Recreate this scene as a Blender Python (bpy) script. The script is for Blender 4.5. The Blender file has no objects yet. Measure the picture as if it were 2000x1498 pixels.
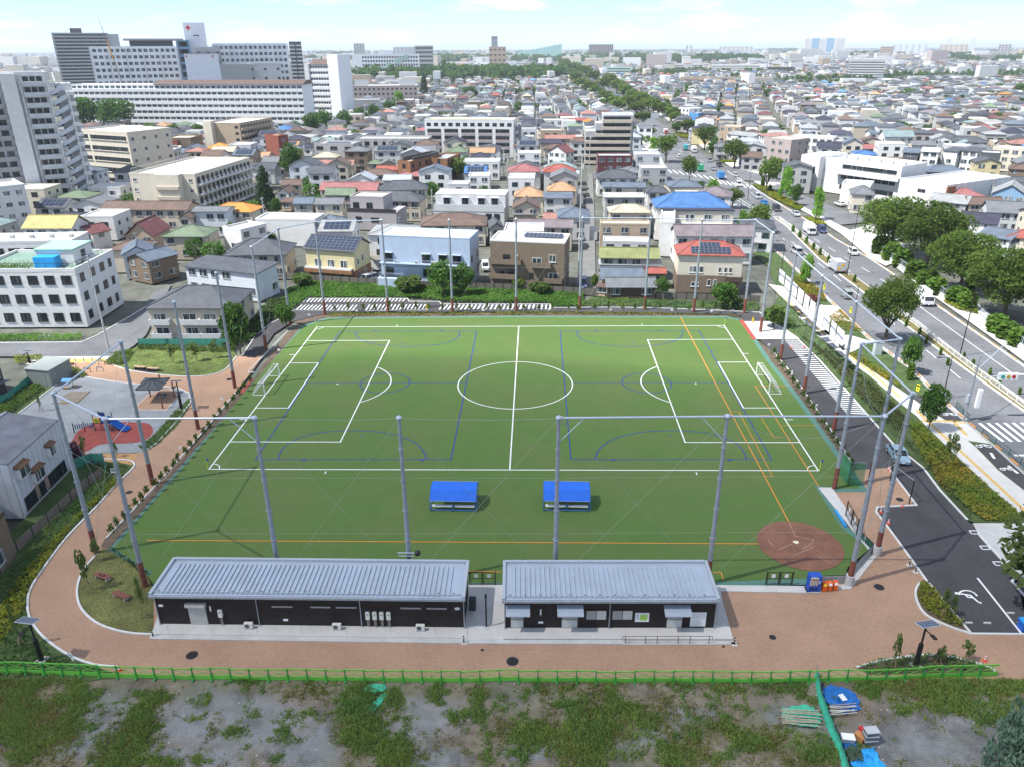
import bpy,math,random
import numpy as np
from mathutils import Vector,Matrix
sc=bpy.context.scene
COL=sc.collection
R=math.radians
rnd=random.Random(7)
CF=1490.65
CP=np.array([2.1316,-111.5683,49.1091])
def _rot(pi,ya,ro):
 fw=np.array([math.sin(ya)*math.cos(pi),math.cos(ya)*math.cos(pi),-math.sin(pi)])
 rt=np.array([math.cos(ya),-math.sin(ya),0.0]);up=np.cross(rt,fw)
 return np.array([math.cos(ro)*rt+math.sin(ro)*up,-math.sin(ro)*rt+math.cos(ro)*up,fw])
CR=_rot(.4141,-.0241,-.0052)
cam_d=bpy.data.cameras.new('camera');cam=bpy.data.objects.new('camera',cam_d);COL.objects.link(cam)
cam_d.sensor_width=36;cam_d.lens=CF/2000*36;cam_d.clip_start=.5;cam_d.clip_end=30000
cam.matrix_world=Matrix(((CR[0][0],CR[1][0],-CR[2][0],CP[0]),(CR[0][1],CR[1][1],-CR[2][1],CP[1]),(CR[0][2],CR[1][2],-CR[2][2],CP[2]),(0,0,0,1)))
sc.camera=cam
SUN_EL,SUN_AZ=R(57),R(249.5)
world=bpy.data.worlds.new('World');sc.world=world;world.use_nodes=True
nt=world.node_tree;nt.nodes.clear()
sky=nt.nodes.new('ShaderNodeTexSky');sky.sky_type='NISHITA';sky.sun_disc=False
sky.sun_elevation=SUN_EL;sky.sun_rotation=SUN_AZ;sky.altitude=50;sky.air_density=.5;sky.dust_density=.05;sky.ozone_density=5.5
tc=nt.nodes.new('ShaderNodeTexCoord')
mp=nt.nodes.new('ShaderNodeMapping');mp.inputs['Scale'].default_value=(5,5,26)
nz=nt.nodes.new('ShaderNodeTexNoise');nz.inputs['Scale'].default_value=1.5;nz.inputs['Detail'].default_value=7;nz.inputs['Roughness'].default_value=.55
cr=nt.nodes.new('ShaderNodeValToRGB');cr.color_ramp.elements[0].position=.50;cr.color_ramp.elements[1].position=.68
cr.color_ramp.elements[0].color=(.24,.24,.24,1);cr.color_ramp.elements[1].color=(.85,.85,.85,1)
mx=nt.nodes.new('ShaderNodeMix');mx.data_type='RGBA';mx.inputs[7].default_value=(6.9,7.6,8.8,1)
bg=nt.nodes.new('ShaderNodeBackground');bg.inputs['Strength'].default_value=.112
out=nt.nodes.new('ShaderNodeOutputWorld')
L=nt.links.new
L(tc.outputs['Generated'],mp.inputs['Vector']);L(mp.outputs[0],nz.inputs['Vector']);L(nz.outputs['Fac'],cr.inputs[0])
L(cr.outputs[0],mx.inputs[0]);L(sky.outputs[0],mx.inputs[6]);L(mx.outputs[2],bg.inputs['Color']);L(bg.outputs[0],out.inputs[0])
sl=bpy.data.lights.new('sun','SUN');sl.energy=4.7;sl.angle=R(.55);sl.color=(1,.975,.935)
so=bpy.data.objects.new('sun',sl);COL.objects.link(so)
sd=Vector((math.cos(SUN_EL)*math.sin(R(69.5)),math.cos(SUN_EL)*math.cos(R(69.5)),-math.sin(SUN_EL)))
so.rotation_euler=sd.to_track_quat('-Z','Y').to_euler()
sc.view_settings.view_transform='Standard';sc.view_settings.look='None'
sc.view_settings.exposure=.82;sc.view_settings.gamma=1;sc.view_settings.use_curve_mapping=False
sc.render.engine='CYCLES'
sc.cycles.max_bounces=5;sc.cycles.diffuse_bounces=2;sc.cycles.glossy_bounces=2;sc.cycles.transmission_bounces=2
sc.cycles.transparent_max_bounces=8;sc.cycles.volume_bounces=0;sc.cycles.caustics_reflective=False;sc.cycles.caustics_refractive=False
def G(x,y,z=0.0):
 d=CR.T@np.array([(x-1000)/CF,-(y-749)/CF,1.0]);t=(z-CP[2])/d[2];p=CP+t*d
 return(float(p[0]),float(p[1]),z)
def P(p):
 q=CR@(np.array(p,float)-CP);return(1000+CF*q[0]/q[2],749-CF*q[1]/q[2])
def PV(X,Y,Z=0.0):
 X=np.asarray(X,float)-CP[0];Y=np.asarray(Y,float)-CP[1];Z=np.asarray(Z,float)-CP[2]
 a=CR[0][0]*X+CR[0][1]*Y+CR[0][2]*Z;b=CR[1][0]*X+CR[1][1]*Y+CR[1][2]*Z;c=CR[2][0]*X+CR[2][1]*Y+CR[2][2]*Z
 c=np.where(c<1,1,c);return 1000+CF*a/c,749-CF*b/c
def HT(bx,by,ty):
 b=G(bx,by);lo,hi=0.,200.
 for _ in range(40):
  m=(lo+hi)/2
  if P((b[0],b[1],m))[1]>ty:lo=m
  else:hi=m
 return lo
def PPM(x,y):
 a=G(x-10,y);b=G(x+10,y);return 20/math.hypot(a[0]-b[0],a[1]-b[1])
_C1=np.array([3.5529,-112.5936,50.4442]);_R1=_rot(.4204,-.036,-.0159)
def FLD(X,Y):
 q=_R1@(np.array([X,Y,0.0])-_C1);g=G(1000+1506.12*q[0]/q[2],749-1506.12*q[1]/q[2]);return(g[0],g[1])
MATS={}
def _new(name):
 m=bpy.data.materials.new(name);m.use_nodes=True;n=m.node_tree.nodes;b=n['Principled BSDF'];return m,m.node_tree,b
def _n(t,k,**kw):
 o=t.nodes.new(k)
 for a,v in kw.items():setattr(o,a,v)
 return o
def mat(name,col,rough=.8,var=.18,scale=1.5,metal=0.0,rv=0.0,bump=0.0,kind=None,sp=.5,sp2=.3,col2=None,spec=.3,coord='Object',fine=0.0):
 """base colour with noise; kind adds ribs / tiles / bricks laid out in metres on the UVs"""
 if name in MATS:return MATS[name]
 m,t,b=_new(name);l=t.links.new
 b.inputs['Roughness'].default_value=rough;b.inputs['Metallic'].default_value=metal
 b.inputs['Specular IOR Level'].default_value=spec
 co=_n(t,'ShaderNodeTexCoord');c4=(*col,1)
 hv=_n(t,'ShaderNodeHueSaturation');hv.inputs['Color'].default_value=c4
 src=None
 if kind=='attr':
  at=_n(t,'ShaderNodeVertexColor',layer_name='Col');l(at.outputs[0],hv.inputs['Color'])
 no=_n(t,'ShaderNodeTexNoise');no.inputs['Scale'].default_value=scale;no.inputs['Detail'].default_value=5;no.inputs['Roughness'].default_value=.6
 l(co.outputs[coord],no.inputs['Vector'])
 mr=_n(t,'ShaderNodeMapRange');mr.inputs[1].default_value=.3;mr.inputs[2].default_value=.7
 mr.inputs[3].default_value=1-var;mr.inputs[4].default_value=1+var;l(no.outputs['Fac'],mr.inputs[0])
 val=mr.outputs[0]
 if fine:
  n2=_n(t,'ShaderNodeTexNoise');n2.inputs['Scale'].default_value=scale*14;n2.inputs['Detail'].default_value=3
  l(co.outputs[coord],n2.inputs['Vector'])
  m2=_n(t,'ShaderNodeMapRange');m2.inputs[1].default_value=.3;m2.inputs[2].default_value=.7;m2.inputs[3].default_value=1-fine;m2.inputs[4].default_value=1+fine
  l(n2.outputs['Fac'],m2.inputs[0]);mu=_n(t,'ShaderNodeMath',operation='MULTIPLY');l(val,mu.inputs[0]);l(m2.outputs[0],mu.inputs[1]);val=mu.outputs[0]
 if rv:
  oi=_n(t,'ShaderNodeObjectInfo');m3=_n(t,'ShaderNodeMapRange');m3.inputs[3].default_value=1-rv;m3.inputs[4].default_value=1+rv
  l(oi.outputs['Random'],m3.inputs[0]);mu=_n(t,'ShaderNodeMath',operation='MULTIPLY');l(val,mu.inputs[0]);l(m3.outputs[0],mu.inputs[1]);val=mu.outputs[0]
 hgt=None
 if kind in('rib','tile','siding','brick','paver'):
  uv=co.outputs['UV']
  if kind in('brick','paver'):
   br=_n(t,'ShaderNodeTexBrick');br.inputs['Scale'].default_value=1;br.inputs['Brick Width'].default_value=sp;br.inputs['Row Height'].default_value=sp2
   br.inputs['Mortar Size'].default_value=.012 if kind=='brick' else.008;br.inputs['Mortar Smooth'].default_value=.3
   c2=col2 or tuple(c*.8 for c in col)
   br.inputs['Color1'].default_value=c4;br.inputs['Color2'].default_value=(*c2,1);br.inputs['Mortar'].default_value=(*[c*.62+.02 for c in col],1)
   l(uv,br.inputs['Vector']);l(br.outputs['Color'],hv.inputs['Color'])
  else:
   sx=_n(t,'ShaderNodeSeparateXYZ');l(uv,sx.inputs[0])
   def saw(o,s):
    d=_n(t,'ShaderNodeMath',operation='DIVIDE');l(o,d.inputs[0]);d.inputs[1].default_value=s
    f=_n(t,'ShaderNodeMath',operation='FRACT');l(d.outputs[0],f.inputs[0]);return f.outputs[0]
   def dark(o,lo,amt):
    g=_n(t,'ShaderNodeMath',operation='GREATER_THAN');l(o,g.inputs[0]);g.inputs[1].default_value=lo
    k=_n(t,'ShaderNodeMapRange');k.inputs[3].default_value=1;k.inputs[4].default_value=amt;l(g.outputs[0],k.inputs[0])
    nonlocal val
    mm=_n(t,'ShaderNodeMath',operation='MULTIPLY');l(val,mm.inputs[0]);l(k.outputs[0],mm.inputs[1]);val=mm.outputs[0]
    return g.outputs[0]
   a=saw(sx.outputs[0],sp)
   g1=dark(a,.82,.80 if kind!='tile' else.72)
   hgt=g1
   if kind=='tile':dark(saw(sx.outputs[1],sp2),.84,.82)
 l(val,hv.inputs['Value']);l(hv.outputs[0],b.inputs['Base Color'])
 if hgt is not None:
  bp=_n(t,'ShaderNodeBump');bp.inputs['Strength'].default_value=.6;bp.inputs['Distance'].default_value=.05;l(hgt,bp.inputs['Height']);l(bp.outputs[0],b.inputs['Normal'])
 elif bump:
  bp=_n(t,'ShaderNodeBump');bp.inputs['Strength'].default_value=bump;bp.inputs['Distance'].default_value=.05;l(no.outputs['Fac'],bp.inputs['Height']);l(bp.outputs[0],b.inputs['Normal'])
 MATS[name]=m;return m
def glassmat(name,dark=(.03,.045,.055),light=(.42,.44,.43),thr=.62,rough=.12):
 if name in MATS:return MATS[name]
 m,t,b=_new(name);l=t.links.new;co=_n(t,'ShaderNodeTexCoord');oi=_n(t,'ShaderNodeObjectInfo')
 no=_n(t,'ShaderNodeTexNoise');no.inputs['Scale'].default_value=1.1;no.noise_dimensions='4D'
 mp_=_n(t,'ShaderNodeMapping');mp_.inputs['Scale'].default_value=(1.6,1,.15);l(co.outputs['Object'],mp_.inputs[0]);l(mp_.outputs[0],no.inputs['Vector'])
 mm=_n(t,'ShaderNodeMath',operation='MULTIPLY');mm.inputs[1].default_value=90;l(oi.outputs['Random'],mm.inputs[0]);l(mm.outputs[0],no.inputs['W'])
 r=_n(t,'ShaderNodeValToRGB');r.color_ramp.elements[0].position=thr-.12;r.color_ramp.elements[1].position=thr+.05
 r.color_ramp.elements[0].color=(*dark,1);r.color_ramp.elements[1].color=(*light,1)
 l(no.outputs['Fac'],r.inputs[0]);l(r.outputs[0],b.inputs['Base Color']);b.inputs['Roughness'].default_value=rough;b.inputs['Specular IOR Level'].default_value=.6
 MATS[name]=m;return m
def leafmat(name,col,col2,rv=.22,trans=.48):
 col=tuple(c*1.55 for c in col);col2=tuple(c*1.45 for c in col2)
 if name in MATS:return MATS[name]
 m,t,b=_new(name);l=t.links.new;b.inputs['Roughness'].default_value=.75;b.inputs['Specular IOR Level'].default_value=.2
 at=_n(t,'ShaderNodeVertexColor',layer_name='Col');oi=_n(t,'ShaderNodeObjectInfo')
 mx_=_n(t,'ShaderNodeMix',data_type='RGBA');mx_.inputs[6].default_value=(*col,1);mx_.inputs[7].default_value=(*col2,1);l(at.outputs[0],mx_.inputs[0])
 hv=_n(t,'ShaderNodeHueSaturation');l(mx_.outputs[2],hv.inputs['Color'])
 mr=_n(t,'ShaderNodeMapRange');mr.inputs[3].default_value=1-rv;mr.inputs[4].default_value=1+rv;l(oi.outputs['Random'],mr.inputs[0]);l(mr.outputs[0],hv.inputs['Value'])
 l(hv.outputs[0],b.inputs['Base Color'])
 tr=_n(t,'ShaderNodeBsdfTranslucent');l(hv.outputs[0],tr.inputs['Color']);ms=_n(t,'ShaderNodeMixShader');ms.inputs[0].default_value=trans
 l(b.outputs[0],ms.inputs[1]);l(tr.outputs[0],ms.inputs[2]);l(ms.outputs[0],t.nodes['Material Output'].inputs['Surface'])
 MATS[name]=m;return m
def set_uv(me):
 n=len(me.polygons)
 if not n:return
 N=np.empty(n*3,np.float32);me.polygons.foreach_get('normal',N);N=N.reshape(-1,3)
 lt=np.empty(n,np.int32);me.polygons.foreach_get('loop_total',lt)
 vi=np.empty(len(me.loops),np.int32);me.loops.foreach_get('vertex_index',vi)
 co=np.empty(len(me.vertices)*3,np.float32);me.vertices.foreach_get('co',co);co=co.reshape(-1,3)
 T=np.stack([-N[:,1],N[:,0],np.zeros(n)],1);ln=np.linalg.norm(T,axis=1);up=ln<.05
 T[up]=(1,0,0);T[~up]/=ln[~up,None];Bt=np.cross(N,T)
 pi=np.repeat(np.arange(n),lt);p=co[vi]
 uv=np.stack([(p*T[pi]).sum(1),(p*Bt[pi]).sum(1)],1).astype(np.float32)
 me.uv_layers.new(name='UVMap').data.foreach_set('uv',uv.ravel())
def mesh_np(name,V,Fq,mats,mi=None,col=None,smooth=False,uv=False):
 """V (n,3), Fq (m,k) equal-sided faces, col (m,) or (m,3) per face"""
 me=bpy.data.meshes.new(name);V=np.asarray(V,np.float32);Fq=np.asarray(Fq,np.int32);m,k=Fq.shape
 me.vertices.add(len(V));me.vertices.foreach_set('co',V.ravel())
 me.loops.add(m*k);me.loops.foreach_set('vertex_index',Fq.ravel())
 me.polygons.add(m);me.polygons.foreach_set('loop_start',np.arange(0,m*k,k,dtype=np.int32))
 try:me.polygons.foreach_set('loop_total',np.full(m,k,np.int32))
 except Exception:pass
 for a in mats:me.materials.append(a)
 if mi is not None:me.polygons.foreach_set('material_index',np.asarray(mi,np.int32))
 if col is not None:
  col=np.asarray(col,np.float32)
  if col.ndim==1:col=np.stack([col]*3,1)
  c4=np.concatenate([col,np.ones((m,1),np.float32)],1);c4=np.repeat(c4,k,0)
  ca=me.color_attributes.new('Col','FLOAT_COLOR','CORNER');ca.data.foreach_set('color',c4.astype(np.float32).ravel())
 me.update(calc_edges=True)
 me.polygons.foreach_set('use_smooth',np.full(m,bool(smooth)))
 if uv:set_uv(me)
 return me
def link(name,me,parent=None,loc=None,rz=0.0,kind=None):
 o=bpy.data.objects.new(name,me);COL.objects.link(o)
 if parent is not None:o.parent=parent
 if loc is not None:o.location=loc
 if rz:o.rotation_euler=(0,0,rz)
 if kind:o['kind']=kind
 return o
class MB:
 def __init__(s):s.v=[];s.f=[];s.m=[]
 def poly(s,pts,m=0):
  i=len(s.v);s.v+=[tuple(p)for p in pts];s.f.append(tuple(range(i,i+len(pts))));s.m.append(m);return s
 def box(s,x0,x1,y0,y1,z0,z1,m=0):
  i=len(s.v);s.v+=[(x,y,z)for z in(z0,z1)for y in(y0,y1)for x in(x0,x1)]
  for f in((0,2,3,1),(4,5,7,6),(0,1,5,4),(2,6,7,3),(0,4,6,2),(1,3,7,5)):s.f.append(tuple(i+k for k in f));s.m.append(m)
  return s
 def bar(s,p,q,w,h=None,m=0):
  """square bar between two points"""
  p=Vector(p);q=Vector(q);d=(q-p);L_=d.length
  if L_<1e-6:return s
  d.normalize();u=d.cross(Vector((0,0,1)));u=Vector((1,0,0))if u.length<1e-3 else u.normalized();n=u.cross(d);h=h or w
  i=len(s.v)
  for c in(p,q):
   for a,b in((-1,-1),(1,-1),(1,1),(-1,1)):s.v.append(tuple(c+u*a*w/2+n*b*h/2))
  for f in((3,2,1,0),(4,5,6,7),(0,1,5,4),(1,2,6,5),(2,3,7,6),(3,0,4,7)):s.f.append(tuple(i+k for k in f));s.m.append(m)
  return s
 def tube(s,p,q,r,r2=None,n=10,m=0,cap=True):
  p=Vector(p);q=Vector(q);d=(q-p)
  if d.length<1e-6:return s
  d.normalize();r2=r if r2 is None else r2
  u=d.cross(Vector((0,0,1)));u=Vector((1,0,0))if u.length<1e-3 else u.normalized();w=d.cross(u);i=len(s.v)
  for c,rr in((p,r),(q,r2)):
   for k in range(n):
    a=2*math.pi*k/n;s.v.append(tuple(c+u*math.cos(a)*rr+w*math.sin(a)*rr))
  for k in range(n):s.f.append((i+k,i+(k+1)%n,i+n+(k+1)%n,i+n+k));s.m.append(m)
  if cap:s.f.append(tuple(i+k for k in range(n-1,-1,-1)));s.f.append(tuple(i+n+k for k in range(n)));s.m+=[m,m]
  return s
 def path(s,pts,r,n=8,m=0):
  for a,b in zip(pts,pts[1:]):s.tube(a,b,r,None,n,m)
  return s
 def lathe(s,prof,n=14,c=(0,0,0),m=0):
  i=len(s.v)
  for r,z in prof:
   for k in range(n):a=2*math.pi*k/n;s.v.append((c[0]+r*math.cos(a),c[1]+r*math.sin(a),c[2]+z))
  for j in range(len(prof)-1):
   for k in range(n):s.f.append((i+j*n+k,i+j*n+(k+1)%n,i+(j+1)*n+(k+1)%n,i+(j+1)*n+k));s.m.append(m)
  s.f.append(tuple(i+k for k in range(n-1,-1,-1)));s.f.append(tuple(i+(len(prof)-1)*n+k for k in range(n)));s.m+=[m,m]
  return s
 def prism(s,pts,z0,z1,m=0,ms=None):
  """horizontal outline extruded upwards"""
  a=sum(p[0]*q[1]-q[0]*p[1]for p,q in zip(pts,pts[1:]+pts[:1]))
  if a<0:pts=pts[::-1]
  n=len(pts);i=len(s.v);s.v+=[(p[0],p[1],z0)for p in pts]+[(p[0],p[1],z1)for p in pts]
  s.f.append(tuple(i+k for k in range(n-1,-1,-1)));s.f.append(tuple(i+n+k for k in range(n)));s.m+=[m,m]
  for k in range(n):s.f.append((i+k,i+(k+1)%n,i+n+(k+1)%n,i+n+k));s.m.append(m if ms is None else ms)
  return s
 def side(s,prof,x0,x1,m=0,axis='x'):
  """outline in (y,z) extruded along x (or in (x,z) along y)"""
  a=sum(p[0]*q[1]-q[0]*p[1]for p,q in zip(prof,prof[1:]+prof[:1]))
  pr=prof if a>0 else prof[::-1];n=len(pr);i=len(s.v)
  if axis=='x':s.v+=[(x0,y,z)for y,z in pr]+[(x1,y,z)for y,z in pr]
  else:s.v+=[(y,x1,z)for y,z in pr]+[(y,x0,z)for y,z in pr]
  s.f.append(tuple(i+k for k in range(n-1,-1,-1)));s.f.append(tuple(i+n+k for k in range(n)));s.m+=[m,m]
  for k in range(n):s.f.append((i+k,i+(k+1)%n,i+n+(k+1)%n,i+n+k));s.m.append(m)
  return s
 def mesh(s,name,mats,uv=True,smooth=False):
  me=bpy.data.meshes.new(name);me.from_pydata(s.v,[],s.f)
  for a in(mats if isinstance(mats,(list,tuple))else[mats]):me.materials.append(a)
  me.polygons.foreach_set('material_index',s.m)
  if smooth:me.polygons.foreach_set('use_smooth',[True]*len(s.f))
  me.update()
  if uv:set_uv(me)
  return me
 def build(s,name,mats,parent=None,loc=None,rz=0.0,kind=None,uv=True,smooth=False):
  return link(name,s.mesh(name,mats,uv,smooth),parent,loc,rz,kind)
def tag(o,label,cat=None,group=None,kind=None):
 o['label']=label
 if cat:o['category']=cat
 if group:o['group']=group
 if kind:o['kind']=kind
 return o
THINGS=[]
def thing(name,label,cat,loc=(0,0,0),rz=0.0,group=None):
 o=bpy.data.objects.new(name,None);o.empty_display_size=.3;COL.objects.link(o);o.location=loc;o.rotation_euler=(0,0,rz)
 THINGS.append(o);return tag(o,label,cat,group)
def copy_tree(o,loc,rz=0.0,label=None,group=None,scale=None):
 c=o.copy();COL.objects.link(c);c.location=loc;c.rotation_euler=(0,0,rz);c.parent=None
 if scale:c.scale=scale
 if label:c['label']=label
 if group:c['group']=group
 for ch in KIDS(o):
  d=ch.copy();COL.objects.link(d);d.parent=c
  for g in KIDS(ch):e=g.copy();COL.objects.link(e);e.parent=d
 THINGS.append(c);return c
_kc={}
def KIDS(o):
 if o.name not in _kc:_kc[o.name]=list(o.children)
 return _kc[o.name]
ORD=['first','second','third','fourth','fifth','sixth','seventh','eighth','ninth','tenth','eleventh','twelfth','thirteenth','fourteenth','fifteenth','sixteenth','seventeenth','eighteenth','nineteenth','twentieth']
def ordw(n):
 if n<20:return ORD[n]
 t=['','','twenty','thirty','forty','fifty','sixty','seventy','eighty','ninety'][(n+1)//10]if n<99 else 'hundredth'
 r=(n+1)%10;return t+'-'+ORD[r-1]if r else t[:-1]+'ieth'
galv=mat('galvanised_steel',(.33,.36,.40),.5,.16,2.5,metal=.35,rv=.05)
galv_l=mat('bright_steel_tube',(.52,.58,.66),.35,.06,2,metal=.35)
redbrown=mat('red_brown_paint',(.20,.065,.045),.7,.25,2)
blackm=mat('black_metal',(.018,.017,.018),.5,.2,3)
dkbrown=mat('dark_brown_metal',(.035,.025,.022),.5,.2,3)
white=mat('white_paint',(.80,.80,.79),.6,.06,1.2)
linew=mat('white_line',(.72,.74,.73),.8,.12,2)
conc=mat('concrete',(.47,.47,.455),.9,.12,.6,fine=.06)
conc_l=mat('light_concrete',(.52,.51,.485),.9,.08,.6,fine=.05)
conc_d=mat('dark_concrete',(.27,.27,.27),.9,.2,.8,fine=.08)
asph=mat('asphalt',(.142,.146,.154),.92,.22,.12,fine=.12)
asph_n=mat('new_asphalt',(.062,.060,.064),.9,.20,.2,fine=.12)
kerbm=mat('kerb_stone',(.60,.60,.58),.85,.1,1.5)
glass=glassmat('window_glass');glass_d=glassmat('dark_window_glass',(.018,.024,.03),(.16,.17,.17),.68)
alu=mat('aluminium_frame',(.50,.51,.52),.45,.05,3,metal=.3);frame_w=mat('white_frame',(.74,.74,.73),.5,.04,3);frame_d=mat('dark_frame',(.045,.042,.042),.5,.1,3)
solar_m=mat('solar_cell',(.022,.032,.060),.22,.15,3,spec=.6,kind='siding',sp=.32);solar_f=mat('solar_frame',(.30,.33,.38),.4,.05,3,metal=.4)
def g2(pts):return[G(x,y)[:2]for x,y in pts]
def sheet(name,px,z,m,world_=False,label=None,kind='structure',h=0.0):
 pts=px if world_ else g2(px)
 a=sum(p[0]*q[1]-q[0]*p[1]for p,q in zip(pts,pts[1:]+pts[:1]))
 if a<0:pts=pts[::-1]
 b=MB()
 if h:b.prism(list(pts),z-h,z)
 else:b.poly([(p[0],p[1],z)for p in pts])
 o=b.build(name,m,kind=kind)
 if label:o['label']=label
 return o
def ribbon(b,pts,w,z,m=0,h=0.0,closed=False,off=0.0):
 """flat (or kerb-like, h>0) strip along a world polyline with mitred joints"""
 P_=[Vector((p[0],p[1]))for p in pts];n=len(P_);Lf=[];Rt=[]
 for i in range(n):
  a=P_[i-1]if(i or closed)else P_[i];c=P_[(i+1)%n]if(i<n-1 or closed)else P_[i]
  d1=(P_[i]-a);d2=(c-P_[i]);d1=d1.normalized()if d1.length>1e-6 else None;d2=d2.normalized()if d2.length>1e-6 else None
  d=(d1+d2)if d1 and d2 else(d1 or d2);d=d.normalized()if d.length>1e-6 else d2
  nn=Vector((-d.y,d.x));k=1/max(.4,nn.dot(Vector((-d2.y,d2.x))if d2 else nn))
  Lf.append(P_[i]+nn*(off+w/2)*k);Rt.append(P_[i]+nn*(off-w/2)*k)
 rng=range(n if closed else n-1)
 for i in rng:
  j=(i+1)%n;A,B_,C_,D=Rt[i],Rt[j],Lf[j],Lf[i]
  if h:
   for q in(((A,z),(B_,z),(C_,z),(D,z)),((A,z-h),(B_,z-h),(B_,z),(A,z)),((C_,z-h),(D,z-h),(D,z),(C_,z))):b.poly([(p.x,p.y,zz)for p,zz in q],m)
  else:b.poly([(A.x,A.y,z),(B_.x,B_.y,z),(C_.x,C_.y,z),(D.x,D.y,z)],m)
 return b
def curve_px(pts,n=6):
 """Catmull-Rom through photo pixels"""
 o=[];p=[pts[0]]+list(pts)+[pts[-1]]
 for i in range(1,len(p)-2):
  for k in range(n):
   t=k/n;o.append(tuple(.5*((2*p[i][c])+(-p[i-1][c]+p[i+1][c])*t+(2*p[i-1][c]-5*p[i][c]+4*p[i+1][c]-p[i+2][c])*t*t+(-p[i-1][c]+3*p[i][c]-3*p[i+1][c]+p[i+2][c])*t**3)for c in(0,1)))
 o.append(tuple(pts[-1]));return o
def kerb(name,px,w=.16,h=.12,m=None,smooth=0,closed=False):
 pts=curve_px(px,smooth)if smooth else px
 o=ribbon(MB(),g2(pts),w,h,0,h,closed).build(name,m or kerbm,kind='structure');return o
gm=mat('town_ground',(.11,.115,.095),.95,.35,.02,fine=.3)
n=48;b=MB();ring=[(22000*math.cos(2*math.pi*k/n),22000*math.sin(2*math.pi*k/n),-.35)for k in range(n)]
b.poly(ring);b.build('ground',gm,kind='structure')
soil=mat('soil',(.12,.088,.062),.95,.3,.7,bump=.3,fine=.2)
grass_g=mat('lawn_grass',(.10,.135,.035),.95,.38,.5,bump=.3,fine=.3)
grass_d=mat('verge_grass',(.060,.095,.030),.95,.35,.6,bump=.3,fine=.3)
turf=mat('artificial_turf',(.085,.158,.036),.93,.05,.4,fine=.12)
t_=turf.node_tree;hv=[x for x in t_.nodes if x.bl_idname=='ShaderNodeHueSaturation'][0]
co=_n(t_,'ShaderNodeTexCoord');mpp=_n(t_,'ShaderNodeMapping');mpp.inputs['Scale'].default_value=(.015,.75,1)
n3=_n(t_,'ShaderNodeTexNoise');n3.inputs['Scale'].default_value=1;n3.inputs['Detail'].default_value=4
mxx=_n(t_,'ShaderNodeMix',data_type='RGBA');mxx.inputs[6].default_value=(.080,.148,.033,1);mxx.inputs[7].default_value=(.096,.144,.040,1)
rr=_n(t_,'ShaderNodeMapRange');rr.inputs[1].default_value=.38;rr.inputs[2].default_value=.62
n5=_n(t_,'ShaderNodeTexNoise');n5.inputs['Scale'].default_value=.09;n5.inputs['Detail'].default_value=4;t_.links.new(co.outputs['Object'],n5.inputs['Vector'])
ad=_n(t_,'ShaderNodeMath',operation='ADD');ad.inputs[1].default_value=-.5
t_.links.new(co.outputs['Object'],mpp.inputs[0]);t_.links.new(mpp.outputs[0],n3.inputs['Vector'])
hf=_n(t_,'ShaderNodeMath',operation='MULTIPLY_ADD');hf.inputs[1].default_value=.5;t_.links.new(n3.outputs['Fac'],hf.inputs[0]);t_.links.new(n5.outputs['Fac'],hf.inputs[2]);t_.links.new(hf.outputs[0],ad.inputs[0]);
ad.inputs[1].default_value=-.25
t_.links.new(ad.outputs[0],rr.inputs[0]);t_.links.new(rr.outputs[0],mxx.inputs[0]);t_.links.new(mxx.outputs[2],hv.inputs['Color'])
TURF=[(590,638),(640,622),(1000,618.5),(1418,619.5),(1449,626),(1500,703),(1560,780),(1634,885),(1688,957),(1628,957),(1600,951),(1650,1030),(1702,1068),(1655,1108),(1650,1135),(1400,1143),(300,1143),(285,1118),(213,1072),(400,856)]
sheet('sports_pitch',TURF,.004,turf,label='green artificial turf pitch inside the tall pole fence')
teal=mat('teal_turf_border',(.085,.19,.155),.9,.12,.8,fine=.1);redt=mat('red_turf_border',(.33,.07,.05),.9,.12,.8)
b=MB()
def inner(px,w=.75,z=.008,m=0):ribbon(b,g2(px),w,z,m)
inner([(470,768),(400,856),(213,1072),(290,1122)],.8)
inner([(497,738),(590,638),(640,622),(1000,618.5),(1418,619.5),(1447,625)],.8)
inner([(1474,664),(1500,703),(1560,780),(1634,885),(1688,957),(1628,957),(1600,951),(1650,1030),(1700,1067)],.8)
inner([(1400,1141),(1648,1133)],.9);inner([(915,1143),(980,1143)],.9)
inner([(470,768),(497,738)],.8,.008,1);inner([(1447,625),(1474,664)],.8,.008,1)
b.build('pitch_border',[teal,redt],kind='structure')
def fl(b,pts,w,z,m=0):ribbon(b,[FLD(*p)for p in pts],w,z,m)
def arc(cx,cy,r,a0,a1,n=24,ry=None):return[(cx+r*math.cos(R(a0+(a1-a0)*k/n)),cy+(ry or r)*math.sin(R(a0+(a1-a0)*k/n)))for k in range(n+1)]
LX,LY=39.08,26.91
b=MB();W_=.17
fl(b,[(-LX-W_/2,LY),(LX+W_/2,LY)],W_,.020);fl(b,[(-LX-W_/2,-LY),(LX+W_/2,-LY)],W_,.020)
fl(b,[(-LX,-LY),(-LX,LY)],W_,.024);fl(b,[(LX,-LY),(LX,LY)],W_,.024);fl(b,[(0,-LY),(0,LY)],W_,.024)
ribbon(b,[FLD(*p)for p in arc(0,0,9.15,0,357,63)],W_,.028,closed=True)
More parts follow.
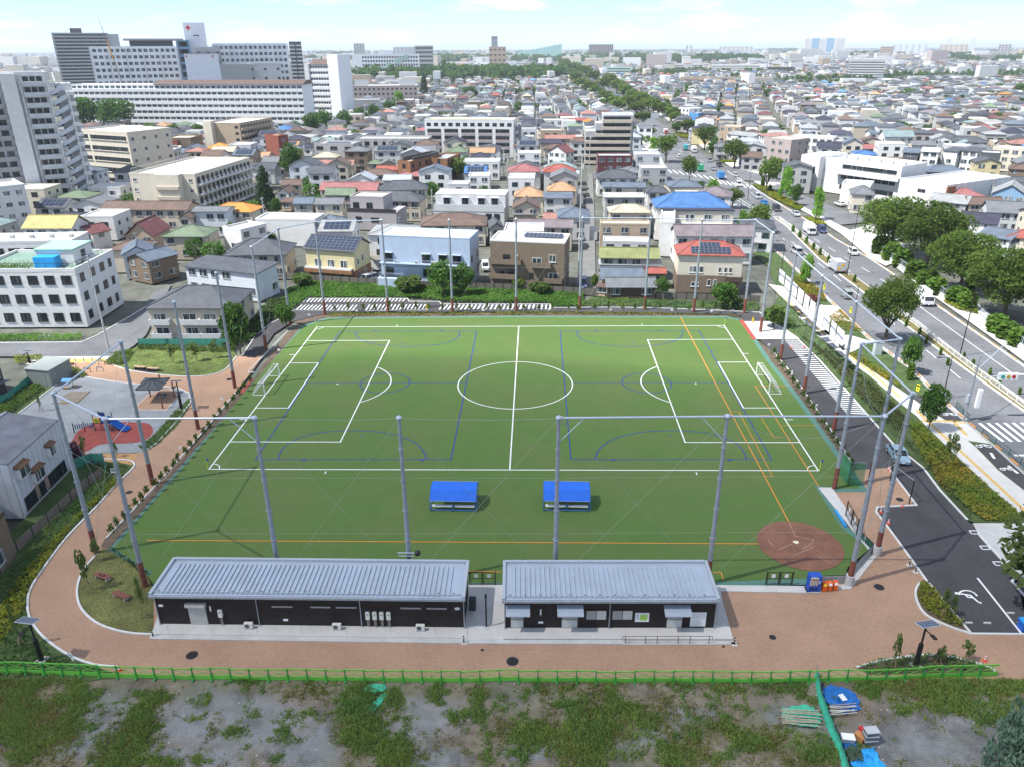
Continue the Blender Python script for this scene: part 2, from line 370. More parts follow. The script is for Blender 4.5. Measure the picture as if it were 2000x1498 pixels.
for s in(-1,1):
 fl(b,[(s*LX,19.49),(s*(LX-15.45),19.49),(s*(LX-15.45),-19.49),(s*LX,-19.49)],W_,.028)
 fl(b,[(s*LX,8.78),(s*(LX-5),8.78),(s*(LX-5),-8.78),(s*LX,-8.78)],W_,.028)
 a=math.degrees(math.acos(5.2/8.6));fl(b,[(s*(LX-10.4-8.6*math.cos(R(q))),8.6*math.sin(R(q)))for q in np.linspace(-a,a,20)],W_,.032)
 for q in(-1,1):
  c0={(-1,-1):0,(-1,1):270,(1,1):180,(1,-1):90}[(s,q)]
  fl(b,arc(s*LX,q*LY,1.3,c0,c0+90,10),.12,.032)
  fl(b,[(s*LX,q*12.6),(s*(LX+1.1),q*12.6)],.14,.032);fl(b,[(s*(LX-15.45),q*(LY+.5)),(s*(LX-15.45),q*(LY+1.1))],.14,.02)
 b.poly([(*FLD(s*(LX-10.4)+.15*math.cos(a_),.15*math.sin(a_)),.02)for a_ in np.linspace(0,2*math.pi,9)[:-1]])
b.build('white_pitch_lines',linew,kind='structure')
bluel=mat('blue_line',(.018,.045,.25),.85,.15,2);orl=mat('orange_line',(.62,.25,.035),.85,.12,2)
def pxl(b,pts,w,z,m=0):ribbon(b,g2(pts),w,z,m)
b=MB()
pxl(b,[(664,648),(931,647),(881,897),(499,897),(664,648)],.14,.012)
pxl(b,[(1094,648),(1365,646),(1507,897),(1115,897),(1094,648)],.14,.012)
def halfell(x0,x1,y,ym,n=22):
 A=Vector(G(x0,y)[:2]);B_=Vector(G(x1,y)[:2]);M_=G((x0+x1)/2,ym)[:2];c=(A+B_)/2;d=Vector(M_)-c;o=[]
 for k in range(n+1):
  t=math.pi*k/n;cx=math.cos(t);sx=math.sin(t);cx=math.copysign(abs(cx)**.85,cx);sx=sx**.85;o.append(tuple(c-(B_-A)/2*cx+d*sx))
 return o
for q in((695,898,648,677),(1127,1333,646.5,677),(543,833,897,841),(1162,1458,897,841)):ribbon(b,halfell(*q),.14,.016)
for cx,cy,rx in((752,748,48),(1263,748,48)):
 c=G(cx,cy);e=G(cx+rx,cy);r_=math.hypot(e[0]-c[0],e[1]-c[1]);ribbon(b,[(c[0]+r_*math.cos(a_),c[1]+r_*math.sin(a_))for a_ in np.linspace(0,2*math.pi,41)[:-1]],.14,.016,closed=True)
pxl(b,[(598,749),(910,747.5)],.11,.018);pxl(b,[(1117,747.5),(1422,747.5)],.11,.018)
for q in((734,646.5),(862,646.5),(1163,646),(1294,646),(594,899),(824,899),(1198,899),(1425,899)):pxl(b,[(q[0]-3,q[1]),(q[0]+3,q[1])],.3,.018)
for q in((786,672),(928,686),(893,825),(706,850),(1237,671),(1393,686),(1102,827),(1308,850),(1467,822)):pxl(b,[(q[0]-5,q[1]),(q[0]+5,q[1])],.1,.018)
b.build('blue_pitch_lines',bluel,kind='structure')
b=MB()
pxl(b,[(1329,620),(1541,1020)],.13,.036);pxl(b,[(287,1055),(1483,1062)],.13,.036)
pxl(b,[(1538,754),(1475,754),(1599,950)],.11,.036);pxl(b,[(1429,804),(1443,804),(1509,930),(1494,930)],.09,.040)
pxl(b,[(1481,811),(1502,811)],.09,.036);pxl(b,[(1486,815),(1511,854),(1528,854)],.09,.036);pxl(b,[(1525,831),(1595,831)],.09,.036)
pxl(b,[(1393,1118),(1408,1118),(1413,1132)],.11,.036);pxl(b,[(915,1115),(980,1117)],.11,.036)
b.build('orange_pitch_lines',orl,kind='structure')
clay=mat('clay',(.20,.095,.062),.95,.22,.5,bump=.2,fine=.16)
c=G(1562,1064);e=G(1643,1064);r_=math.hypot(e[0]-c[0],e[1]-c[1])
sheet('clay_circle',[(c[0]+r_*math.cos(a_),c[1]+r_*math.sin(a_))for a_ in np.linspace(0,2*math.pi,65)[:-1]],.044,clay,True,label='red brown clay batting circle at the near corner of the pitch')
chalk=mat('chalk',(.36,.25,.2),.95,.35,3);b=MB()
for q in([(1541,1020),(1553,1047)],[(1552,1047),(1589,1054),(1583,1064),(1566,1072)],[(1520,1074),(1548,1062)],[(1600,1088),(1622,1100)],[(1548,1085),(1590,1068)],[(1500,1055),(1512,1068)]):pxl(b,q,.07,.048)
b.build('chalk_marks',chalk,kind='structure')
hp=G(1555,1060);h_=MB().prism([(-.22,.22),(.22,.22),(.22,0),(0,-.22),(-.22,0)],0,.04).build('home_plate',mat('rubber_plate',(.72,.66,.45),.7,.1),loc=(hp[0],hp[1],.05));h_.scale=(1.3,1.3,1)
tag(h_,'pale five sided home plate on the clay circle','home plate');THINGS.append(h_)
pav=mat('brick_pavers',(.40,.252,.165),.92,.10,.25,kind='paver',sp=.21,sp2=.105,col2=(.345,.215,.142),fine=.07)
BR=[(120,703),(515,695),(492,726),(213,1073),(290,1146),(1405,1146),(1575,1150),(1650,1130),(1700,1068),(1600,951),(1660,918),(1735,913),(1790,988),(1712,992),(1712,1000),(1748,1048),(1808,1132),(1895,1238),(2010,1239),(2010,1326),(240,1322),(180,1298),(130,1278),(85,1245),(60,1210),(53,1180),(60,1150),(85,1110),(130,1050),(190,990),(262,908),(250,898),(145,895),(100,830),(128,733)]
sheet('brick_promenade',BR,-.004,pav)
ochre=mat('ochre_paving',(.42,.24,.11),.9,.12,.5,fine=.1)
sheet('ochre_path',[(146,885),(270,884),(258,908),(235,903),(150,897)],0,ochre)
kerb('path_kerb',[(233,1303),(180,1297),(130,1277),(85,1244),(60,1210),(54,1180),(60,1150),(85,1110),(130,1050),(190,988),(228,945),(258,916),(262,906),(250,899),(200,897)],smooth=4,w=.2)
kerb('path_kerb',[(299,1239),(260,1237),(220,1229),(185,1214),(160,1190),(151,1165),(153,1138),(165,1110),(190,1082)],smooth=4,w=.2)
gisle=[(299,1240),(260,1237),(220,1229),(185,1214),(160,1190),(151,1165),(153,1138),(165,1110),(190,1082),(200,1070),(213,1074),(285,1120),(300,1150)]
lawn2=mat('dry_lawn',(.125,.130,.042),.95,.42,.35,bump=.3,fine=.3)
sheet('island_lawn',gisle,.03,lawn2)
sheet('planting_bed',[(561,650),(590,638),(213,1072),(196,1068),(205,1052),(262,997),(330,925),(400,845),(458,770),(474,768)],.010,soil)
kerb('bed_kerb',[(207,1052),(262,994),(330,920),(400,840),(460,768)],w=.14)
kerb('bed_kerb',[(497,728),(485,728),(520,690),(562,648)],w=.12)
lawn=[(207,705),(225,715),(260,725),(320,733),(375,736),(415,732),(440,722),(453,708),(462,696),(455,680),(270,678),(235,688)]
sheet('playground_lawn',lawn,.02,grass_g);kerb('lawn_kerb',lawn[:9],smooth=4)
pg=mat('playground_gravel',(.235,.25,.265),.95,.16,.35,fine=.09)
PG=[(17,822),(105,756),(130,733),(175,738),(215,745),(260,750),(310,754),(350,759),(370,769),(373,786),(346,822),(306,866),(285,880),(265,885),(145,885),(60,905)]
sheet('playground_ground',PG,0,pg);kerb('playground_kerb',PG[:13],smooth=0)
redr=mat('red_rubber',(.25,.06,.05),.95,.14,.8,fine=.08)
sheet('rubber_mat',curve_px([(138,866),(152,842),(180,828),(215,824),(260,824),(290,827),(299,840),(290,855),(265,864),(230,866),(195,868),(172,880),(150,886),(136,880)],4),.012,redr)
sand=mat('sand',(.20,.175,.14),.95,.2,1);sheet('sand_pit',[(118,790),(150,786),(176,764),(137,765),(122,775)],.008,sand)
bed2=[(285,880),(306,866),(346,822),(372,786),(376,778),(373,800),(345,835),(300,870),(285,884)]
sheet('kerbside_bed',[(270,872),(300,850),(345,800),(372,775),(374,788),(345,832),(305,870),(282,881)],.016,grass_d)
sheet('left_garden',[(-20,1350),(240,1322),(180,1298),(130,1278),(85,1245),(60,1210),(53,1180),(60,1150),(85,1110),(130,1050),(190,988),(228,945),(262,907),(235,897),(145,897),(100,960),(-20,1080)],-.002,grass_d)
sheet('playground_garden',[(-20,850),(17,822),(105,756),(80,745),(-20,815)],.002,grass_d)
sheet('left_street',[(-60,668),(160,668),(190,655),(250,620),(285,598),(295,575),(335,555),(318,590),(300,625),(285,655),(262,675),(228,696),(-60,697)],-.004,asph)
sheet('street_pavement',[(60,697),(228,696),(207,705),(60,706)],0,conc_l);tact=mat('yellow_paving',(.55,.37,.12),.9,.1);sheet('tactile_strip',[(118,702),(205,701),(205,708),(118,710)],.006,tact)
kerb('street_kerb',[(-60,671),(160,669),(190,656),(250,621),(285,600)],w=.2)
FP=[(575,606),(598,584),(796,584),(799,590),(858,590),(862,595),(1076,595),(1079,602),(1200,601),(1300,603),(1400,607),(1484,611),(1497,622),(1497,634),(1450,630),(1448,618),(1430,615),(1300,611.5),(1100,609.5),(700,609.5),(640,612),(572,628),(535,652),(508,690),(498,700),(474,695),(500,655),(530,632),(560,617)]
sheet('far_path',FP,0,asph_n);kerb('far_path_kerb',FP[1:13],w=.15)
kerb('far_path_kerb',[(474,695),(500,655),(530,632),(560,617),(575,606)],w=.15)
sheet('far_bed',[(640,613),(1100,610.5),(1430,616),(1448,620),(1418,618.5),(1000,617.5),(640,621),(600,632),(590,633),(572,629)],.006,soil)
b=MB()
def stripes(b,a0,a1,b0,b1,n,w,z=.006):
 for k in range(n):
  t=k/(n-1);p=(a0[0]+(a1[0]-a0[0])*t,a0[1]+(a1[1]-a0[1])*t);q=(b0[0]+(b1[0]-b0[0])*t,b0[1]+(b1[1]-b0[1])*t);pxl(b,[p,q],w,z)
stripes(b,(599,584),(791,584),(592,590.5),(786,589.5),28,.21);stripes(b,(590,596),(697,596),(579,605),(689,606),16,.21)
stripes(b,(722,595.5),(838,595),(715,606),(832,604.5),17,.21);stripes(b,(866,596),(1075,596),(858,605),(1074,604.5),27,.34)
pxl(b,[(574,606),(690,607)],.12,.010);pxl(b,[(713,607.5),(838,605.5)],.12,.010)
b.build('parking_stripes',linew,kind='structure')
sheet('corner_paving',[(1449,628),(1505,628),(1530,640),(1562,662),(1476,663)],.002,conc_l)
sheet('side_path',[(1484,663),(1560,662),(1592,696),(1692,810),(1748,872),(1800,915),(1735,913),(1662,918),(1640,870),(1590,795),(1537,722),(1500,680)],.0,asph_n)
sheet('side_bed',[(1458,640),(1476,663),(1500,680),(1537,722),(1590,795),(1640,870),(1668,918),(1690,957),(1634,885),(1560,780),(1500,703)],.005,soil)
kerb('side_kerb',[(1508,686),(1540,722),(1592,795),(1640,864),(1665,908)],w=.12)
kerb('side_kerb',[(1556,661),(1600,704),(1692,808),(1745,868),(1803,914),(1836,958),(1890,1016)],w=.22)
b=MB();stripes(b,(1531,663),(1652,806),(1557,663),(1692,808),37,.30,.012);b.build('ladder_marking',linew,kind='structure')
CPK=[(1735,913),(1803,914),(1836,958),(1890,1016),(1912,1045),(1986,1126),(1976,1134),(2010,1178),(2010,1239),(1895,1238),(1808,1132),(1748,1048),(1712,1000),(1712,992),(1790,988)]
sheet('car_park',CPK,.002,asph_n);sheet('car_park',[(1986,1126),(2040,1195),(2040,1239),(2010,1239)],.002,asph_n)
kerb('car_park_kerb',[(1735,914),(1790,987),(1713,991),(1711,1000),(1748,1049),(1808,1132),(1897,1238),(2010,1239)],w=.2)
kerb('car_park_kerb',[(1912,1045),(1986,1126),(1976,1135),(2010,1175)],w=.2)
b=MB();pxl(b,[(1909,1128),(1996,1238)],.2,.008)
for q in((1903,1039),(1924,1069),(1950,1100)):
 c0=G(*q)
 for s_,e_ in(((-.42,-.3),(.42,-.3)),((.42,-.3),(.42,.3)),((.42,.3),(-.42,.3)),((-.42,.3),(-.42,-.3))):ribbon(b,[(c0[0]+s_[0],c0[1]+s_[1]),(c0[0]+e_[0],c0[1]+e_[1])],.13,.008)
b.build('bay_marks',linew,kind='structure')
bs=MB()
for q in((1892,1216),(1928,1216.5),(1974,1197),(1994,1216)):
 c0=G(*q);st=MB().side([(-.09,0),(-.07,.1),(.07,.1),(.09,0)],-.32,.32).build('wheel_stop',conc_l,loc=(c0[0],c0[1],.002));tag(st,'white concrete wheel stop in the car park bay','wheel stop','wheel stops in the car park');THINGS.append(st)
b=MB();c0=Vector(G(1893,1163)[:2])
def wc(x,y):return(c0[0]+(x*.9+y*.45)*1.15,c0[1]+(y-.25*x)*1.0)
ribbon(b,[wc(.75*math.cos(a_)-.1,.75*math.sin(a_))for a_ in np.linspace(R(10),R(185),14)],.17,.008)
ribbon(b,[wc(-.75,.1),wc(-.35,.1),wc(.1,.1),wc(.75,-.75)],.2,.012);ribbon(b,[wc(.75,-.75),wc(1.0,-.8)],.24,.012)
ribbon(b,[wc(-.35,.1),wc(-.1,-.25),wc(.3,-.2)],.17,.016);b.poly([(*wc(-1.05+.17*math.cos(a_),.1+.17*math.sin(a_)),.016)for a_ in np.linspace(0,6.28,12)[:-1]])
b.build('wheelchair_symbol',linew,kind='structure')
sheet('avenue_verge',[(1440,470),(1500,520),(1520,580),(1497,622),(1505,628),(1530,640),(1562,662),(1600,700),(1692,806),(1745,866),(1803,912),(1840,958),(1892,1016),(1905,1020),(2010,1022),(2010,925),(1955,878),(1890,822),(1830,770),(1757,703),(1700,662),(1640,604),(1590,558),(1530,502),(1490,470)],-.004,grass_d)
sheet('avenue_footpath',[(1500,555),(1560,612),(1600,650),(1640,692),(1700,735),(1758,787),(1790,812),(1815,838),(1850,872),(1900,920),(1960,975),(2010,1018),(2010,965),(1950,918),(1905,872),(1890,860),(1938,867),(1900,838),(1886,822),(1850,822),(1812,800),(1778,775),(1722,737),(1662,695),(1622,655),(1580,612),(1530,560)],0,conc_l)
sheet('cycle_track',[(1540,590),(1588,630),(1650,690),(1720,730),(1760,757),(1800,775),(1848,790),(1882,820),(1851,821),(1812,799),(1778,773),(1735,742),(1670,700),(1612,650),(1560,605)],.006,asph_n)
sheet('cycle_track',[(1903,867),(1938,867),(2010,936),(2010,964),(1952,917)],.006,asph_n)
FT0=[]
for nm,q in(('corner_paving',[(1560,620),(1590,590),(1640,604+5),(1612,645),(1594,648)]),('corner_paving',[(1595,655),(1660,655),(1703,668),(1660,690),(1640,690)]),('corner_paving',[(1606,597),(1628,597),(1660,628),(1585,628),(1585,600)])):sheet(nm,q,.010+.006*len(FT0),conc_l);FT0.append(1)
b=MB()
for q in([(1800,822),(1862,822),(1888,850)],[(1790,800),(1820,830),(1860,866),(1910,912),(1960,958),(2005,1000)],[(1590,638),(1620,664),(1700,727),(1760,777)],[(1535,585),(1590,638)],[(1862,822),(1886,826)]):pxl(b,q,.45,.012)
b.build('tactile_line',tact,kind='structure')
sheet('entrance_paving',[(1900,1021),(2040,1021),(2040,1180),(1986,1126),(1912,1045)],.0,conc)
LK=[(1128,150),(1172,172),(1212,200),(1248,232),(1268,262),(1288,300),(1302,335),(1338,372),(1400,415),(1450,440),(1490,470),(1530,502),(1590,558),(1640,604),(1700,662),(1757,703),(1785,722),(1830,770),(1890,822),(1955,878),(2040,955)]
RK=[(1136,150),(1190,175),(1240,206),(1290,240),(1335,275),(1370,300),(1420,335),(1500,386),(1590,440),(1635,470),(1697,505),(1735,530),(1790,570),(1865,622),(1925,664),(2040,745)]
sheet('avenue',LK+RK[::-1],.0,asph)
kerb('avenue_kerb',LK[10:19],w=.22,h=.14);kerb('avenue_kerb',RK[6:],w=.22,h=.14)
sheet('cross_street',[(1160,336),(1302,333),(1340,370),(1290,352),(1160,350)],.004,asph)
sheet('cross_street',[(1395,320),(1440,352),(1530,358),(1800,362),(1800,350),(1500,344),(1440,330)],.004,asph)
MD=[(1512,426),(1535,442),(1600,507),(1680,567),(1750,622),(1820,674),(1900,732),(2040,832)]
mdr=[(1514,424),(1545,440),(1612,500),(1690,556),(1762,611),(1832,664),(1912,722),(2040,818)]
sheet('median_strip',MD+mdr[::-1],.10,mat('median_grass',(.15,.13,.05),.95,.3,.6,fine=.2),h=.1)
kerb('median_kerb',MD,w=.3,h=.14);kerb('median_kerb',mdr,w=.15,h=.14)
b=MB()
def dash(b,p,q,n,w=.15,duty=.45):
 a=Vector(G(*p)[:2]);c=Vector(G(*q)[:2])
 for k in range(n):
  s=a+(c-a)*(k/n);e=a+(c-a)*((k+duty)/n);ribbon(b,[tuple(s),tuple(e)],w,.012)
dash(b,(1528,466),(1585,512),3);dash(b,(1585,512),(1600,526),1);dash(b,(1528,548-50),(1600,560-10),1,.1,.1)
dash(b,(1546,473),(1700,595),5);dash(b,(1700,595),(1905,763),5);dash(b,(1500,412),(1760,585-15),9)
pxl(b,[(1760,571),(1790,600-5),(1975,728)],.15,.012);pxl(b,[(1962,731),(2040,731)],.45,.012);pxl(b,[(1980,889),(2040,889)],.45,.012)
pxl(b,[(1440,386),(1500,425)],.15,.012);dash(b,(1380,360),(1500,445),5);dash(b,(1330,290),(1500,398),7);pxl(b,[(1400,365),(1450,398),(1470,410)],.15,.012);dash(b,(1290,262),(1380,340),6);dash(b,(1250,225),(1330,290),6,.15)
for k in range(9):
 x=1911+k*16.4-2;pxl(b,[(x+4,826+k*-.2),(x+50,862)],.48,.014)
for k in range(8):pxl(b,[(1400+k*9.5,352+k*1.5),(1410+k*9.5,360+k*1.5)],.5,.014)
for k in range(9):pxl(b,[(1302+k*12,331+k*2),(1312+k*12,338+k*2)],.5,.014)
for k in range(7):pxl(b,[(1395+k*7,385+k*3.4),(1404+k*7,383+k*3.4)],.5,.014)
for k in range(5):pxl(b,[(1503+k*7,420+k*4),(1514+k*6,419+k*4)],.3,.014)
def cyc(x,y,s=1.0):
 c0=Vector(G(x,y)[:2])
 for dx in(-.55,.55):ribbon(b,[(c0[0]+dx*s+.33*s*math.cos(a_),c0[1]+.33*s*math.sin(a_))for a_ in np.linspace(0,2*math.pi,11)[:-1]],.12,.014,closed=True)
 for p,q in(((-.55,0),(-.15,.4)),((-.15,.4),(.4,.4)),((.4,.4),(.55,0)),((-.15,.4),(.1,0)),((.1,0),(.4,.4))):ribbon(b,[(c0[0]+p[0]*s,c0[1]+p[1]*s),(c0[0]+q[0]*s,c0[1]+q[1]*s)],.11,.018)
cyc(1854,809,1.1);cyc(1921,871,1.1);cyc(1966,916,.9)
for q in([(1822,783),(1842,795)],[(1812,786),(1834,797)],[(1935,884),(1942,895)],[(1969,909),(1988,924)]):pxl(b,q,.35,.014)
b.build('road_markings',linew,kind='structure')
b=MB()
for k in range(26):
 t0=k/26
 def at_(t,pl):
  s=t*(len(pl)-1);i=min(int(s),len(pl)-2);f=s-i;return(pl[i][0]+(pl[i+1][0]-pl[i][0])*f,pl[i][1]+(pl[i+1][1]-pl[i][1])*f)
 for pl,off in((LK[10:],-.1),(RK[7:],.1)):
  p,q=at_(t0,pl),at_(t0+.018,pl);ribbon(b,g2([p,q]),.25,.146,off=off)
b.build('kerb_paint',orl,kind='structure')
gut=mat('gutter_concrete',(.36,.355,.34),.9,.1,.8)
b=MB();ribbon(b,g2(LK[10:]),.45,.008,off=-.35);ribbon(b,g2(RK[7:]),.45,.008,off=.35);b.build('gutter',gut,kind='structure')
sheet('island_paving',[(1262,212),(1300,232),(1338,262),(1376,292),(1425,325),(1500,372),(1530,378),(1530,362),(1470,320),(1400,280),(1340,240),(1290,210)],-.002,conc_l)
sheet('island_paving',[(1268,262),(1288,300),(1302,335),(1262,330),(1250,290),(1245,245)],-.002,conc_l);sheet('island_paving',[(1340,374),(1400,417),(1452,442),(1440,470),(1390,440),(1330,385)],-.002,conc_l)
sheet('lane',[(1136,575),(1164,575),(1161,420),(1158,340),(1150,340),(1141,420)],-.004,mat('old_asphalt',(.17,.17,.165),.95,.2,.5,fine=.1))
sheet('right_pavement',[(1560,408),(1600,430),(1650,462),(1700,490),(1740,515),(1800,562),(1870,612),(1930,655),(2040,735),(2040,700),(1905,590),(1860,560),(1720,490),(1700,470),(1640,440),(1560,400)],-.003,conc)
sheet('forecourt',[(1640,455),(1700,440),(1760,470),(1775,500),(1730,520),(1697,503)],.0,conc_l)
sheet('shared_drive',[(1560,400),(1640,440),(1690,435),(1690,425),(1600,395),(1520,360),(1500,365)],.0,asph)
PH=18.7
TOPS=[(104,768),(204,817),(497,815),(779,815),(1091,815),(1421,812),(1728,812),(1783,768),(1683,672),(1758,662),(1674,590),(1607,539),(1555,493),(1511,455),(1476,430),(1372,429),(1271,426),(1138,426),(1008,428),(877,430),(745,430),(615,434),(543,447),(491,482),(422,533),(340,590),(236,668)]
PW=[G(x,y,PH)for x,y in TOPS]
def make_pole(foot):
 t=thing('net_pole','','pole')
 b=MB();b.tube((0,0,2.9),(0,0,PH-.1),.25,.155,14)
 for z in(5.5,8.8,12.1,15.4):b.tube((0,0,z),(0,0,z+.12),.33-z*.006,None,14)
 b.build('shaft',galv,t,smooth=False)
 MB().tube((0,0,.0),(0,0,2.95),.28,.262,14).build('painted_sleeve',redbrown,t)
 MB().lathe([(.26,0),(.27,.12),(.18,.26),(.03,.32)],12,(0,0,PH-.12)).build('pole_cap',galv_l,t)
 if foot:MB().tube((0,0,0),(0,0,1.15),.42,None,16).build('footing',conc,t)
 return t
pl=['behind the long clubhouse at lower left','in front of the near touchline','beside the avenue side of the pitch','behind the far touchline','along the playground side of the pitch']
def pole_label(i):
 x,y=TOPS[i]
 if i in(0,1):return 'tall galvanised net pole at the near left corner of the pitch'
 if i in(2,3,4,5):return 'tall galvanised net pole standing behind the clubhouse roofs'
 if i in(6,7):return 'tall galvanised net pole at the near right corner by the vending machine'
 if i in(8,9,10,11,12,13):return 'tall galvanised net pole on the avenue side of the pitch'
 if 14<=i<=21:return 'tall galvanised net pole behind the far touchline with red brown foot'
 return 'tall galvanised net pole on the playground side of the pitch'
pa=make_pole(False);pb=None
for i,p in enumerate(PW):
 loc=(p[0],p[1],0);rz=rnd.random()*6
 if i in(6,7):
  if pb is None:pb=make_pole(True);pb.location=loc;pb['label']=pole_label(i);pb['group']='net poles round the pitch'
  else:copy_tree(pb,loc,rz,pole_label(i))
 elif i==0:pa.location=loc;pa['label']=pole_label(0);pa['group']='net poles round the pitch'
 else:copy_tree(pa,loc,rz,pole_label(i))
def rail(i,j,lab):
 a,c=PW[i],PW[j];a=Vector((a[0],a[1],PH-.05));c=Vector((c[0],c[1],PH-.05));d=(c-a).normalized()
 t=thing('head_rail',lab,'rail',((a+c)/2)[:],0,'head rails joining the net poles');m=(a+c)/2
 MB().tube(a+d*.2-m,c-d*.2-m,.095,None,10).build('rail_tube',galv_l,t)
 b=MB()
 for s,e in((a,d),(c,-d)):b.tube(s+e*.16-m,s+e*.34-m,.19,None,10)
 b.build('rail_clamp',galv,t);return t
for i,j,l_ in((0,1,'steel tube rail over the near left garden corner'),(1,2,'steel tube rail crossing above the playground and near left corner flag'),(4,5,'steel tube rail above the near touchline beyond the right clubhouse'),(5,6,'steel tube rail crossing the near right corner of the pitch'),(6,7,'short steel tube rail above the parked car'),(7,8,'steel tube rail slanting above the zebra path to the parked car'),(8,9,'short steel tube rail beside the avenue tree'),(9,10,'steel tube rail slanting along the avenue in front of the tree'),(10,11,'steel tube rail along the avenue beside the white banners'),(0,26,'steel tube rail slanting over the playground shed'),(11,12,'thin steel tube rail near the upper right corner by the banners'),(13,14,'thin steel tube rail at the far right corner of the pitch'),(14,15,'far steel tube rail in front of the red solar roof'),(15,16,'far steel tube rail in front of the grey terrace roofs'),(16,17,'far steel tube rail beside the lane'),(20,21,'far steel tube rail above the yellow house'),(21,22,'far steel tube rail left of the yellow house'),(22,23,'far steel tube rail above the hipped tile roof')):
 rail(i,j,l_)
b=MB()
def cab(p,q,r=.012,sag=0.0,n=8):
 p=Vector(p);q=Vector(q);prev=p
 for k in range(1,n+1):
  t_=k/n;c_=p.lerp(q,t_);c_.z-=sag*4*t_*(1-t_);b.tube(prev,c_,r,None,4,cap=False);prev=c_
def T(i,z=PH-.1):return(PW[i][0],PW[i][1],z)
for i,j in((1,2),(2,3),(3,4),(4,5),(5,6),(6,7),(0,1),(0,26)):
 cab(T(i),T(j,.4),.013);cab(T(i,.4),T(j),.013)
 for z in(6.2,12.4):cab(T(i,z),T(j,z),.010)
for i in range(8,26):cab(T(i),T(i+1,.5),.010,n=3);cab(T(i,9),T(i+1,9),.010,n=3)
for i,j in((2,3),(3,4),(11,12),(12,13),(17,18),(18,19),(19,20),(23,24),(24,25),(25,26)):cab(T(i),T(j),.016,.15)
for i,j in((5,6),(5,8),(6,8)):cab(T(i),T(j),.014,2.2,12)
nets=b.build('net_ropes',mat('net_rope',(.30,.33,.30),.8,.1));tag(nets,'thin crossing ropes and guy wires strung between the net poles','net ropes');nets['kind']='stuff'
b=MB()
for i,j in((1,2),(2,1),(4,5),(5,4)):
 a=Vector(T(i));c=Vector(T(j));d=(c-a).normalized();b.tube(a+d*2.3,Vector(T(i,PH-2.6)),.04,None,6)
tag(b.build('corner_braces',galv_l),'slanting steel braces between pole tops and head rails','braces')['kind']='stuff'
wall_bk=mat('black_brown_siding',(.022,.016,.015),.6,.2,1.5,kind='siding',sp=.30)
roof_si=mat('silver_roof_sheet',(.40,.46,.53),.38,.08,.6,metal=.25);roof_rim=mat('silver_trim',(.42,.46,.50),.4,.06,1,metal=.25)
def clubhouse(label,tl,tr,far_l,base_y,hi=3.75):
 h=HT(tl[0]+12,base_y,tl[1]);A=Vector(G(*tl,h));B_=Vector(G(*tr,h));F_=Vector(G(*far_l,hi))
 ex=(B_-A).normalized();ey=Vector((-ex.y,ex.x,0));w=(B_-A).length;d=(F_-A).dot(ey);ang=math.atan2(ex.y,ex.x)
 t=thing('clubhouse',label,'clubhouse',(A.x,A.y,.16),ang)
 ov=.35;b=MB();hb=h-.22
 b.side([(ov,0),(d-.1,0),(d-.1,hi-.4),(ov,hb)],.12,w-.12)
 b.build('wall',wall_bk,t)
 b=MB();n=int((w-1.6)/.46);sl_=(hi-h)/d
 b.side([(0,h-.24),(0,h-.06),(d,hi-.06),(d,hi-.24)],0,w)
 b.build('roof',roof_si,t)
 b=MB()
 for k in range(n):
  x=.9+k*.46;y0,y1=.22,d-.75
  b.side([(y0,h-.1+sl_*y0),(y0,h+.05+sl_*y0),(y1,h+.05+sl_*y1),(y1,h-.1+sl_*y1)],x,x+.20)
 b.build('roof_ribs',roof_si,t,kind='stuff')
 b=MB()
 b.side([(.35,h-.06),(.35,h+.10),(.42,h+.10),(.42,h-.05)],.05,w-.05)
 for x0,x1 in((-.06,.22),(w-.22,w+.06)):b.side([(-.02,h-.26),(-.02,h+.14),(d+.05,hi+.14),(d+.05,hi-.26)],x0,x1)
 b.side([(d-.2,hi-.3),(d-.2,hi+.16),(d+.08,hi+.16),(d+.08,hi-.3)],.22,w-.22)
 b.build('roof_trim',roof_rim,t)
 MB().side([(-.18,h-.30),(-.18,h-.10),(-.02,h-.10),(-.02,h-.30)],-.08,w+.08).build('gutter',galv,t)
 for k in range(int(w/1.35)):
  x=.7+k*1.35
  if k==0:sg=MB().box(-.09,.09,-.05,.05,0,.07).mesh('snow_guard',mat('guard_grey',(.12,.13,.14)),uv=False)
  link('snow_guard',sg,t,(x,.5,h+.03+sl_*.5))
 return t,w,d,h,ov,A,ex,ey
def onwall(info,x,y):
 """photo pixel on the front wall -> (x along wall, height)"""
 t,w,d,h,ov,A,ex,ey=info
 o=A+ey*ov;o.z=.16;dd=Vector(CR.T@np.array([(x-1000)/CF,-(y-749)/CF,1.0]));n_=ey
 s=(o-Vector(CP)).dot(n_)/dd.dot(n_);p=Vector(CP)+dd*s;return(p-A).dot(ex),p.z-.16
def pbox(info,x0,y0,x1,y1,dep=.06,pull=0.0):
 a,zt=onwall(info,x0,y0);c,zb=onwall(info,x1,y1);return a,c,zb,zt
C1=clubhouse('long black clubhouse with silver ribbed roof left of the passage',(292,1163),(907,1170),(342,1093),1225)
C2=clubhouse('shorter black clubhouse with three canopies and doors right of the passage',(982,1173),(1405,1173),(984,1099),1233)
lt_shut=mat('shutter_grey',(.50,.49,.45),.5,.08,1,kind='siding',sp=50);shut=mat('shutter_slats',(.46,.45,.41),.5,.06,1);slitm=mat('slit_glass',(.33,.32,.31),.3,.1)
def pdown(info,x):
 t=info[0];ov=info[4];h=info[3]
 MB().tube((x,ov-.08,.0),(x,ov-.08,h-.3),.05,None,8).tube((x,ov-.14,0),(x,ov-.08,.12),.06,None,8).build('downpipe',galv,t)
t=C1[0];ov=C1[4]
a,c,zb,zt=pbox(C1,372,1222,408,1223);x0,_=onwall(C1,370,1200);x1,_=onwall(C1,404,1200)
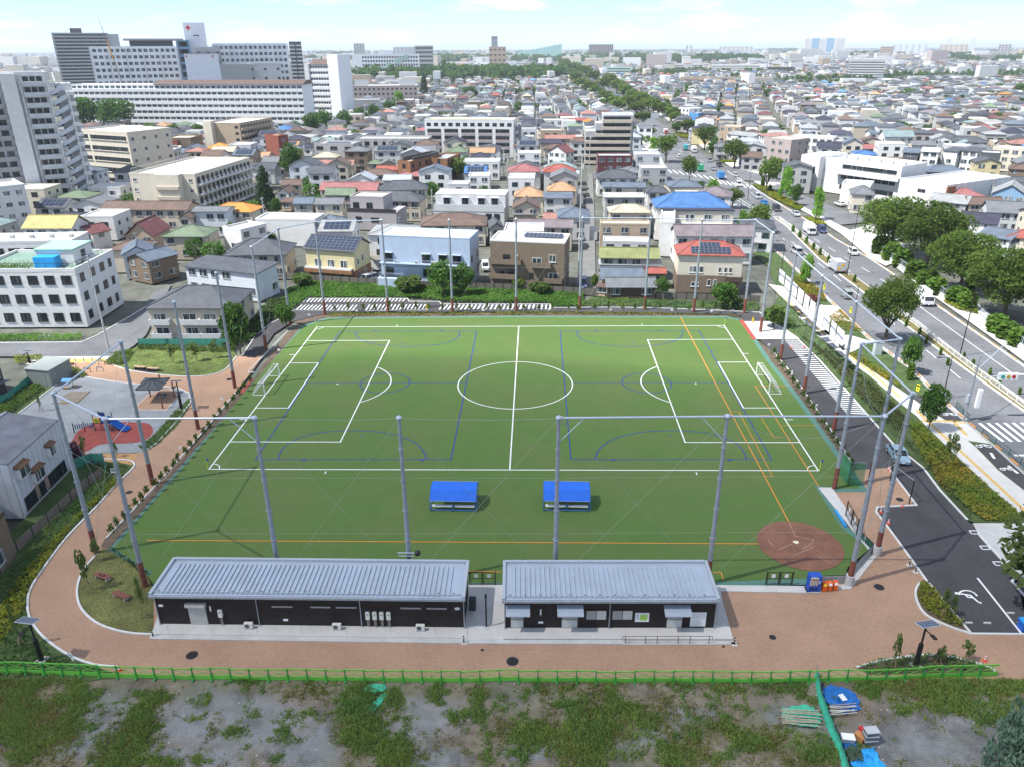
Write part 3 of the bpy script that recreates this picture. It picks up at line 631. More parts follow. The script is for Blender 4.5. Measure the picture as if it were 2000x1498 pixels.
s_=MB().box(x0,x1,ov-.06,ov,0,2.15).build('roller_shutter',shut,t)
for k in range(14):
 if k==0:slm=MB().box(x0+.02,x1-.02,-.012,.0,0,.10).mesh('shutter_slat',shut,uv=False)
 link('slat',slm,s_,(0,ov-.061,.08+k*.145))
MB().box(x0-.12,x1+.12,ov-.34,ov-.0,2.16,2.5).build('shutter_box',mat('shutter_box',(.52,.51,.47),.5,.05),t)
for q in((530,572),(605,646),(655,697),(781,823),(832,873)):
 a,zt=onwall(C1,q[0],1183);c,_=onwall(C1,q[1],1183)
 w_=MB().box(a,c,ov-.05,ov-.0,2.05,2.30).build('slit_window',frame_d,t);MB().box(a+.04,c-.04,ov-.062,ov-.051,2.09,2.26).build('pane',slitm,w_)
cream=mat('cream_casing',(.66,.66,.60),.5,.05,2)
def heater(info,x,h0=.95,hh=.78):
 t=info[0];ov=info[4];o=MB().box(-.19,.19,-.24,0,0,hh).box(-.12,.12,-.20,-.05,hh,hh+.06).mesh('water_heater',cream,uv=False)
 q=link('water_heater',o,t,(x,ov,h0));b_=MB()
 for k in(-.08,.02,.1):b_.tube((k,-.12,0),(k,-.12,-h0+.03),.022,None,6)
 b_.build('pipes',mat('pipe_tan',(.45,.40,.34),.6,.1),q)
 MB().box(-.10,.10,-.252,-.241,hh*.72,hh*.8).build('vent',blackm,q)
x,_=onwall(C1,432,1200);heater(C1,x,1.0)
for q in(719,732.5,746,759.5):x,_=onwall(C1,q,1205);heater(C1,x)
fan=mat('fan_grille',(.10,.10,.10),.5,.1)
def acunit(info,x,y=-.45):
 t=thing('air_conditioner_unit','cream outdoor air conditioner unit on the step before the long clubhouse','air conditioner',(0,0,0),info[0].rotation_euler.z,'air conditioner units before the long clubhouse')
 A,ex,ey=info[5:8];p=A+ex*x+ey*(info[4]+y);t.location=(p.x,p.y,.165)
 MB().box(-.40,.40,-.15,.15,.08,.62).build('casing',cream,t);MB().tube((-.1,-.151,.35),(-.1,-.165,.35),.22,None,18).build('fan_grille',fan,t)
 MB().box(-.34,-.26,-.2,.2,0,.08).box(.26,.34,-.2,.2,0,.08).build('feet',conc,t)
for q in(489,660,822):x,_=onwall(C1,q,1215);acunit(C1,x)
for q in(503,704,906):x,_=onwall(C1,q,1190);pdown(C1,x)
pdown(C1,.2)
x,z=onwall(C1,411,1188);MB().box(x-.06,x+.06,ov-.07,ov,z-.25,z+.3).build('wall_lamp',white,t)
for q,z in((314,1182),(558,1210),(893,1188)):x,zz=onwall(C1,q,z);MB().box(x-.22,x+.22,ov-.02,ov,zz-.12,zz+.12).build('notice_plate',white,t)
MB().box(.3,.42,-.02,.2,C1[3]-.45,C1[3]-.33).build('camera',white,t)
x,z=onwall(C1,893,1176);MB().tube((x,ov-.02,2.35),(x-.05,ov-.28,2.25),.05,None,8).build('camera',white,t)
gf=mat('stored_goal_white',(.68,.72,.74),.5,.05)
for a_,c_ in(((343,1090),(399,1089)),((500,1092),(558,1090)),((580,1092),(655,1091)),((662,1092),(738,1091))):
 p=Vector(G(a_[0],a_[1]+2,2.3));q=Vector(G(c_[0],c_[1]+2,2.3));tt=thing('folded_goal_frame','white folded goal frame stored behind the long clubhouse roof','goal frame',(p.x,p.y,0),0,'goal frames stored behind the long clubhouse')
 d_=q-p;b_=MB().tube((0,0,2.3),(d_.x,d_.y,2.3),.05,None,8).tube((0,0,2.3),(0,0,0),.05,None,8).tube((d_.x,d_.y,2.3),(d_.x,d_.y,0),.05,None,8)
 b_.build('front_frame',gf,tt);MB().tube((0,0,2.3),(-.4,-.9,1.9),.03,None,6).tube((d_.x,d_.y,2.3),(d_.x-.4,d_.y-.9,1.9),.03,None,6).tube((-.4,-.9,1.9),(d_.x-.4,d_.y-.9,1.9),.03,None,6).build('stay',gf,tt)
t=C2[0];ov=C2[4];doorm=mat('door_grey',(.33,.32,.30),.5,.06);doorl=mat('door_light',(.52,.53,.50),.5,.06)
for q0,q1,kx in((988,1035,(998,1022)),(1088,1139,(1097,1127)),(1296,1348,(1301,1330))):
 a,_=onwall(C2,q0,1185);c,_=onwall(C2,q1,1185)
 cn=MB().side([(ov-1.05,2.12),(ov-1.05,2.18),(ov,2.62),(ov,2.50)],a,c).build('canopy',roof_si,t)
 rb=MB();k=a+.05
 while k<c-.1:rb.side([(ov-1.05,2.18),(ov-1.05,2.225),(ov,2.665),(ov,2.62)],k,k+.03);k+=.2
 rb.build('canopy_ribs',roof_rim,cn)
 d0,_=onwall(C2,kx[0],1228);d1,_=onwall(C2,kx[1],1228)
 dr=MB().box(d0-.06,d1+.06,ov-.04,ov,0,2.08).build('door',frame_d,t)
 MB().box(d0,d1,ov-.055,ov-.041,1.0,2.02).box(d0,d1,ov-.055,ov-.041,.06,.93,1).build('door_leaf',[doorm,doorl],dr)
 MB().tube((d1-.08,ov-.12,.8),(d1-.08,ov-.12,1.5),.02,None,6).build('handle',galv_l,dr)
 if q0!=988:MB().box((d0+d1)/2-.25,(d0+d1)/2+.25,ov-.066,ov-.056,1.5,1.75).build('door_notice',white,dr)
for q0,q1 in((1144,1185),(1195,1236)):
 a,_=onwall(C2,q0,1200);c,_=onwall(C2,q1,1200);m_=(a+c)/2
 f_=MB().box(a,c,ov-.05,ov,.95,2.05).build('window',blackm,t)
 MB().box(a+.06,m_-.03,ov-.062,ov-.051,1.01,1.99).build('pane',mat('blind_grey',(.34,.335,.31),.4,.05),f_);MB().box(m_+.03,c-.06,ov-.062,ov-.051,1.01,1.99).build('pane',mat('blind_cream',(.56,.55,.49),.4,.05),f_)
for q in(986,1191,1399):x,_=onwall(C2,q,1195);pdown(C2,x)
x,z=onwall(C2,1056,1194);MB().box(x-.06,x+.06,ov-.07,ov,z-.35,z+.3).build('wall_lamp',white,t)
x,z=onwall(C2,1056,1215);MB().box(x-.22,x+.22,ov-.02,ov,z-.1,z+.12).build('notice_plate',white,t)
x,z=onwall(C2,1045,1177);MB().box(x-.05,x+.05,ov-.12,ov,z-.05,z+.08).build('alarm_lamp',mat('alarm_red',(.5,.06,.02),.4,.05),t)
a,zt=onwall(C2,1241,1196);c,zb=onwall(C2,1267,1213)
mb_=MB().box(a,c,ov-.05,ov,zb,zt).build('map_board',white,t);w_=c-a;hh=zt-zb
MB().poly([(a+w_*.32,ov-.053,zb+hh*.15),(a+w_*.86,ov-.053,zb+hh*.15),(a+w_*.9,ov-.053,zb+hh*.8),(a+w_*.36,ov-.053,zb+hh*.85)]).build('map_field',mat('map_green',(.38,.62,.12),.5,.04),mb_)
b=MB()
for k in range(5):b.poly([(a+w_*(.05+.04*(k%2)),ov-.054,zb+hh*(.2+.13*k)),(a+w_*.26,ov-.054,zb+hh*(.2+.13*k)),(a+w_*.26,ov-.054,zb+hh*(.26+.13*k)),(a+w_*(.05+.04*(k%2)),ov-.054,zb+hh*(.26+.13*k))])
b.build('map_legend',mat('map_print',(.25,.32,.33),.6,.2),mb_)
a,zt=onwall(C2,1350,1195);c,zb=onwall(C2,1377,1222)
mb_=MB().box(a,c,ov-.05,ov,zb,zt).build('rules_board',white,t);b=MB();w_=c-a;hh=zt-zb
for k in range(9):z0=zb+hh*(.08+.095*k);b.poly([(a+w_*.1,ov-.053,z0),(a+w_*(.6+.3*((k*7)%3)/2),ov-.053,z0),(a+w_*(.6+.3*((k*7)%3)/2),ov-.053,z0+.03),(a+w_*.1,ov-.053,z0+.03)])
b.build('rules_print',mat('map_print',(0,0,0)),mb_)
b=MB();z=.16
def slab(px,z,nm='slab',m=conc_l):return sheet(nm,px,z,m,h=z+.06)
slab([(297,1239),(320,1180),(400,1120),(905,1120),(916,1150),(914,1256),(915,1249),(297,1240)][:1]+[(330,1140),(915,1143),(912,1248),(298,1240)],.16,'clubhouse_step')
slab([(297,1240),(912,1248),(912,1257),(296,1248)],.08,'clubhouse_step',conc)
slab([(915,1143),(983,1143),(983,1250),(912,1250)],.10,'passage_floor')
slab([(983,1143),(1405,1145),(1412,1180),(1432,1250),(983,1249)],.16,'clubhouse_step')
slab([(912,1250),(1217,1250),(1217,1258),(912,1257)],.08,'clubhouse_step',conc);slab([(1217,1251),(1432,1251),(1438,1258),(1217,1259)],.05,'ramp',conc)
slab([(1405,1143),(1575,1145),(1648,1142),(1660,1150),(1570,1158),(1406,1155)],.08,'edge_walk',conc_l)
slab([(1648,1140),(1702,1077),(1713,1085),(1660,1152)],.07,'edge_walk',conc_l);slab([(1598,952),(1625,952),(1703,1068),(1697,1075)],.05,'edge_walk',conc_l)
b=MB()
for x_ in range(330,915,87):ribbon(b,g2([(x_,1241),(x_-3,1225)]),.03,.166)
b.build('slab_joints',mat('joint_grey',(.3,.3,.3)),kind='structure')
t=thing('handrail','low brown handrail along the ramp before the right clubhouse','handrail',G(1217,1256));o=Vector(t.location);b=MB();pts=[]
for x_ in(1221,1260,1283,1324,1347,1384):
 p=Vector(G(x_,1257))-o;pts.append(p)
 MB().tube((p.x,p.y,0),(p.x,p.y,.85),.03,None,8).build('post',blackm,t)
MB().path([(pts[0].x-.3,pts[0].y,.55),(pts[0].x-.2,pts[0].y,.87)]+[(p.x,p.y,.88)for p in pts]+[(pts[-1].x+.25,pts[-1].y,.87),(pts[-1].x+.3,pts[-1].y,.6)],.03).build('rail',mat('brown_rail',(.22,.14,.10),.5,.1),t)
for xx in(992,1283):
 pass
def solar_lamp(top,base,label,yaw):
 bx=G(*base);h=HT(base[0],base[1],top[1]);t=thing('solar_lamp',label,'street lamp',bx,yaw,'solar lamps in the park')
 MB().prism([(-.45,-.45),(.45,-.45),(.45,.45),(-.45,.45)],0,.12).build('base_plate',conc_l,t)
 MB().tube((0,0,.1),(0,0,h*.52),.22,.20,12).build('battery_sleeve',blackm,t);MB().tube((0,0,h*.5),(0,0,h-.15),.09,.08,10).build('post',blackm,t)
 MB().bar((0,0,h*.86),(0,-.9,h*.88),.07).box(-.16,.16,-1.3,-.75,h*.865,h*.885).build('lamp_head',blackm,t)
 p=MB().side([(-.52,0),(-.52,.05),(.52,.05),(.52,0)],-.85,.85).build('solar_panel',galv_l,t,(0,-.1,h));p.rotation_euler=(R(-14),0,0)
 cm=MB().box(-.115,.115,-.145,.145,0,.006).mesh('cell',mat('pv_cell',(.018,.028,.055),.2,.1,spec=.6),uv=False)
 for i in range(6):
  for j in range(3):link('cell',cm,p,((i-2.5)*.27,(j-1)*.32,.052))
 return t
solar_lamp((54,1210),(82,1290),'solar lamp at lower left outside the curved path',R(-8));solar_lamp((1808,1217),(1788,1300),'solar lamp at lower right in the kerbed planting bed',R(12))
solar_lamp((62,686),(59,711),'solar lamp behind the grey storage shed',R(0));solar_lamp((343,744),(355,800),'solar lamp between the shelter and the curved kerb',R(2))
FB=[(-20,1313),(40,1314),(125,1318),(200,1321),(300,1325),(400,1326),(500,1328),(600,1328),(700,1330),(795,1330),(880,1332),(980,1330),(1100,1331),(1220,1332),(1310,1331),(1400,1333),(1500,1333),(1580,1331),(1640,1329),(1700,1330),(1780,1326),(1850,1322),(1948,1320)]
fg=mat('barrier_green',(.14,.46,.055),.55,.1,2);fgd=mat('barrier_post_green',(.04,.30,.06),.55,.1,2)
wp=g2(FB);L_=[0]
for p,q in zip(wp,wp[1:]):L_.append(L_[-1]+math.hypot(q[0]-p[0],q[1]-p[1]))
N_=int(L_[-1]/1.62);t=thing('barrier_fence','bright green plastic barrier fence running along the brick path front','fence',(*wp[0],0));o=Vector(t.location)
def along(s):
 for i in range(len(L_)-1):
  if s<=L_[i+1]or i==len(L_)-2:f=(s-L_[i])/(L_[i+1]-L_[i]);return Vector((wp[i][0]+(wp[i+1][0]-wp[i][0])*f,wp[i][1]+(wp[i+1][1]-wp[i][1])*f,0))
Lp=1.62;HF=1.28
pm=MB().box(0,Lp-.08,-.02,.02,0,.44).bar((0,0,1.2),(Lp-.08,0,1.2),.06,.10).bar((0,0,.46),(Lp-.08,0,1.16),.035,.03).bar((0,0,1.16),(Lp-.08,0,.46),.035,.03).bar((0,0,.64),(Lp-.08,0,.64),.02,.03).mesh('barrier_panel',fg,uv=False)
po=MB().box(-.05,.05,-.06,.06,0,HF).box(-.07,.07,-.3,.3,0,.08).mesh('barrier_post',fgd,uv=False)
for k in range(N_):
 a_=along(k*L_[-1]/N_)-o;c_=along((k+1)*L_[-1]/N_)-o;ang=math.atan2(c_.y-a_.y,c_.x-a_.x)
 z_=.04*math.sin(k*1.7);q=link('panel',pm,t,(a_.x+.05*math.cos(ang),a_.y+.05*math.sin(ang),z_),ang);q.rotation_euler=(R(rnd.uniform(-3,3)),R(rnd.uniform(-1.2,1.2)),ang)
 link('post',po,t,(a_.x,a_.y,0),ang+R(90)if False else ang)
def dugout(px,label):
 c=G(*px);t=thing('team_shelter',label,'team shelter',c,R(-1),'team shelters on the touchline');bl=mat('blue_frame',(.03,.16,.50),.45,.08,2);H_=1;cv=mat('blue_canvas',(.018,.135,.62),.7,.08,1.5)
 W,D=2.68,1.05;b=MB()
 for x in(-W,0,W):
  b.tube((x,-D,.08),(x,-D,1.15),.035,None,8).tube((x,D,.08),(x,D,1.75),.035,None,8)
 for y in(-D,D):b.tube((-W,y,.12),(W,y,.12),.035,None,8)
 for x in(-W,W):b.tube((x,-D,.12),(x,D,.12),.035,None,8).tube((x,D,1.75),(x,-D*.15,1.95),.035,None,8).tube((x,-D*.15,1.95),(x,-D,1.15),.035,None,8)
 b.tube((-W,-D*.5,1.62),(W,-D*.5,1.62),.03,None,8)
 b.build('frame',bl,t)
 b=MB();prof=[(D,1.35),(D-.02,1.80),(.35,1.98),(-D*.35,1.90),(-D-.02,1.12)]
 for(y0,z0),(y1,z1)in zip(prof,prof[1:]):
  for x0,x1 in((-W+.05,0),(0,W-.05)):b.poly([(x0,y0,z0),(x0,y1,z1),(x1,y1,z1-.00),(x1,y0,z0)])
 cvo=b.build('canopy',cv,t);cvo.modifiers.new('s','SOLIDIFY').thickness=.02
 for x0,x1 in((-W+.22,-.12),(.12,W-.22)):MB().box(x0,x1,-D+.05,-D+.35,.42,.47).build('seat',white,t);
 b=MB()
 for x in(-W+.2,-.05,W-.2):b.tube((x-.03,-D-.05,.07),(x+.03,-D-.05,.07),.07,None,8).tube((x-.03,D,.07),(x+.03,D,.07),.07,None,8)
 b.build('castors',blackm,t)
 b=MB()
 for k in range(int(2*W/.14)):b.box(-W+.07+k*.14,-W+.10+k*.14,-D-.06,-D-.01,1.12,1.17);b.box(-W+.07+k*.14,-W+.10+k*.14,D-.02,D+.03,1.78,1.83)
 b.build('lacing',white,t,kind='stuff');t.scale=(1,1.45,1.22);return t
dugout((888,984),'blue canvas team shelter with white benches, left of the pair');dugout((1106,984),'blue canvas team shelter with white benches, right of the pair behind a pole')
netm=mat('white_net',(.7,.72,.7),.8,.05)
def goal(p0,p1,sgn,label):
 A=Vector(FLD(*p0)+(0,));B_=Vector(FLD(*p1)+(0,));t=thing('football_goal',label,'goal',A,math.atan2((B_-A).y,(B_-A).x),'football goals');w=(B_-A).length;H=2.15
 b=MB().tube((0,0,0),(0,0,H),.085,None,8).tube((w,0,0),(w,0,H),.085,None,8).tube((0,0,H),(w,0,H),.085,None,8);b.build('goal_frame',white,t)
 s=sgn;b=MB()
 for x in(0,w):b.tube((x,0,.05),(x,s*2.0,.05),.04,None,6).tube((x,0,H),(x,s*.85,H-.04),.035,None,6).tube((x,s*.85,H-.04),(x,s*2.0,.05),.035,None,6)
 b.tube((0,s*2,.05),(w,s*2,.05),.04,None,6);b.build('back_frame',white,t)
 b=MB();r_=.009
 for k in range(1,int(w/.3)):x=k*.3;b.tube((x,s*.03,H),(x,s*.85,H-.12),r_,None,3,cap=False).tube((x,s*.85,H-.12),(x,s*1.8,.05),r_,None,3,cap=False)
 for k in range(1,8):z=H*k/8;y=s*(2-1.15*z/H);b.tube((0,y,z),(w,y,z),r_,None,3,cap=False);b.tube((0,0,z),(0,y,z),r_,None,3,cap=False);b.tube((w,0,z),(w,y,z),r_,None,3,cap=False)
 b.build('net',netm,t,kind='stuff')
goal((-LX,-4.3),(-LX,3.2),1,'white football goal with net at the left end of the pitch');goal((LX,-4.0),(LX,3.4),-1,'white football goal with net at the right end of the pitch')
fy=mat('flag_yellow',(.62,.75,.03),.5,.05);fb=mat('flag_blue',(.02,.1,.5),.6,.05)
for s,q,l_ in((-1,-1,'yellow corner post with blue flag at the near left corner'),(1,-1,'yellow corner post with blue flag at the near right corner'),(-1,1,'yellow corner post at the far left corner of the pitch'),(1,1,'yellow corner post at the far right corner of the pitch')):
 p=FLD(s*(LX+.1),q*(LY+.1));t=thing('corner_flag',l_,'corner flag',(*p,0),0,'corner flags of the pitch')
 MB().tube((0,0,0),(0,0,1.5),.04,None,8).build('post',fy,t);MB().box(-.02,.28,-.01,.01,1.28,1.6).build('flag',fb,t)
p=PW[3];t=thing('camera_arm','steel camera arm with dome clamped to the pole behind the long roof','camera',(p[0],p[1],4.2))
MB().tube((-1.0,-.35,0),(.7,-.35,0),.05,None,8).tube((-.9,-.5,-.25),(.6,-.5,-.25),.04,None,8).build('arm',galv_l,t);MB().lathe([(.1,.3),(.28,.2),(.3,0),(.2,-.2),(.05,-.28)],12,(.95,-.4,0)).build('dome',blackm,t)
orange=mat('orange_plastic',(.75,.13,.015),.5,.08,2);conered=mat('cone_red',(.72,.09,.03),.5,.08)
c=G(1589,1157);t=thing('vending_machine','blue drinks vending machine beside the orange bins','vending machine',(c[0],c[1],.08),R(0));vb=mat('vending_blue',(.018,.075,.42),.4,.06)
W,D,H=1.16,.75,1.85;MB().box(-W,W*0+.0,0,0,0,0)
MB().box(-W/2,W/2,0,D,.06,H).box(-W/2+.05,-W/2+.25,.05,D-.05,0,.06).box(W/2-.25,W/2-.05,.05,D-.05,0,.06).build('cabinet',vb,t)
dw=MB().box(-W/2+.08,W/2-.32,-.03,0,.75,H-.12).build('display_window',mat('vending_white',(.66,.70,.72),.25,.04),t)
cols=[mat('can_'+n_,c_,.35,.1)for n_,c_ in(('red',(.6,.05,.04)),('green',(.1,.35,.1)),('yellow',(.65,.45,.03)),('white',(.7,.7,.68)),('brown',(.15,.07,.04)))]
cm=[MB().tube((0,0,0),(0,0,.17),.028,None,8).mesh('drink_can',k_,uv=False)for k_ in cols]
for j in range(3):
 MB().box(-W/2+.1,W/2-.34,-.07,-.03,.80+j*.31,.83+j*.31).build('shelf',mat('shelf_grey',(.3,.33,.36)),dw)
 for i in range(8):link('can',cm[(i*3+j*2+i//3)%5],dw,(-W/2+.15+i*.085,-.055,.835+j*.31))
MB().box(W/2-.26,W/2-.1,-.02,0,1.0,1.35).build('coin_panel',mat('panel_silver',(.5,.52,.54),.4),t);MB().box(-W/2+.15,W/2-.25,-.02,0,.28,.42).build('outlet_flap',blackm,t)
b=MB();
for i,x in enumerate((0,.14,.28,.40)):b.box(-W/2+.12+x,-W/2+.20+x,-.012,0,H-.10,H-.03)
b.build('lettering',mat('lettering_sky',(.35,.6,.8)),t)
MB().box(-W/2-.1,W/2+.1,-.1,D+.1,-.04,0).build('plinth',conc_l,t)
for i,(x,y)in enumerate(((1610,1156),(1620,1155),(1631,1154))):
 c=G(x,y);t=thing('recycling_bin',('orange recycling bin with yellow notice next to the vending machine','orange recycling bin in the middle of the row of three','orange recycling bin at the right end of the row of three')[i],'bin',(c[0],c[1],.08),0,'orange bins by the vending machine')
 MB().side([(0,0),(.42,0),(.40,.62),(.0,.62)],-.21,.21).build('bin_body',orange,t);MB().side([(-.03,.62),(.43,.62),(.43,.92),(.08,.92)],-.22,.22).build('lid',orange,t)
 MB().poly([(-.16,-.026,.64),(.16,-.026,.64),(.16,.06,.88),(-.16,.06,.88)]).build('notice',[mat('bin_yellow',(.8,.5,.03)),white,white][i],t)
def cone(px,label,big=False):
 c=G(*px);t=thing('traffic_cone',label,'traffic cone',c,rnd.random(),'orange and white traffic cones')
 b=MB().box(-.19,.19,-.19,.19,0,.04);pr=[(.14,.04),(.115,.2),(.095,.32),(.07,.45),(.045,.6),(.03,.7)]
 b.build('base',conered,t)
 for k in range(5):MB().lathe([(pr[k][0],pr[k][1]),(pr[k+1][0],pr[k+1][1])],12).build('band',conered if k%2==0 else white,t)
for q,l_ in(((1720,1000),'traffic cone on the kerb point nearest the tall pole'),((1761,989),'traffic cone in front of the lone lamp post by the car park'),((1735,1022),'traffic cone at the car park edge below the kerb point'),((1737,918),'traffic cone left of the parked silver blue car'),((1923,1290),'traffic cone with white ribbon near the lower right planting bed'),((235,1309),'traffic cone wrapped in white by the green fence at lower left'),((1546,680),'traffic cone at the left of the zebra path head'),((1571,679),'traffic cone at the right of the zebra path head')):cone(q,l_)
iron=mat('cast_iron',(.035,.04,.045),.6,.3,6)
for x,y,r_,l_ in((375,1279,.52,'dark round manhole cover in the brick path at lower left'),(1001,1291,.55,'dark round manhole cover before the right clubhouse'),(1717,1146,.5,'dark round manhole cover in the wide brick plaza'),(1509,1244,.32,'small dark round manhole cover in the brick plaza'),(1757,975,.42,'dark round manhole cover in the brick corner by the car park'),(252,961,.4,'dark round manhole cover in the left path by the fence end'),(448,741,.5,'dark oval manhole cover in the path left of the goal'),(942,1269,.15,'tiny dark drain cover in the brick path by the passage'),(1413,1262,.14,'tiny dark drain cover by the ramp end')):
 c=G(x,y);t=thing('manhole_cover',l_,'manhole cover',(c[0],c[1],.002),0);MB().tube((0,0,0),(0,0,.012),r_,None,24).build('cover',iron,t);MB().tube((0,0,.012),(0,0,.016),r_*.82,None,20).build('cover_centre',blackm,t)
def bollard(px,label,grp='bollards',h=.8):c=G(*px);t=thing('bollard',label,'bollard',c,0,grp);MB().tube((0,0,0),(0,0,h),.06,None,8).build('post',dkbrown,t);MB().prism([(-.25,-.25),(.25,-.25),(.25,.25),(-.25,.25)],0,.05).build('foot',conc_l,t);MB().tube((0,0,h-.2),(0,0,h-.12),.065,None,8).build('band',white,t)
for k in range(9):bollard((98+k*16.6,709-.3*k),'short dark bollard in the row between street and playground','row of bollards by the street',.9)
bollard((1776,1104),'short dark bollard at the car park kerb, upper of two');bollard((1788,1117),'short dark bollard at the car park kerb, lower of two');bollard((299,1243),'short dark bollard at the left end of the clubhouse step');bollard((906,1255),'dark bollard hung with tags at the passage corner');bollard((1434,1258),'dark bollard with hose tap right of the ramp')
c=G(950,1225);t=thing('lamp_post','slim black lamp post standing in the passage between the clubhouses','lamp post',(c[0],c[1],.1));MB().tube((0,0,0),(0,0,.04),.32,None,16).build('base',conc,t);MB().tube((0,0,0),(0,0,3.4),.075,None,8).box(-.1,.1,-.1,.1,3.4,3.7).build('post',blackm,t)
c=G(923,1194);t=thing('storage_bin','dark grey wheeled bin beside the long clubhouse in the passage','bin',(c[0],c[1],.1));MB().side([(0,0),(.7,0),(.8,1.1),(.4,1.3),(-.05,1.0)],-.3,.3).build('body',mat('dark_grey_plastic',(.05,.06,.07),.6),t);MB().box(-.34,.34,-.02,.6,1.02,1.08).build('lid',blackm,t)
def gate(a,c_,label,h=1.65,n=2,name='gate',cat='gate'):
 A=Vector(G(*a));B_=Vector(G(*c_));w=(B_-A).length;t=thing(name,label,cat,(A.x,A.y,.08),math.atan2((B_-A).y,(B_-A).x));b=MB()
 for k in range(n+1):MB().box(w*k/n-.04,w*k/n+.04,-.04,.04,0,h).build('post',blackm,t)
 for k in range(n):
  x0,x1=w*k/n+.08,w*(k+1)/n-.08;b=MB()
  for z in(.12,h*.5,h-.12):b.box(x0,x1,-.02,.02,z-.025,z+.025)
  b.box(x0,x0+.05,-.02,.02,.12,h-.12).box(x1-.05,x1,-.02,.02,.12,h-.12);leaf=b.build('leaf',blackm,t)
  m=MB();x=x0+.12
  while x<x1-.05:m.box(x-.006,x+.006,-.006,.006,.12,h-.12);x+=.15
  m.build('mesh',blackm,leaf);MB().box((x0+x1)/2-.18,(x0+x1)/2+.18,-.04,-.03,h*.55,h*.8).build('notice',white,leaf)
 return t
gate((918,1143),(968,1143),'black mesh double gate at the end of the passage');gate((1495,1143),(1546,1143),'black mesh double gate left of the vending machine',n=2);gate((1651,1007),(1672,1045),'black mesh gate on the avenue side of the clay circle',h=2.0,n=2)
A=G(1575,1140);B_=G(1648,1138);C_=G(1704,1076);D_=G(1672,1045)
t=thing('corner_wall','low concrete wall with black rail at the near right pitch corner','wall',(0,0,0));blk=mat('block_wall',(.36,.36,.35),.9,.1,1,kind='brick',sp=.4,sp2=.2)
ribbon(MB(),[A[:2],B_[:2],C_[:2]],.15,.85,0,.85).build('wall',blk,t);MB().path([(A[0],A[1],.95),(B_[0],B_[1],.95),(C_[0],C_[1],.95),(D_[0],D_[1],.95)],.035).build('rail',blackm,t)
gp=mat('green_windbreak',(.02,.085,.055),.8,.12,2);d=Vector(C_)-Vector(D_)
for k in range(2):a_=Vector(D_)+d*(k/2+.02);c_=Vector(D_)+d*(k/2+.48);MB().poly([(a_.x,a_.y,.1),(c_.x,c_.y,.1),(c_.x,c_.y,.9),(a_.x,a_.y,.9)]).build('windbreak_panel',gp,t)
c=G(1632,997);e=G(1652,1030);t=thing('blue_trough','long bright blue sandbag roll lying on the turf border by the gate','blue roll',c,math.atan2(e[1]-c[1],e[0]-c[0]));w=math.hypot(e[0]-c[0],e[1]-c[1]);bb=mat('bright_blue',(.02,.3,.8),.5,.1)
for k in range(5):MB().tube((w*k/5+.02,0,.13),(w*(k+1)/5-.02,0,.13),.13,None,10).build('roll',bb,t)
pts=[G(1628,955),G(1610,860),G(1700,957)];t=thing('practice_net','green practice net panels beside the pole near the parked car','net',G(1640,955));o=Vector(t.location);gn=mat('green_netting',(.03,.22,.09),.8,.1)
for q0,q1 in(((1638,925),(1656,948)),((1656,948),(1684,948))):
 a_=Vector(G(*q0))-o;c_=Vector(G(*q1))-o;b=MB();n_=20;f=MB().tube(a_,a_+Vector((0,0,3.2)),.03,None,6).tube(c_,c_+Vector((0,0,3.2)),.03,None,6).tube(a_+Vector((0,0,3.2)),c_+Vector((0,0,3.2)),.03,None,6).build('net_frame',galv,t)
 for k in range(n_+1):p_=a_.lerp(c_,k/n_);b.bar(p_,p_+Vector((0,0,3.2)),.025)
 for k in range(26):z=Vector((0,0,3.2*k/26));b.bar(a_+z,c_+z,.025)
 b.build('netting',gn,f,kind='stuff')
wood=mat('red_wood',(.20,.075,.055),.7,.2,3)
def table(px,rz,label,planks=4):
 c=G(*px);t=thing('garden_bench',label,'bench',c,rz,'wooden benches in the left garden')
 for k in range(planks):MB().box(-.95,.95,-.34+k*.17,-.19+k*.17,.40,.45).build('plank',wood,t)
 for x in(-.7,.7):MB().box(x-.05,x+.05,-.3,.3,0,.40).build('leg',conc_l,t)
 return t
tb=table((202,1130),R(-22),'red brown bench with two round seats in the left garden');
for x in(-.3,.2):MB().tube((x,0,.45),(x,0,.5),.13,None,14).build('seat_pad',dkbrown,tb)
table((238,1167),R(-25),'red brown slatted bench in the left garden lower of two')
for q in((1020,1130),):pass
wl=mat('light_wood',(.42,.29,.17),.7,.15,3);rubber=sheet('bench_mat',[(256,723),(277,717),(313,722),(298,731)],.03,mat('black_rubber',(.03,.03,.033),.9,.1))
for q,l_ in(((274,722),'light wooden bench on the black mat, left of the pair'),((300,725),'light wooden bench on the black mat, right of the pair')):
 c=G(*q);t=thing('park_bench',l_,'bench',c,R(-8),'light benches on the playground lawn');MB().box(-1.05,1.05,-.3,.3,.5,.58).build('seat',wl,t)
 for x in(-.8,.8):MB().box(x-.05,x+.05,-.2,.2,0,.5).build('leg',blackm,t)
sA=G(58,757);sB=G(104,757)
shedw=mat('shed_grey_green',(.24,.27,.25),.6,.08,1,kind='siding',sp=.5);A=Vector(G(57,752));B_=Vector(G(102,756));C_=Vector(G(126,736));ex=(B_-A);w=ex.length;ex.normalize();ey=Vector((-ex.y,ex.x,0));d=(C_-B_).length*1.15
t=thing('storage_shed','grey green steel storage shed at the playground edge','shed',A,math.atan2(ex.y,ex.x));H=HT(102,756,725)
MB().side([(0,0),(d,0),(d,H+.15),(0,H)],0,w).build('wall',shedw,t);MB().side([(-.15,H+.01),(-.15,H+.12),(d+.15,H+.3),(d+.15,H+.16)],-.15,w+.15).build('roof',mat('shed_roof',(.30,.33,.31),.6,.06),t)
b=MB()
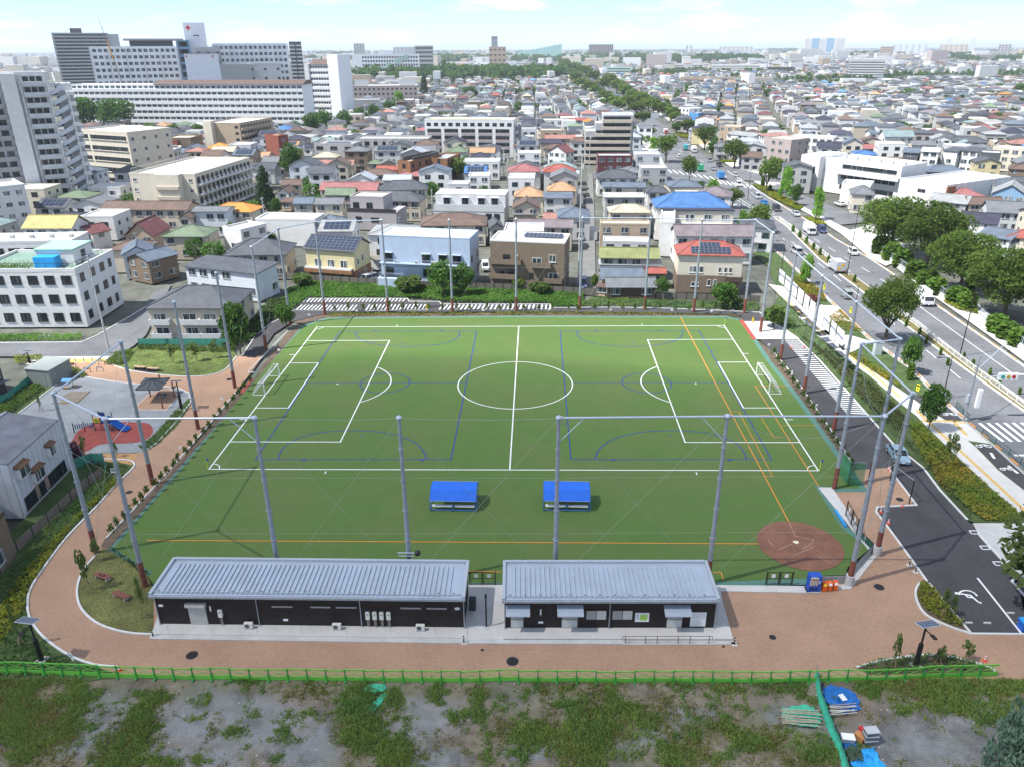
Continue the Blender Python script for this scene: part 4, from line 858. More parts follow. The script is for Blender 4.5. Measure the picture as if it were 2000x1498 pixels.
for k in range(1,7):b.box(w+.001,w+.03,d*k/7-.02,d*k/7+.02,.05,H-.05)
b.build('wall_ribs',shedw,t);MB().box(w*.2,w*.8,-.03,-.001,.05,H-.2).build('door',shedw,t)
def PX(px,z=0):return Vector(G(*px,z))
c=(PX((303,777))+PX((336,777)))/2;t=thing('park_shelter','four legged park shelter with dark hipped roof and bench under it','shelter',(c.x,c.y,0),R(14));H=2.5;S=1.9;rf=mat('dark_seamed_roof',(.065,.07,.08),.45,.1,1,kind='siding',sp=.4)
cc=[PX(p_)-c for p_ in((294,775),(318,797),(341,775),(316,760))];t.rotation_euler=(0,0,0)
for p_ in cc:MB().tube((p_.x,p_.y,0),(p_.x,p_.y,H),.11,None,10).build('leg',redbrown,t)
e=[Vector(G(*q,H))-c for q in((264,761),(311,761),(332,738),(283,738))];pk=(e[0]+e[1]+e[2]+e[3])/4;pk.z=H+.75;b=MB()
for k in range(4):b.poly([e[k],e[(k+1)%4],pk])
for k in range(4):
 a_,c_=e[k],e[(k+1)%4];dz=Vector((0,0,.14));b.poly([a_-dz,c_-dz,c_,a_])
b.poly([q-Vector((0,0,.14))for q in e[::-1]]);b.build('roof',rf,t)
for k in range(4):MB().bar(e[k]+Vector((0,0,.03)),pk+Vector((0,0,.03)),.07,.05).build('hip_cap',blackm,t)
for k in range(4):
 m_=(e[k]+e[(k+1)%4])/2;MB().bar(m_+Vector((0,0,.02)),pk+Vector((0,0,.03)),.05,.04).build('seam',blackm,t)
m_=(cc[0]+cc[2])/2;bx=MB().box(m_.x-.7,m_.x+.7,m_.y-.35,m_.y+.35,.38,.46).build('bench_seat',blackm,t);MB().box(m_.x-.55,m_.x+.55,m_.y-.25,m_.y+.25,0,.38).build('bench_base',conc_d,t)
sheet('shelter_floor',[(260,799),(285,772),(330,755),(350,773),(325,800)],.014,pav)
kerb('shelter_kerb',[(260,799),(292,770),(330,757),(349,774),(324,801),(260,800)],w=.1,h=.03)
c=G(205,838);t=thing('climbing_frame','climbing frame with blue twin slide and yellow panel on the red mat','play structure',c,R(-6));blu=mat('slide_blue',(.012,.10,.40),.35,.06);yel=mat('play_yellow',(.70,.40,.03),.5,.05);pg_=mat('play_green',(.15,.36,.06),.5,.1);nav=mat('play_navy',(.03,.06,.22),.5,.1)
for x,y in((-1.0,-.6),(1.0,-.6),(-1.0,.7),(1.0,.7)):MB().tube((x,y,0),(x,y,2.5),.06,None,8).build('post',dkbrown,t)
MB().box(-1.05,1.05,-.65,.75,1.2,1.28).build('deck',dkbrown,t)
pan=MB().box(-.95,.0,-.66,-.6,1.3,2.1).build('side_panel',yel,t);MB().lathe([(.0,0),(.26,.0),(.26,.03),(0,.03)],14).build('disc',pg_,pan,(-.5,-.70,1.7)).rotation_euler=(R(90),0,0)
MB().box(.1,.95,-.66,-.6,1.3,2.0).build('side_panel',nav,t);MB().box(-.95,-.1,.7,.76,1.3,2.3).build('side_panel',nav,t)
for y0 in(-.55,.08):
 b=MB();pr=[(1.05,1.25),(1.8,1.0),(2.7,.35),(3.3,.2),(3.6,.2)]
 for(a0,z0),(a1,z1)in zip(pr,pr[1:]):
  b.poly([(a0,y0,z0),(a1,y0,z1),(a1,y0+.56,z1),(a0,y0+.56,z0)])
  for yy in(y0,y0+.56):b.poly([(a0,yy,z0-.03),(a1,yy,z1-.03),(a1,yy,z1+.2),(a0,yy,z0+.2)])
 o_=b.build('slide_chute',blu,t);o_.modifiers.new('s','SOLIDIFY').thickness=.03
MB().lathe([(.32,0),(.30,.5),(.1,.75)],10,(.9,.1,1.4)).build('slide_hood',blu,t)
for k in range(5):MB().bar((-1.4-.13*k,-.4,1.1-.22*k),(-1.4-.13*k,.4,1.1-.22*k),.05).build('rung',nav,t)
for(x0,y0),(x1,y1)in(((-1.1,-.5),(-2.4,-.9)),((-2.4,-.9),(-3.6,-1.5))):
 MB().tube((x1,y1,0),(x1,y1,1.5),.07,None,8).build('post',dkbrown,t);b=MB()
 for k in range(6):f=k/5;b.bar((x0+(x1-x0)*f,y0+(y1-y0)*f,.5),(x0+(x1-x0)*f,y0+(y1-y0)*f,1.25),.12,.05)
 b.build('balance_panel',nav,t)
c=G(136,757);t=thing('play_table','small play house with blue roof and brown benches on the grey ground','play house',c,R(0));MB().side([(-.6,1.25),(0,1.6),(.6,1.25),(.6,1.2),(0,1.54),(-.6,1.2)],-.8,.8).build('roof',mat('play_sky_blue',(.05,.25,.62),.5),t)
for x in(-.7,.7):
 MB().tube((x,0,0),(x,0,1.5),.05,None,8).build('post',galv,t)
MB().box(-.8,.2,-.75,-.3,.3,.36).box(.5,1.3,-.2,.3,.3,.36).build('seat',wl,t);MB().box(-.7,.1,-.6,-.45,0,.3).box(.6,1.2,-.05,.1,0,.3).build('seat_leg',wl,t)
t=thing('sand_pit_border','timber edging around the sand pit','edging',G(150,787));o=Vector(t.location)
for q0,q1 in(((102,788),(150,787)),((150,787),(176,764))):MB().bar(Vector(G(*q0))-o+Vector((0,0,.06)),Vector(G(*q1))-o+Vector((0,0,.06)),.16,.14).build('timber',mat('edging_timber',(.32,.23,.12),.8,.2),t)
for i,q in enumerate(((171,727),(196,726),(143,718),(199,713))):
 c=G(*q);t=thing('cycle_barrier','curved tubular barrier on the brick entrance to the playground','barrier',c,R(10),'tubular barriers at the playground entrance');MB().path([(-.5,0,0),(-.5,0,.65),(-.3,0,.85),(.3,0,.85),(.5,0,.65),(.5,0,0)],.05).build('tube',dkbrown,t);MB().box(-.3,.3,-.02,.02,.45,.72).build('plate',white if i%2 else dkbrown,t)
c=G(88,1298)
def sign(px,label,z=1.5,rz=0,w=.5,h=.7,m=white,m2=None,name='park_sign'):
 c=G(*px);t=thing(name,label,'sign',c,rz);MB().tube((0,0,0),(0,0,z),.03,None,8).build('post',galv,t);s_=MB().box(-w/2,w/2,-.05,-.03,z-.1,z+h-.1).build('sign_plate',m,t)
 if m2:MB().box(-w/2+.05,w/2-.05,-.062,-.051,z-.1+h*.6,z+h*.78).box(-w/2+.1,w/2-.15,-.062,-.051,z+h*.15,z+h*.25).box(-w/2+.1,w/2-.1,-.062,-.051,z+h*.3,z+h*.36).build('print',m2,s_)
 return t
sgp=mat('sign_print',(.15,.25,.2),.6,.2)
sign((150,1312),'tilted white park sign by the green fence at lower left',1.5,R(-35),m2=sgp);sign((228,943),'white park rules sign beside the fence end at left',1.6,R(0),.75,.6,m2=sgp);sign((1789,776),'yellow road notice board beside the cycle track',1.2,R(-60),.5,1.1,mat('notice_yellow',(.75,.75,.02)),blackm,'roadside_sign')
sign((1608,575),'yellow roadside sign beyond the white banners',1.2,R(-60),.5,1.1,MATS['notice_yellow'],blackm,'roadside_sign');sign((1659,622),'yellow roadside sign left of the big avenue tree',1.2,R(-60),.5,1.1,MATS['notice_yellow'],blackm,'roadside_sign')
for q,l_ in(((697,613),'far touchline'),((820,612),'far touchline'),((944,612),'far touchline'),((1072,611),'far touchline'),((1192,611),'far touchline'),((1312,612),'far touchline'),((1389,614),'far touchline'),((1431,612),'far touchline'),((604,621),'far left corner'),((434,785),'left planting bed'),((353,882),'left planting bed'),((545,690),'upper left bed'),((1501,680),'right planting bed'),((1545,733),'right planting bed'),((1593,798),'right planting bed')):
 c=G(*q);t=thing('plant_label','small white plate sign standing in the '+(l_ if 'bed' in l_ else 'bed behind the '+l_),'sign',c,0,'small plates in the planting beds');MB().box(-.22,.22,-.01,.01,.45,.8).build('plate',white,t);MB().box(-.02,.02,-.01,.01,0,.45).build('stake',galv,t)
for q,l_ in(((834,605),'yellow standing figure sign on the far cycle parking'),((1470,630),'yellow standing figure sign at the far right corner')):
 c=G(*q);t=thing('figure_sign',l_,'sign',c,0);MB().tube((0,0,0),(0,0,.12),.22,None,12).build('base',conc_d,t);MB().side([(-.16,.1),(-.2,.55),(-.1,.8),(-.12,1.05),(.12,1.05),(.1,.8),(.2,.55),(.16,.1)],-.02,.02,axis='y').build('figure',mat('sign_yellow',(.8,.55,.02)),t)
teal_n=mat('teal_sheet',(.05,.42,.27),.7,.2,2.5);tarp=mat('blue_tarpaulin',(.015,.13,.42),.55,.25,2);tarp2=mat('light_blue_tarpaulin',(.03,.33,.72),.5,.2,2);bamboo=mat('bamboo',(.42,.36,.27),.7,.2,4)
FT=[(1593,1318),(1602,1372),(1618,1418),(1640,1470),(1655,1520)];wpt=g2(FT);t=thing('sheet_fence','teal sheet fence running from the green barrier to the lower edge','fence',(*wpt[0],0));o=Vector(t.location);k_=0
for(x0,y0),(x1,y1)in zip(wpt,wpt[1:]):
 for s in range(3):
  a_=Vector((x0+(x1-x0)*s/3,y0+(y1-y0)*s/3,0))-o;c_=Vector((x0+(x1-x0)*(s+1)/3,y0+(y1-y0)*(s+1)/3,0))-o;dn=Vector((.25,.1,0));zt=1.15+rnd.uniform(-.08,.08)
  o_=MB().poly([a_+dn*-.6,c_+dn*-.6,c_+dn*rnd.uniform(0,.5)+Vector((0,0,.6)),a_+dn*rnd.uniform(0,.5)+Vector((0,0,.6))]).poly([a_+Vector((0,0,.6)),c_+Vector((0,0,.6)),c_+dn*-.3+Vector((0,0,zt)),a_+dn*-.3+Vector((0,0,zt))]).build('sheet_panel',teal_n,t)
  MB().tube(a_,a_+Vector((0,0,1.3)),.025,None,6).build('stake',galv,t)
def cloth(name,cx,cy,rx,ry,m,label,seed,amp=.22,cut=None,cat='tarpaulin',z0=.05):
 r_=random.Random(seed);n=26;V=[];Fq=[];c0=G(cx,cy);s=PPM(cx,cy);ax=rx/s;ay=abs(G(cx,cy-ry)[1]-c0[1])
 ph=[r_.random()*6 for _ in range(8)]
 for j in range(n+1):
  for i in range(n+1):
   u=i/n*2-1;v=j/n*2-1;ru=1+.12*math.sin(3*v+ph[0])+.06*math.sin(9*v+ph[1]);rv_=1+.12*math.sin(3*u+ph[2])+.06*math.sin(8*u+ph[3])
   z=z0+amp*max(0,(math.sin(2.3*u+ph[4])+math.cos(2.9*v+ph[5])+.7*math.sin(6*u+5*v+ph[6])+.5*math.sin(13*u-9*v+ph[7]))/2.2+.2)*(1-.6*max(abs(u),abs(v)))+.03*r_.random()
   V.append((u*ax*ru,v*ay*rv_,z))
 for j in range(n):
  for i in range(n):a_=j*(n+1)+i;Fq.append((a_,a_+1,a_+n+2,a_+n+1))
 me=mesh_np(name,V,Fq,[m]);t=thing(name+'_pile',label,cat,c0,r_.uniform(-.1,.1));link(name,me,t);return t
tb1=cloth('tarpaulin',1643,1366,30,24,tarp,'crumpled dark blue tarpaulin beside the teal sheet fence',3);pc=MB().box(-.25,.25,-.3,.3,.28,.33).build('paper',white,tb1);pc.rotation_euler=(.2,.15,.4)
cloth('teal_sheet',1566,1399,33,19,teal_n,'crumpled teal sheet under long bamboo poles',8,.15,cat='sheet');cloth('tarpaulin',1690,1484,30,22,tarp2,'light blue tarpaulin heap at the lower edge',5,.35);cloth('tarpaulin',1658,1452,13,12,tarp,'bundled dark blue sheet beside the crates',11,.35)
tv=cloth('teal_sheet',733,1345,19,8,teal_n,'teal sheet folded on the ground below the barrier fence',4,.12,cat='sheet');tv2=cloth('teal_sheet',738,1372,7,20,teal_n,'trailing teal sheet strip hanging down the weedy bank',9,.10,cat='sheet');tv2.rotation_euler=(0,0,R(-28))
for i in range(9):
 x=1560+i*1.2;y=1384+i*3.4;a_=Vector(G(1527+rnd.uniform(-3,3),y,.3));c_=Vector(G(1600+rnd.uniform(-5,5),y+6+rnd.uniform(-3,3),.3));t=thing('bamboo_pole','long pale bamboo pole lying across the crumpled teal sheet','pole',(*a_.xy,.28+.03*(i%3)),0,'bamboo poles on the teal sheet');MB().tube((0,0,0),(c_-a_)*1.0,.045,None,6).build('cane',bamboo,t)
for i in range(9):
 a_=Vector(G(1618+rnd.uniform(-3,3),1378+i*2.4,.2));c_=Vector(G(1672+rnd.uniform(-5,5),1376+i*2+rnd.uniform(-4,4),.2));t=thing('white_pole','thin white pole in the bundle below the dark tarpaulin','pole',(*a_.xy,.22+.03*(i%3)),0,'white poles below the tarpaulin');MB().tube((0,0,0),(c_-a_),.035,None,6).build('rod',mat('white_rod',(.55,.55,.5),.6)if i%3 else bamboo,t)
def crate(px,label,w,d,h,z,m,rz=.1,lid=None):
 c=G(*px);t=thing('storage_box',label,'box',(c[0],c[1],z),rz,'boxes by the sheet fence');MB().side([(-d/2,0),(d/2,0),(d/2+.03,h),(-d/2-.03,h)],-w/2,w/2).build('box_body',m,t);MB().box(-w/2-.04,w/2+.04,-d/2-.05,d/2+.05,h,h+.06).build('lid',lid or m,t)
gy=mat('grey_plastic',(.16,.17,.18),.45,.1);gyl=mat('pale_grey_lid',(.45,.47,.48),.4,.1)
crate((1697,1449),'grey plastic box at the bottom of the stack',.95,.6,.38,0,gy,.1,gyl);crate((1697,1449),'grey plastic box in the middle of the stack',.95,.6,.38,.46,gy,.06,gyl);crate((1697,1449),'grey plastic box on top of the stack with pale lid',.95,.6,.34,.92,gy,.12,gyl)
crate((1655,1446),'white lidded box beside the blue bundle',.9,.55,.4,.0,gyl,-.1,white);crate((1679,1444),'orange brown box between white and grey boxes',.45,.7,.45,0,mat('orange_brown',(.5,.22,.08),.6),.5);crate((1682,1432),'red box standing behind the orange brown box',.3,.4,.5,0,mat('red_box',(.5,.04,.04),.5),.3)
cloth('net_bundle',1668,1478,13,12,mat('olive_net',(.06,.10,.06),.9,.3),'olive green net bundle on the light blue tarpaulin',21,.5,cat='net',z0=.3)
c=G(1998,1228);t=thing('blue_bin','bright blue bin at the right edge of the car park','bin',c,0);MB().side([(-.4,0),(.4,0),(.45,.9),(-.45,.9)],-.35,.35).build('bin_body',mat('bin_blue',(.02,.12,.5),.5),t);MB().side([(-.5,.9),(.5,.9),(.3,1.15),(-.3,1.15)],-.4,.4).build('lid',mat('lid_blue',(.04,.35,.8),.5),t)
t=thing('mesh_fence','low dark mesh fence on the verge side of the car park','fence',G(1700,800));o=Vector(t.location);pl_=[(1620,690),(1655,735),(1700,800),(1745,850),(1780,878),(1815,913),(1835,945),(1857,972),(1879,1002),(1892,1014)];w2=[Vector((*p_,0))-o for p_ in g2(pl_)]
for p_ in w2:MB().tube(p_,p_+Vector((0,0,1.2)),.03,None,6).build('post',blackm,t)
for a_,c_ in zip(w2,w2[1:]):
 b=MB();L0=(c_-a_).length;n_=int(L0/.22)
 for z in(.1,.6,1.15):b.bar(a_+Vector((0,0,z)),c_+Vector((0,0,z)),.02)
 for k in range(1,n_):p_=a_.lerp(c_,k/n_);b.bar(p_+Vector((0,0,.1)),p_+Vector((0,0,1.15)),.008)
 b.build('mesh_panel',blackm,t)
A=Vector(G(1738,938));B_=Vector(G(1776,981));t=thing('lane_barrier','pale barrier beam on dark posts in front of the parked car','barrier',A);
b=Vector(G(1775,984))-A;MB().tube((0,0,0),(0,0,2.2),.07,None,8).build('post',blackm,t);MB().tube((b.x,b.y,0),(b.x,b.y,3.2),.07,None,8).build('post',blackm,t)
q0=Vector(G(1742,914,2.2))-A;MB().bar((0,0,2.2),Vector((b.x,b.y,3.2)),.08).build('wire',galv,t)
pb0=[(1507,522),(1522,536),(1538,551),(1555,567),(1570,583),(1588,600),(1606,617),(1622,633),(1645,655)]
tt=thing('banner_wire','wire line with dark posts carrying the white banners','wire',G(1512,600));o=Vector(tt.location);ban=mat('banner_white',(.78,.79,.82),.7,.04)
prev=None
BB=[((1512,528),(1521,562)),((1524,541),(1531,571)),((1530,546),(1540,577)),((1546,556),(1552,590)),((1557,570),(1564,600)),((1567,583),(1577,608)),((1577,592),(1590,622)),((1590,606),(1605,635)),((1606,620),(1618,648)),((1617,634),(1632,668))]
BX=[(1510,1520),(1522,1531),(1534,1544),(1546,1556),(1558,1567),(1569,1578),(1580,1591),(1596,1606),(1609,1618),(1620,1633)]
def btop(x):return 524+(x-1510)*1.02
def bbase(x):return 603+(x-1510)*1.05
for i,(x0,x1)in enumerate(BX):
 a_=Vector(G(x0+2,bbase(x0)));c_=Vector(G(x1+2,bbase(x1)));h1=HT(x0+2,bbase(x0),btop(x0));h0=h1-2.5
 t=thing('banner','white hanging banner in the row between the pitch and the avenue','banner',(a_.x,a_.y,0),0,'white banners along the avenue');d_=c_-a_
 b=MB();n_=6
 for k in range(n_):
  p_=d_*(k/n_);q_=d_*((k+1)/n_);wv=Vector((0,.10*math.sin(k*1.7+i),0));wv2=Vector((0,.10*math.sin((k+1)*1.7+i),0));b.poly([p_+wv+Vector((0,0,h0)),q_+wv2+Vector((0,0,h0)),q_+Vector((0,0,h1)),p_+Vector((0,0,h1))])
 b.build('cloth',ban,t);MB().bar((0,0,h1),d_+Vector((0,0,h1)),.04).build('header',blackm,t)
 MB().tube((a_-o)+Vector((-.12,0,0)),(a_-o)+Vector((-.12,0,h1+.1)),.035,None,6).build('post',blackm,tt)
rg=np.random.default_rng(5)
def vnoise(x,y,s,seed=0):
 x=np.asarray(x)/s;y=np.asarray(y)/s;r_=np.random.default_rng(seed);T_=r_.random((64,64));xi=np.floor(x).astype(int);yi=np.floor(y).astype(int);fx=x-xi;fy=y-yi;fx=fx*fx*(3-2*fx);fy=fy*fy*(3-2*fy)
 g=lambda a,b_:T_[a%64,b_%64]
 return(g(xi,yi)*(1-fx)+g(xi+1,yi)*fx)*(1-fy)+(g(xi,yi+1)*(1-fx)+g(xi+1,yi+1)*fx)*fy
def fbm(x,y,s,seed=0):return.5*vnoise(x,y,s,seed)+.28*vnoise(x,y,s/2.1,seed+1)+.15*vnoise(x,y,s/4.3,seed+2)+.07*vnoise(x,y,s/9,seed+3)
def leaves(C_,size,up=.35,asp=1.0,rgx=None):
 """quads of random orientation at the points C_ (n,3)"""
 r_=rgx or rg;n=len(C_);N=r_.normal(size=(n,3));N[:,2]=np.abs(N[:,2])+up;N/=np.linalg.norm(N,axis=1)[:,None]
 A=np.cross(N,r_.normal(size=(n,3)));A/=np.linalg.norm(A,axis=1)[:,None];B_=np.cross(N,A)
 s=(size*(.6+.8*r_.random(n)))[:,None]/2;A=A*s*asp;B_=B_*s
 V=np.stack([C_-A-B_*.6,C_+A*.3-B_,C_+A+B_*.5,C_-A*.2+B_],1).reshape(-1,3);F_=np.arange(n*4).reshape(-1,4);return V,F_
def crown_pts(kind,n,seed):
 r_=np.random.default_rng(seed);k={'zel':34,'round':26,'bright':30,'col':16,'cone':40,'shrub':14,'sparse':22,'cedar':46,'clip':6}[kind]
 cs=[];rad=[]
 for i in range(k):
  d=r_.normal(size=3);d/=np.linalg.norm(d);u=r_.random()**.35
  if kind=='zel':p=np.array([d[0]*.40*u,d[1]*.40*u,.66+d[2]*.24*u]);r=.11+.07*r_.random()
  elif kind=='round':p=np.array([d[0]*.36*u,d[1]*.36*u,.56+d[2]*.30*u]);r=.13+.06*r_.random()
  elif kind=='bright':z=r_.random();w=.36*(1-.75*z)**.8+.04;a_=r_.random()*6.28;p=np.array([math.cos(a_)*w*u,math.sin(a_)*w*u,.2+.72*z]);r=.10+.05*r_.random()
  elif kind=='col':z=r_.random();w=.3;a_=r_.random()*6.28;p=np.array([math.cos(a_)*w*u,math.sin(a_)*w*u,.12+.76*z]);r=.16
  elif kind=='cone':z=r_.random();w=.42*(1-z)**.7;a_=r_.random()*6.28;p=np.array([math.cos(a_)*w*u,math.sin(a_)*w*u,.1+.85*z]);r=.08+.07*(1-z)
  elif kind=='shrub':p=np.array([d[0]*.36*u,d[1]*.36*u,.42+abs(d[2])*.25*u]);r=.17+.08*r_.random()
  elif kind=='sparse':p=np.array([d[0]*.38*u,d[1]*.38*u,.62+d[2]*.32*u]);r=.06+.05*r_.random()
  elif kind=='clip':p=np.array([0,0,.25+.1*i]);r=.36
  else:z=(i+.5)/k;w=.46*(1-z)**.75;a_=i*2.4;p=np.array([math.cos(a_)*w*.75,math.sin(a_)*w*.75,.06+.9*z]);r=.05+.10*(1-z)
  cs.append(p);rad.append(r)
 cs=np.array(cs);rad=np.array(rad);w=rad**2;idx=r_.choice(k,n,p=w/w.sum());d=r_.normal(size=(n,3));d/=np.linalg.norm(d,axis=1)[:,None]
 rr=rad[idx]*(.72+.33*r_.random(n));fl_=.78 if kind in('zel','round')else 1
 if kind=='cedar':fl_=.35;rr*=1.5
 pts=cs[idx]+d*rr[:,None]*np.array([1.12,1.12,fl_]);cc=r_.random(k)[idx]*.6+.4*r_.random(n);return pts,cc,cs,rad
LEAF={'zel':leafmat('zelkova_leaves',(.048,.088,.014),(.105,.155,.028)),'round':leafmat('broad_leaves',(.030,.078,.014),(.078,.150,.026)),'bright':leafmat('bright_leaves',(.085,.19,.020),(.17,.31,.035)),'col':leafmat('hedge_leaves',(.035,.070,.020),(.070,.11,.030)),'cone':leafmat('conifer_leaves',(.022,.050,.018),(.042,.080,.026)),'shrub':leafmat('shrub_leaves',(.05,.095,.018),(.11,.16,.035)),'sparse':leafmat('sparse_leaves',(.07,.11,.03),(.14,.18,.05)),'cedar':leafmat('cedar_needles',(.10,.17,.115),(.22,.31,.22)),'clip':leafmat('clipped_leaves',(.05,.11,.015),(.12,.19,.03)),'yel':leafmat('yellow_leaves',(.10,.13,.015),(.26,.26,.03)),'pink':leafmat('pink_blossom',(.10,.07,.03),(.32,.10,.11)),'purple':leafmat('purple_leaves',(.07,.05,.04),(.20,.07,.12))}
bark=mat('bark',(.10,.075,.055),.9,.25,4,bump=.4)
_pro={}
def tree_proto(kind,v,n,lm=None):
 key=(kind,v,n,lm)
 if key in _pro:return _pro[key]
 pts,cc,cs,rad=crown_pts(kind,n,100+v*7+len(kind));sz={'zel':.055,'round':.06,'bright':.055,'col':.11,'cone':.06,'shrub':.10,'sparse':.036,'cedar':.05,'clip':.10}[kind]*(2200/n)**.5
 V,F_=leaves(pts,sz,asp=1.0 if kind!='cedar' else 2.2,rgx=np.random.default_rng(v));lmesh=mesh_np('crown_'+kind,V,F_,[LEAF[lm or kind]],col=cc)
 b=MB();tr={'zel':.028,'round':.03,'bright':.022,'col':.03,'cone':.03,'shrub':.02,'sparse':.012,'cedar':.03,'clip':.04}[kind];r_=random.Random(v)
 if kind=='zel':
  b.tube((0,0,0),(0,0,.2),tr*1.2,tr,8)
  for i in range(7):c_=cs[i*4];m_=(c_[0]*.45,c_[1]*.45,.2+(c_[2]-.2)*.5);b.tube((0,0,.18),m_,tr*.6,tr*.4,6,cap=False);b.tube(m_,tuple(c_),tr*.4,tr*.15,5,cap=False)
 elif kind!='shrub':
  b.tube((0,0,0),(r_.uniform(-.02,.02),0,.8 if kind in('cone','cedar','bright')else.55),tr,tr*.3,8)
  for i in range(8):c_=cs[int(i*len(cs)/8)];b.tube((0,0,max(.15,c_[2]-.2)),tuple(c_),tr*.35,tr*.12,5,cap=False)
 else:
  for i in range(5):c_=cs[i*2];b.tube((0,0,0),tuple(c_),tr,tr*.4,5,cap=False)
 _pro[key]=(lmesh,b.mesh('trunk_'+kind,bark,uv=False));return _pro[key]
def tree(kind,bx,by,top,wpx,label,name='tree',cat='tree',group=None,n=2200,lm=None,xyz=None,h=None,w=None):
 if xyz is None:
  g=G(bx,by);h=HT(bx,by,top)*1.04;w=wpx/PPM(bx,by)*1.02*(1-h/130)
 else:g=xyz
 v=rnd.randrange(3);lmsh,tm=tree_proto(kind,v,n,lm)
 t=thing(name,label,cat,(g[0],g[1],0),rnd.random()*6.28,group);t.scale=(w,w,h)
 link('crown' if name!='shrub' else 'foliage',lmsh,t);link('trunk' if name!='shrub' else 'stems',tm,t);return t
AV='trees along the avenue'
for a in(('round',1738,494,373,152,'large dark tree leftmost of the cluster behind the roadside wall'),('round',1808,522,386,152,'large green tree second in the cluster behind the roadside wall'),('round',1874,568,443,155,'large olive tree in the middle of the roadside wall cluster'),('round',1960,618,473,175,'large dark tree at the right edge behind the roadside wall'),('round',2050,640,470,150,'tree cut by the right edge behind the roadside wall')):
 tree(*a,name='zelkova_tree',n=12000,lm='zel')
tree('zel',1728,668,537,112,'tall spreading tree between cycle track and avenue carriageway',name='zelkova_tree',n=10000)
tree('round',1772,730,655,46,'dense dark green tree behind the corner pole by the track');tree('round',1812,842,742,50,'leafy green tree behind the slanting head rail',n=3000);tree('sparse',1848,916,845,38,'thin pale young tree in the orange shrubs')
tree('round',2050,1200,955,285,'branching tree leaning in from the right edge by the car park',n=2600,lm='sparse');tree('cedar',2036,1540,1180,215,'grey green feathery conifer cut by the lower right edge',name='cedar_tree',n=9000)
for a in(('bright',1572,556,497,34,'bright green upright tree beside the white banners'),('bright',1533,391,330,34,'bright green conical tree on the far side of the avenue'),('bright',1592,430,370,36,'bright green conical tree nearest the bus bay'),('round',1551,402,356,26,'darker green tree between the two bright conical trees'),('zel',1496,376,305,48,'spreading tree on the avenue far side by the white offices',),('zel',1517,352,310,40,'dull green tree beside the pink grey apartment house'),('zel',1346,359,303,38,'small spreading tree at the junction left corner'),('bright',1390,400,348,38,'bright yellow green tree at the junction left corner'),('round',1367,383,352,18,'small round dark tree beside the bright junction tree'),('zel',1430,407,366,44,'spreading tree on the avenue in front of the blue roof'),('zel',1478,456,398,50,'spreading avenue tree touching the far corner net pole'),('bright',1450,452,407,30,'bright green avenue tree beside the far corner net pole'),('zel',1434,330,270,56,'large spreading tree in the traffic island row, right one'),('zel',1376,293,246,52,'large spreading tree on the island behind the white truck'),('round',1393,308,275,30,'round green tree on the grassy island'),('zel',1300,318,262,52,'spreading tree left of the avenue by the grey building'),('bright',1275,296,268,24,'bright green tree left of the avenue'),('round',1320,262,236,20,'small round tree on the island below the road sign'),('zel',1268,272,248,28,'tree beside the tall grey apartment side wall')):
 tree(*a[:6],group=AV)
for i,(x,y)in enumerate(((1218,193),(1238,203),(1258,213),(1276,221),(1294,229),(1310,238),(1322,248),(1228,214),(1243,228),(1256,246),(1342,262),(1285,228),(1248,208),(1267,217),(1208,222),(1205,184),(1136,180),(1150,187),(1166,196),(1182,206),(1196,216),(1126,168),(1160,166),(1143,156),(1112,150),(1100,143),(1188,172))):tree('zel',x,y,y-29,42,'dark green avenue tree far up the road',n=900,group=AV)
tree('zel',1178,182,148,36,'big round dark tree standing over the far avenue',n=1500)
for a in(('round',168,262,183,84,'big dark tree left of two before the long hospital wing'),('round',234,262,186,82,'big dark tree right of two before the long hospital wing'),('round',572,356,278,56,'tall dense green tree right of the cream balcony apartments'),('cone',521,408,328,52,'dark cone shaped evergreen below the balcony apartments'),('round',540,420,385,28,'small dark tree at the foot of the cone evergreen'),('shrub',345,394,350,66,'bright bushy tree before the cream stair tower'),('shrub',238,352,316,34,'round green tree beside the beige flats'),('shrub',240,386,352,34,'lower green shrub tree beside the beige flats')):
 tree(*a,n=3000)
for a in(('round',612,268,216,40,'green tree beside the hospital end tower, left one'),('round',634,262,213,40,'green tree beside the hospital end tower, right one'),('round',672,258,213,40,'light green tree in the street row right of the hospital'),('round',705,243,208,36,'green tree third in the street row right of the hospital'),('round',733,238,203,34,'green tree fourth in the street row right of the hospital'),('bright',780,218,181,34,'yellow green tree rising over the pink school block'),('round',760,225,195,28,'tree at the pink school block corner'),('cone',829,193,144,26,'tall dark conifer standing alone above the roofs'),('round',918,195,167,36,'round tree among the roofs right of the tall conifer'),('round',1000,192,170,32,'round tree among far roofs in the middle'),('round',577,262,236,30,'thin street tree before the hospital, near the tan flats'),('round',305,272,244,24,'small street tree below the hospital front, left one'),('round',342,270,241,26,'small street tree below the hospital front, middle one'),('round',387,272,240,30,'small street tree below the hospital front, right one'),('shrub',290,262,238,30,'green tree right of the two big dark trees')):
 tree(*a,n=1500)
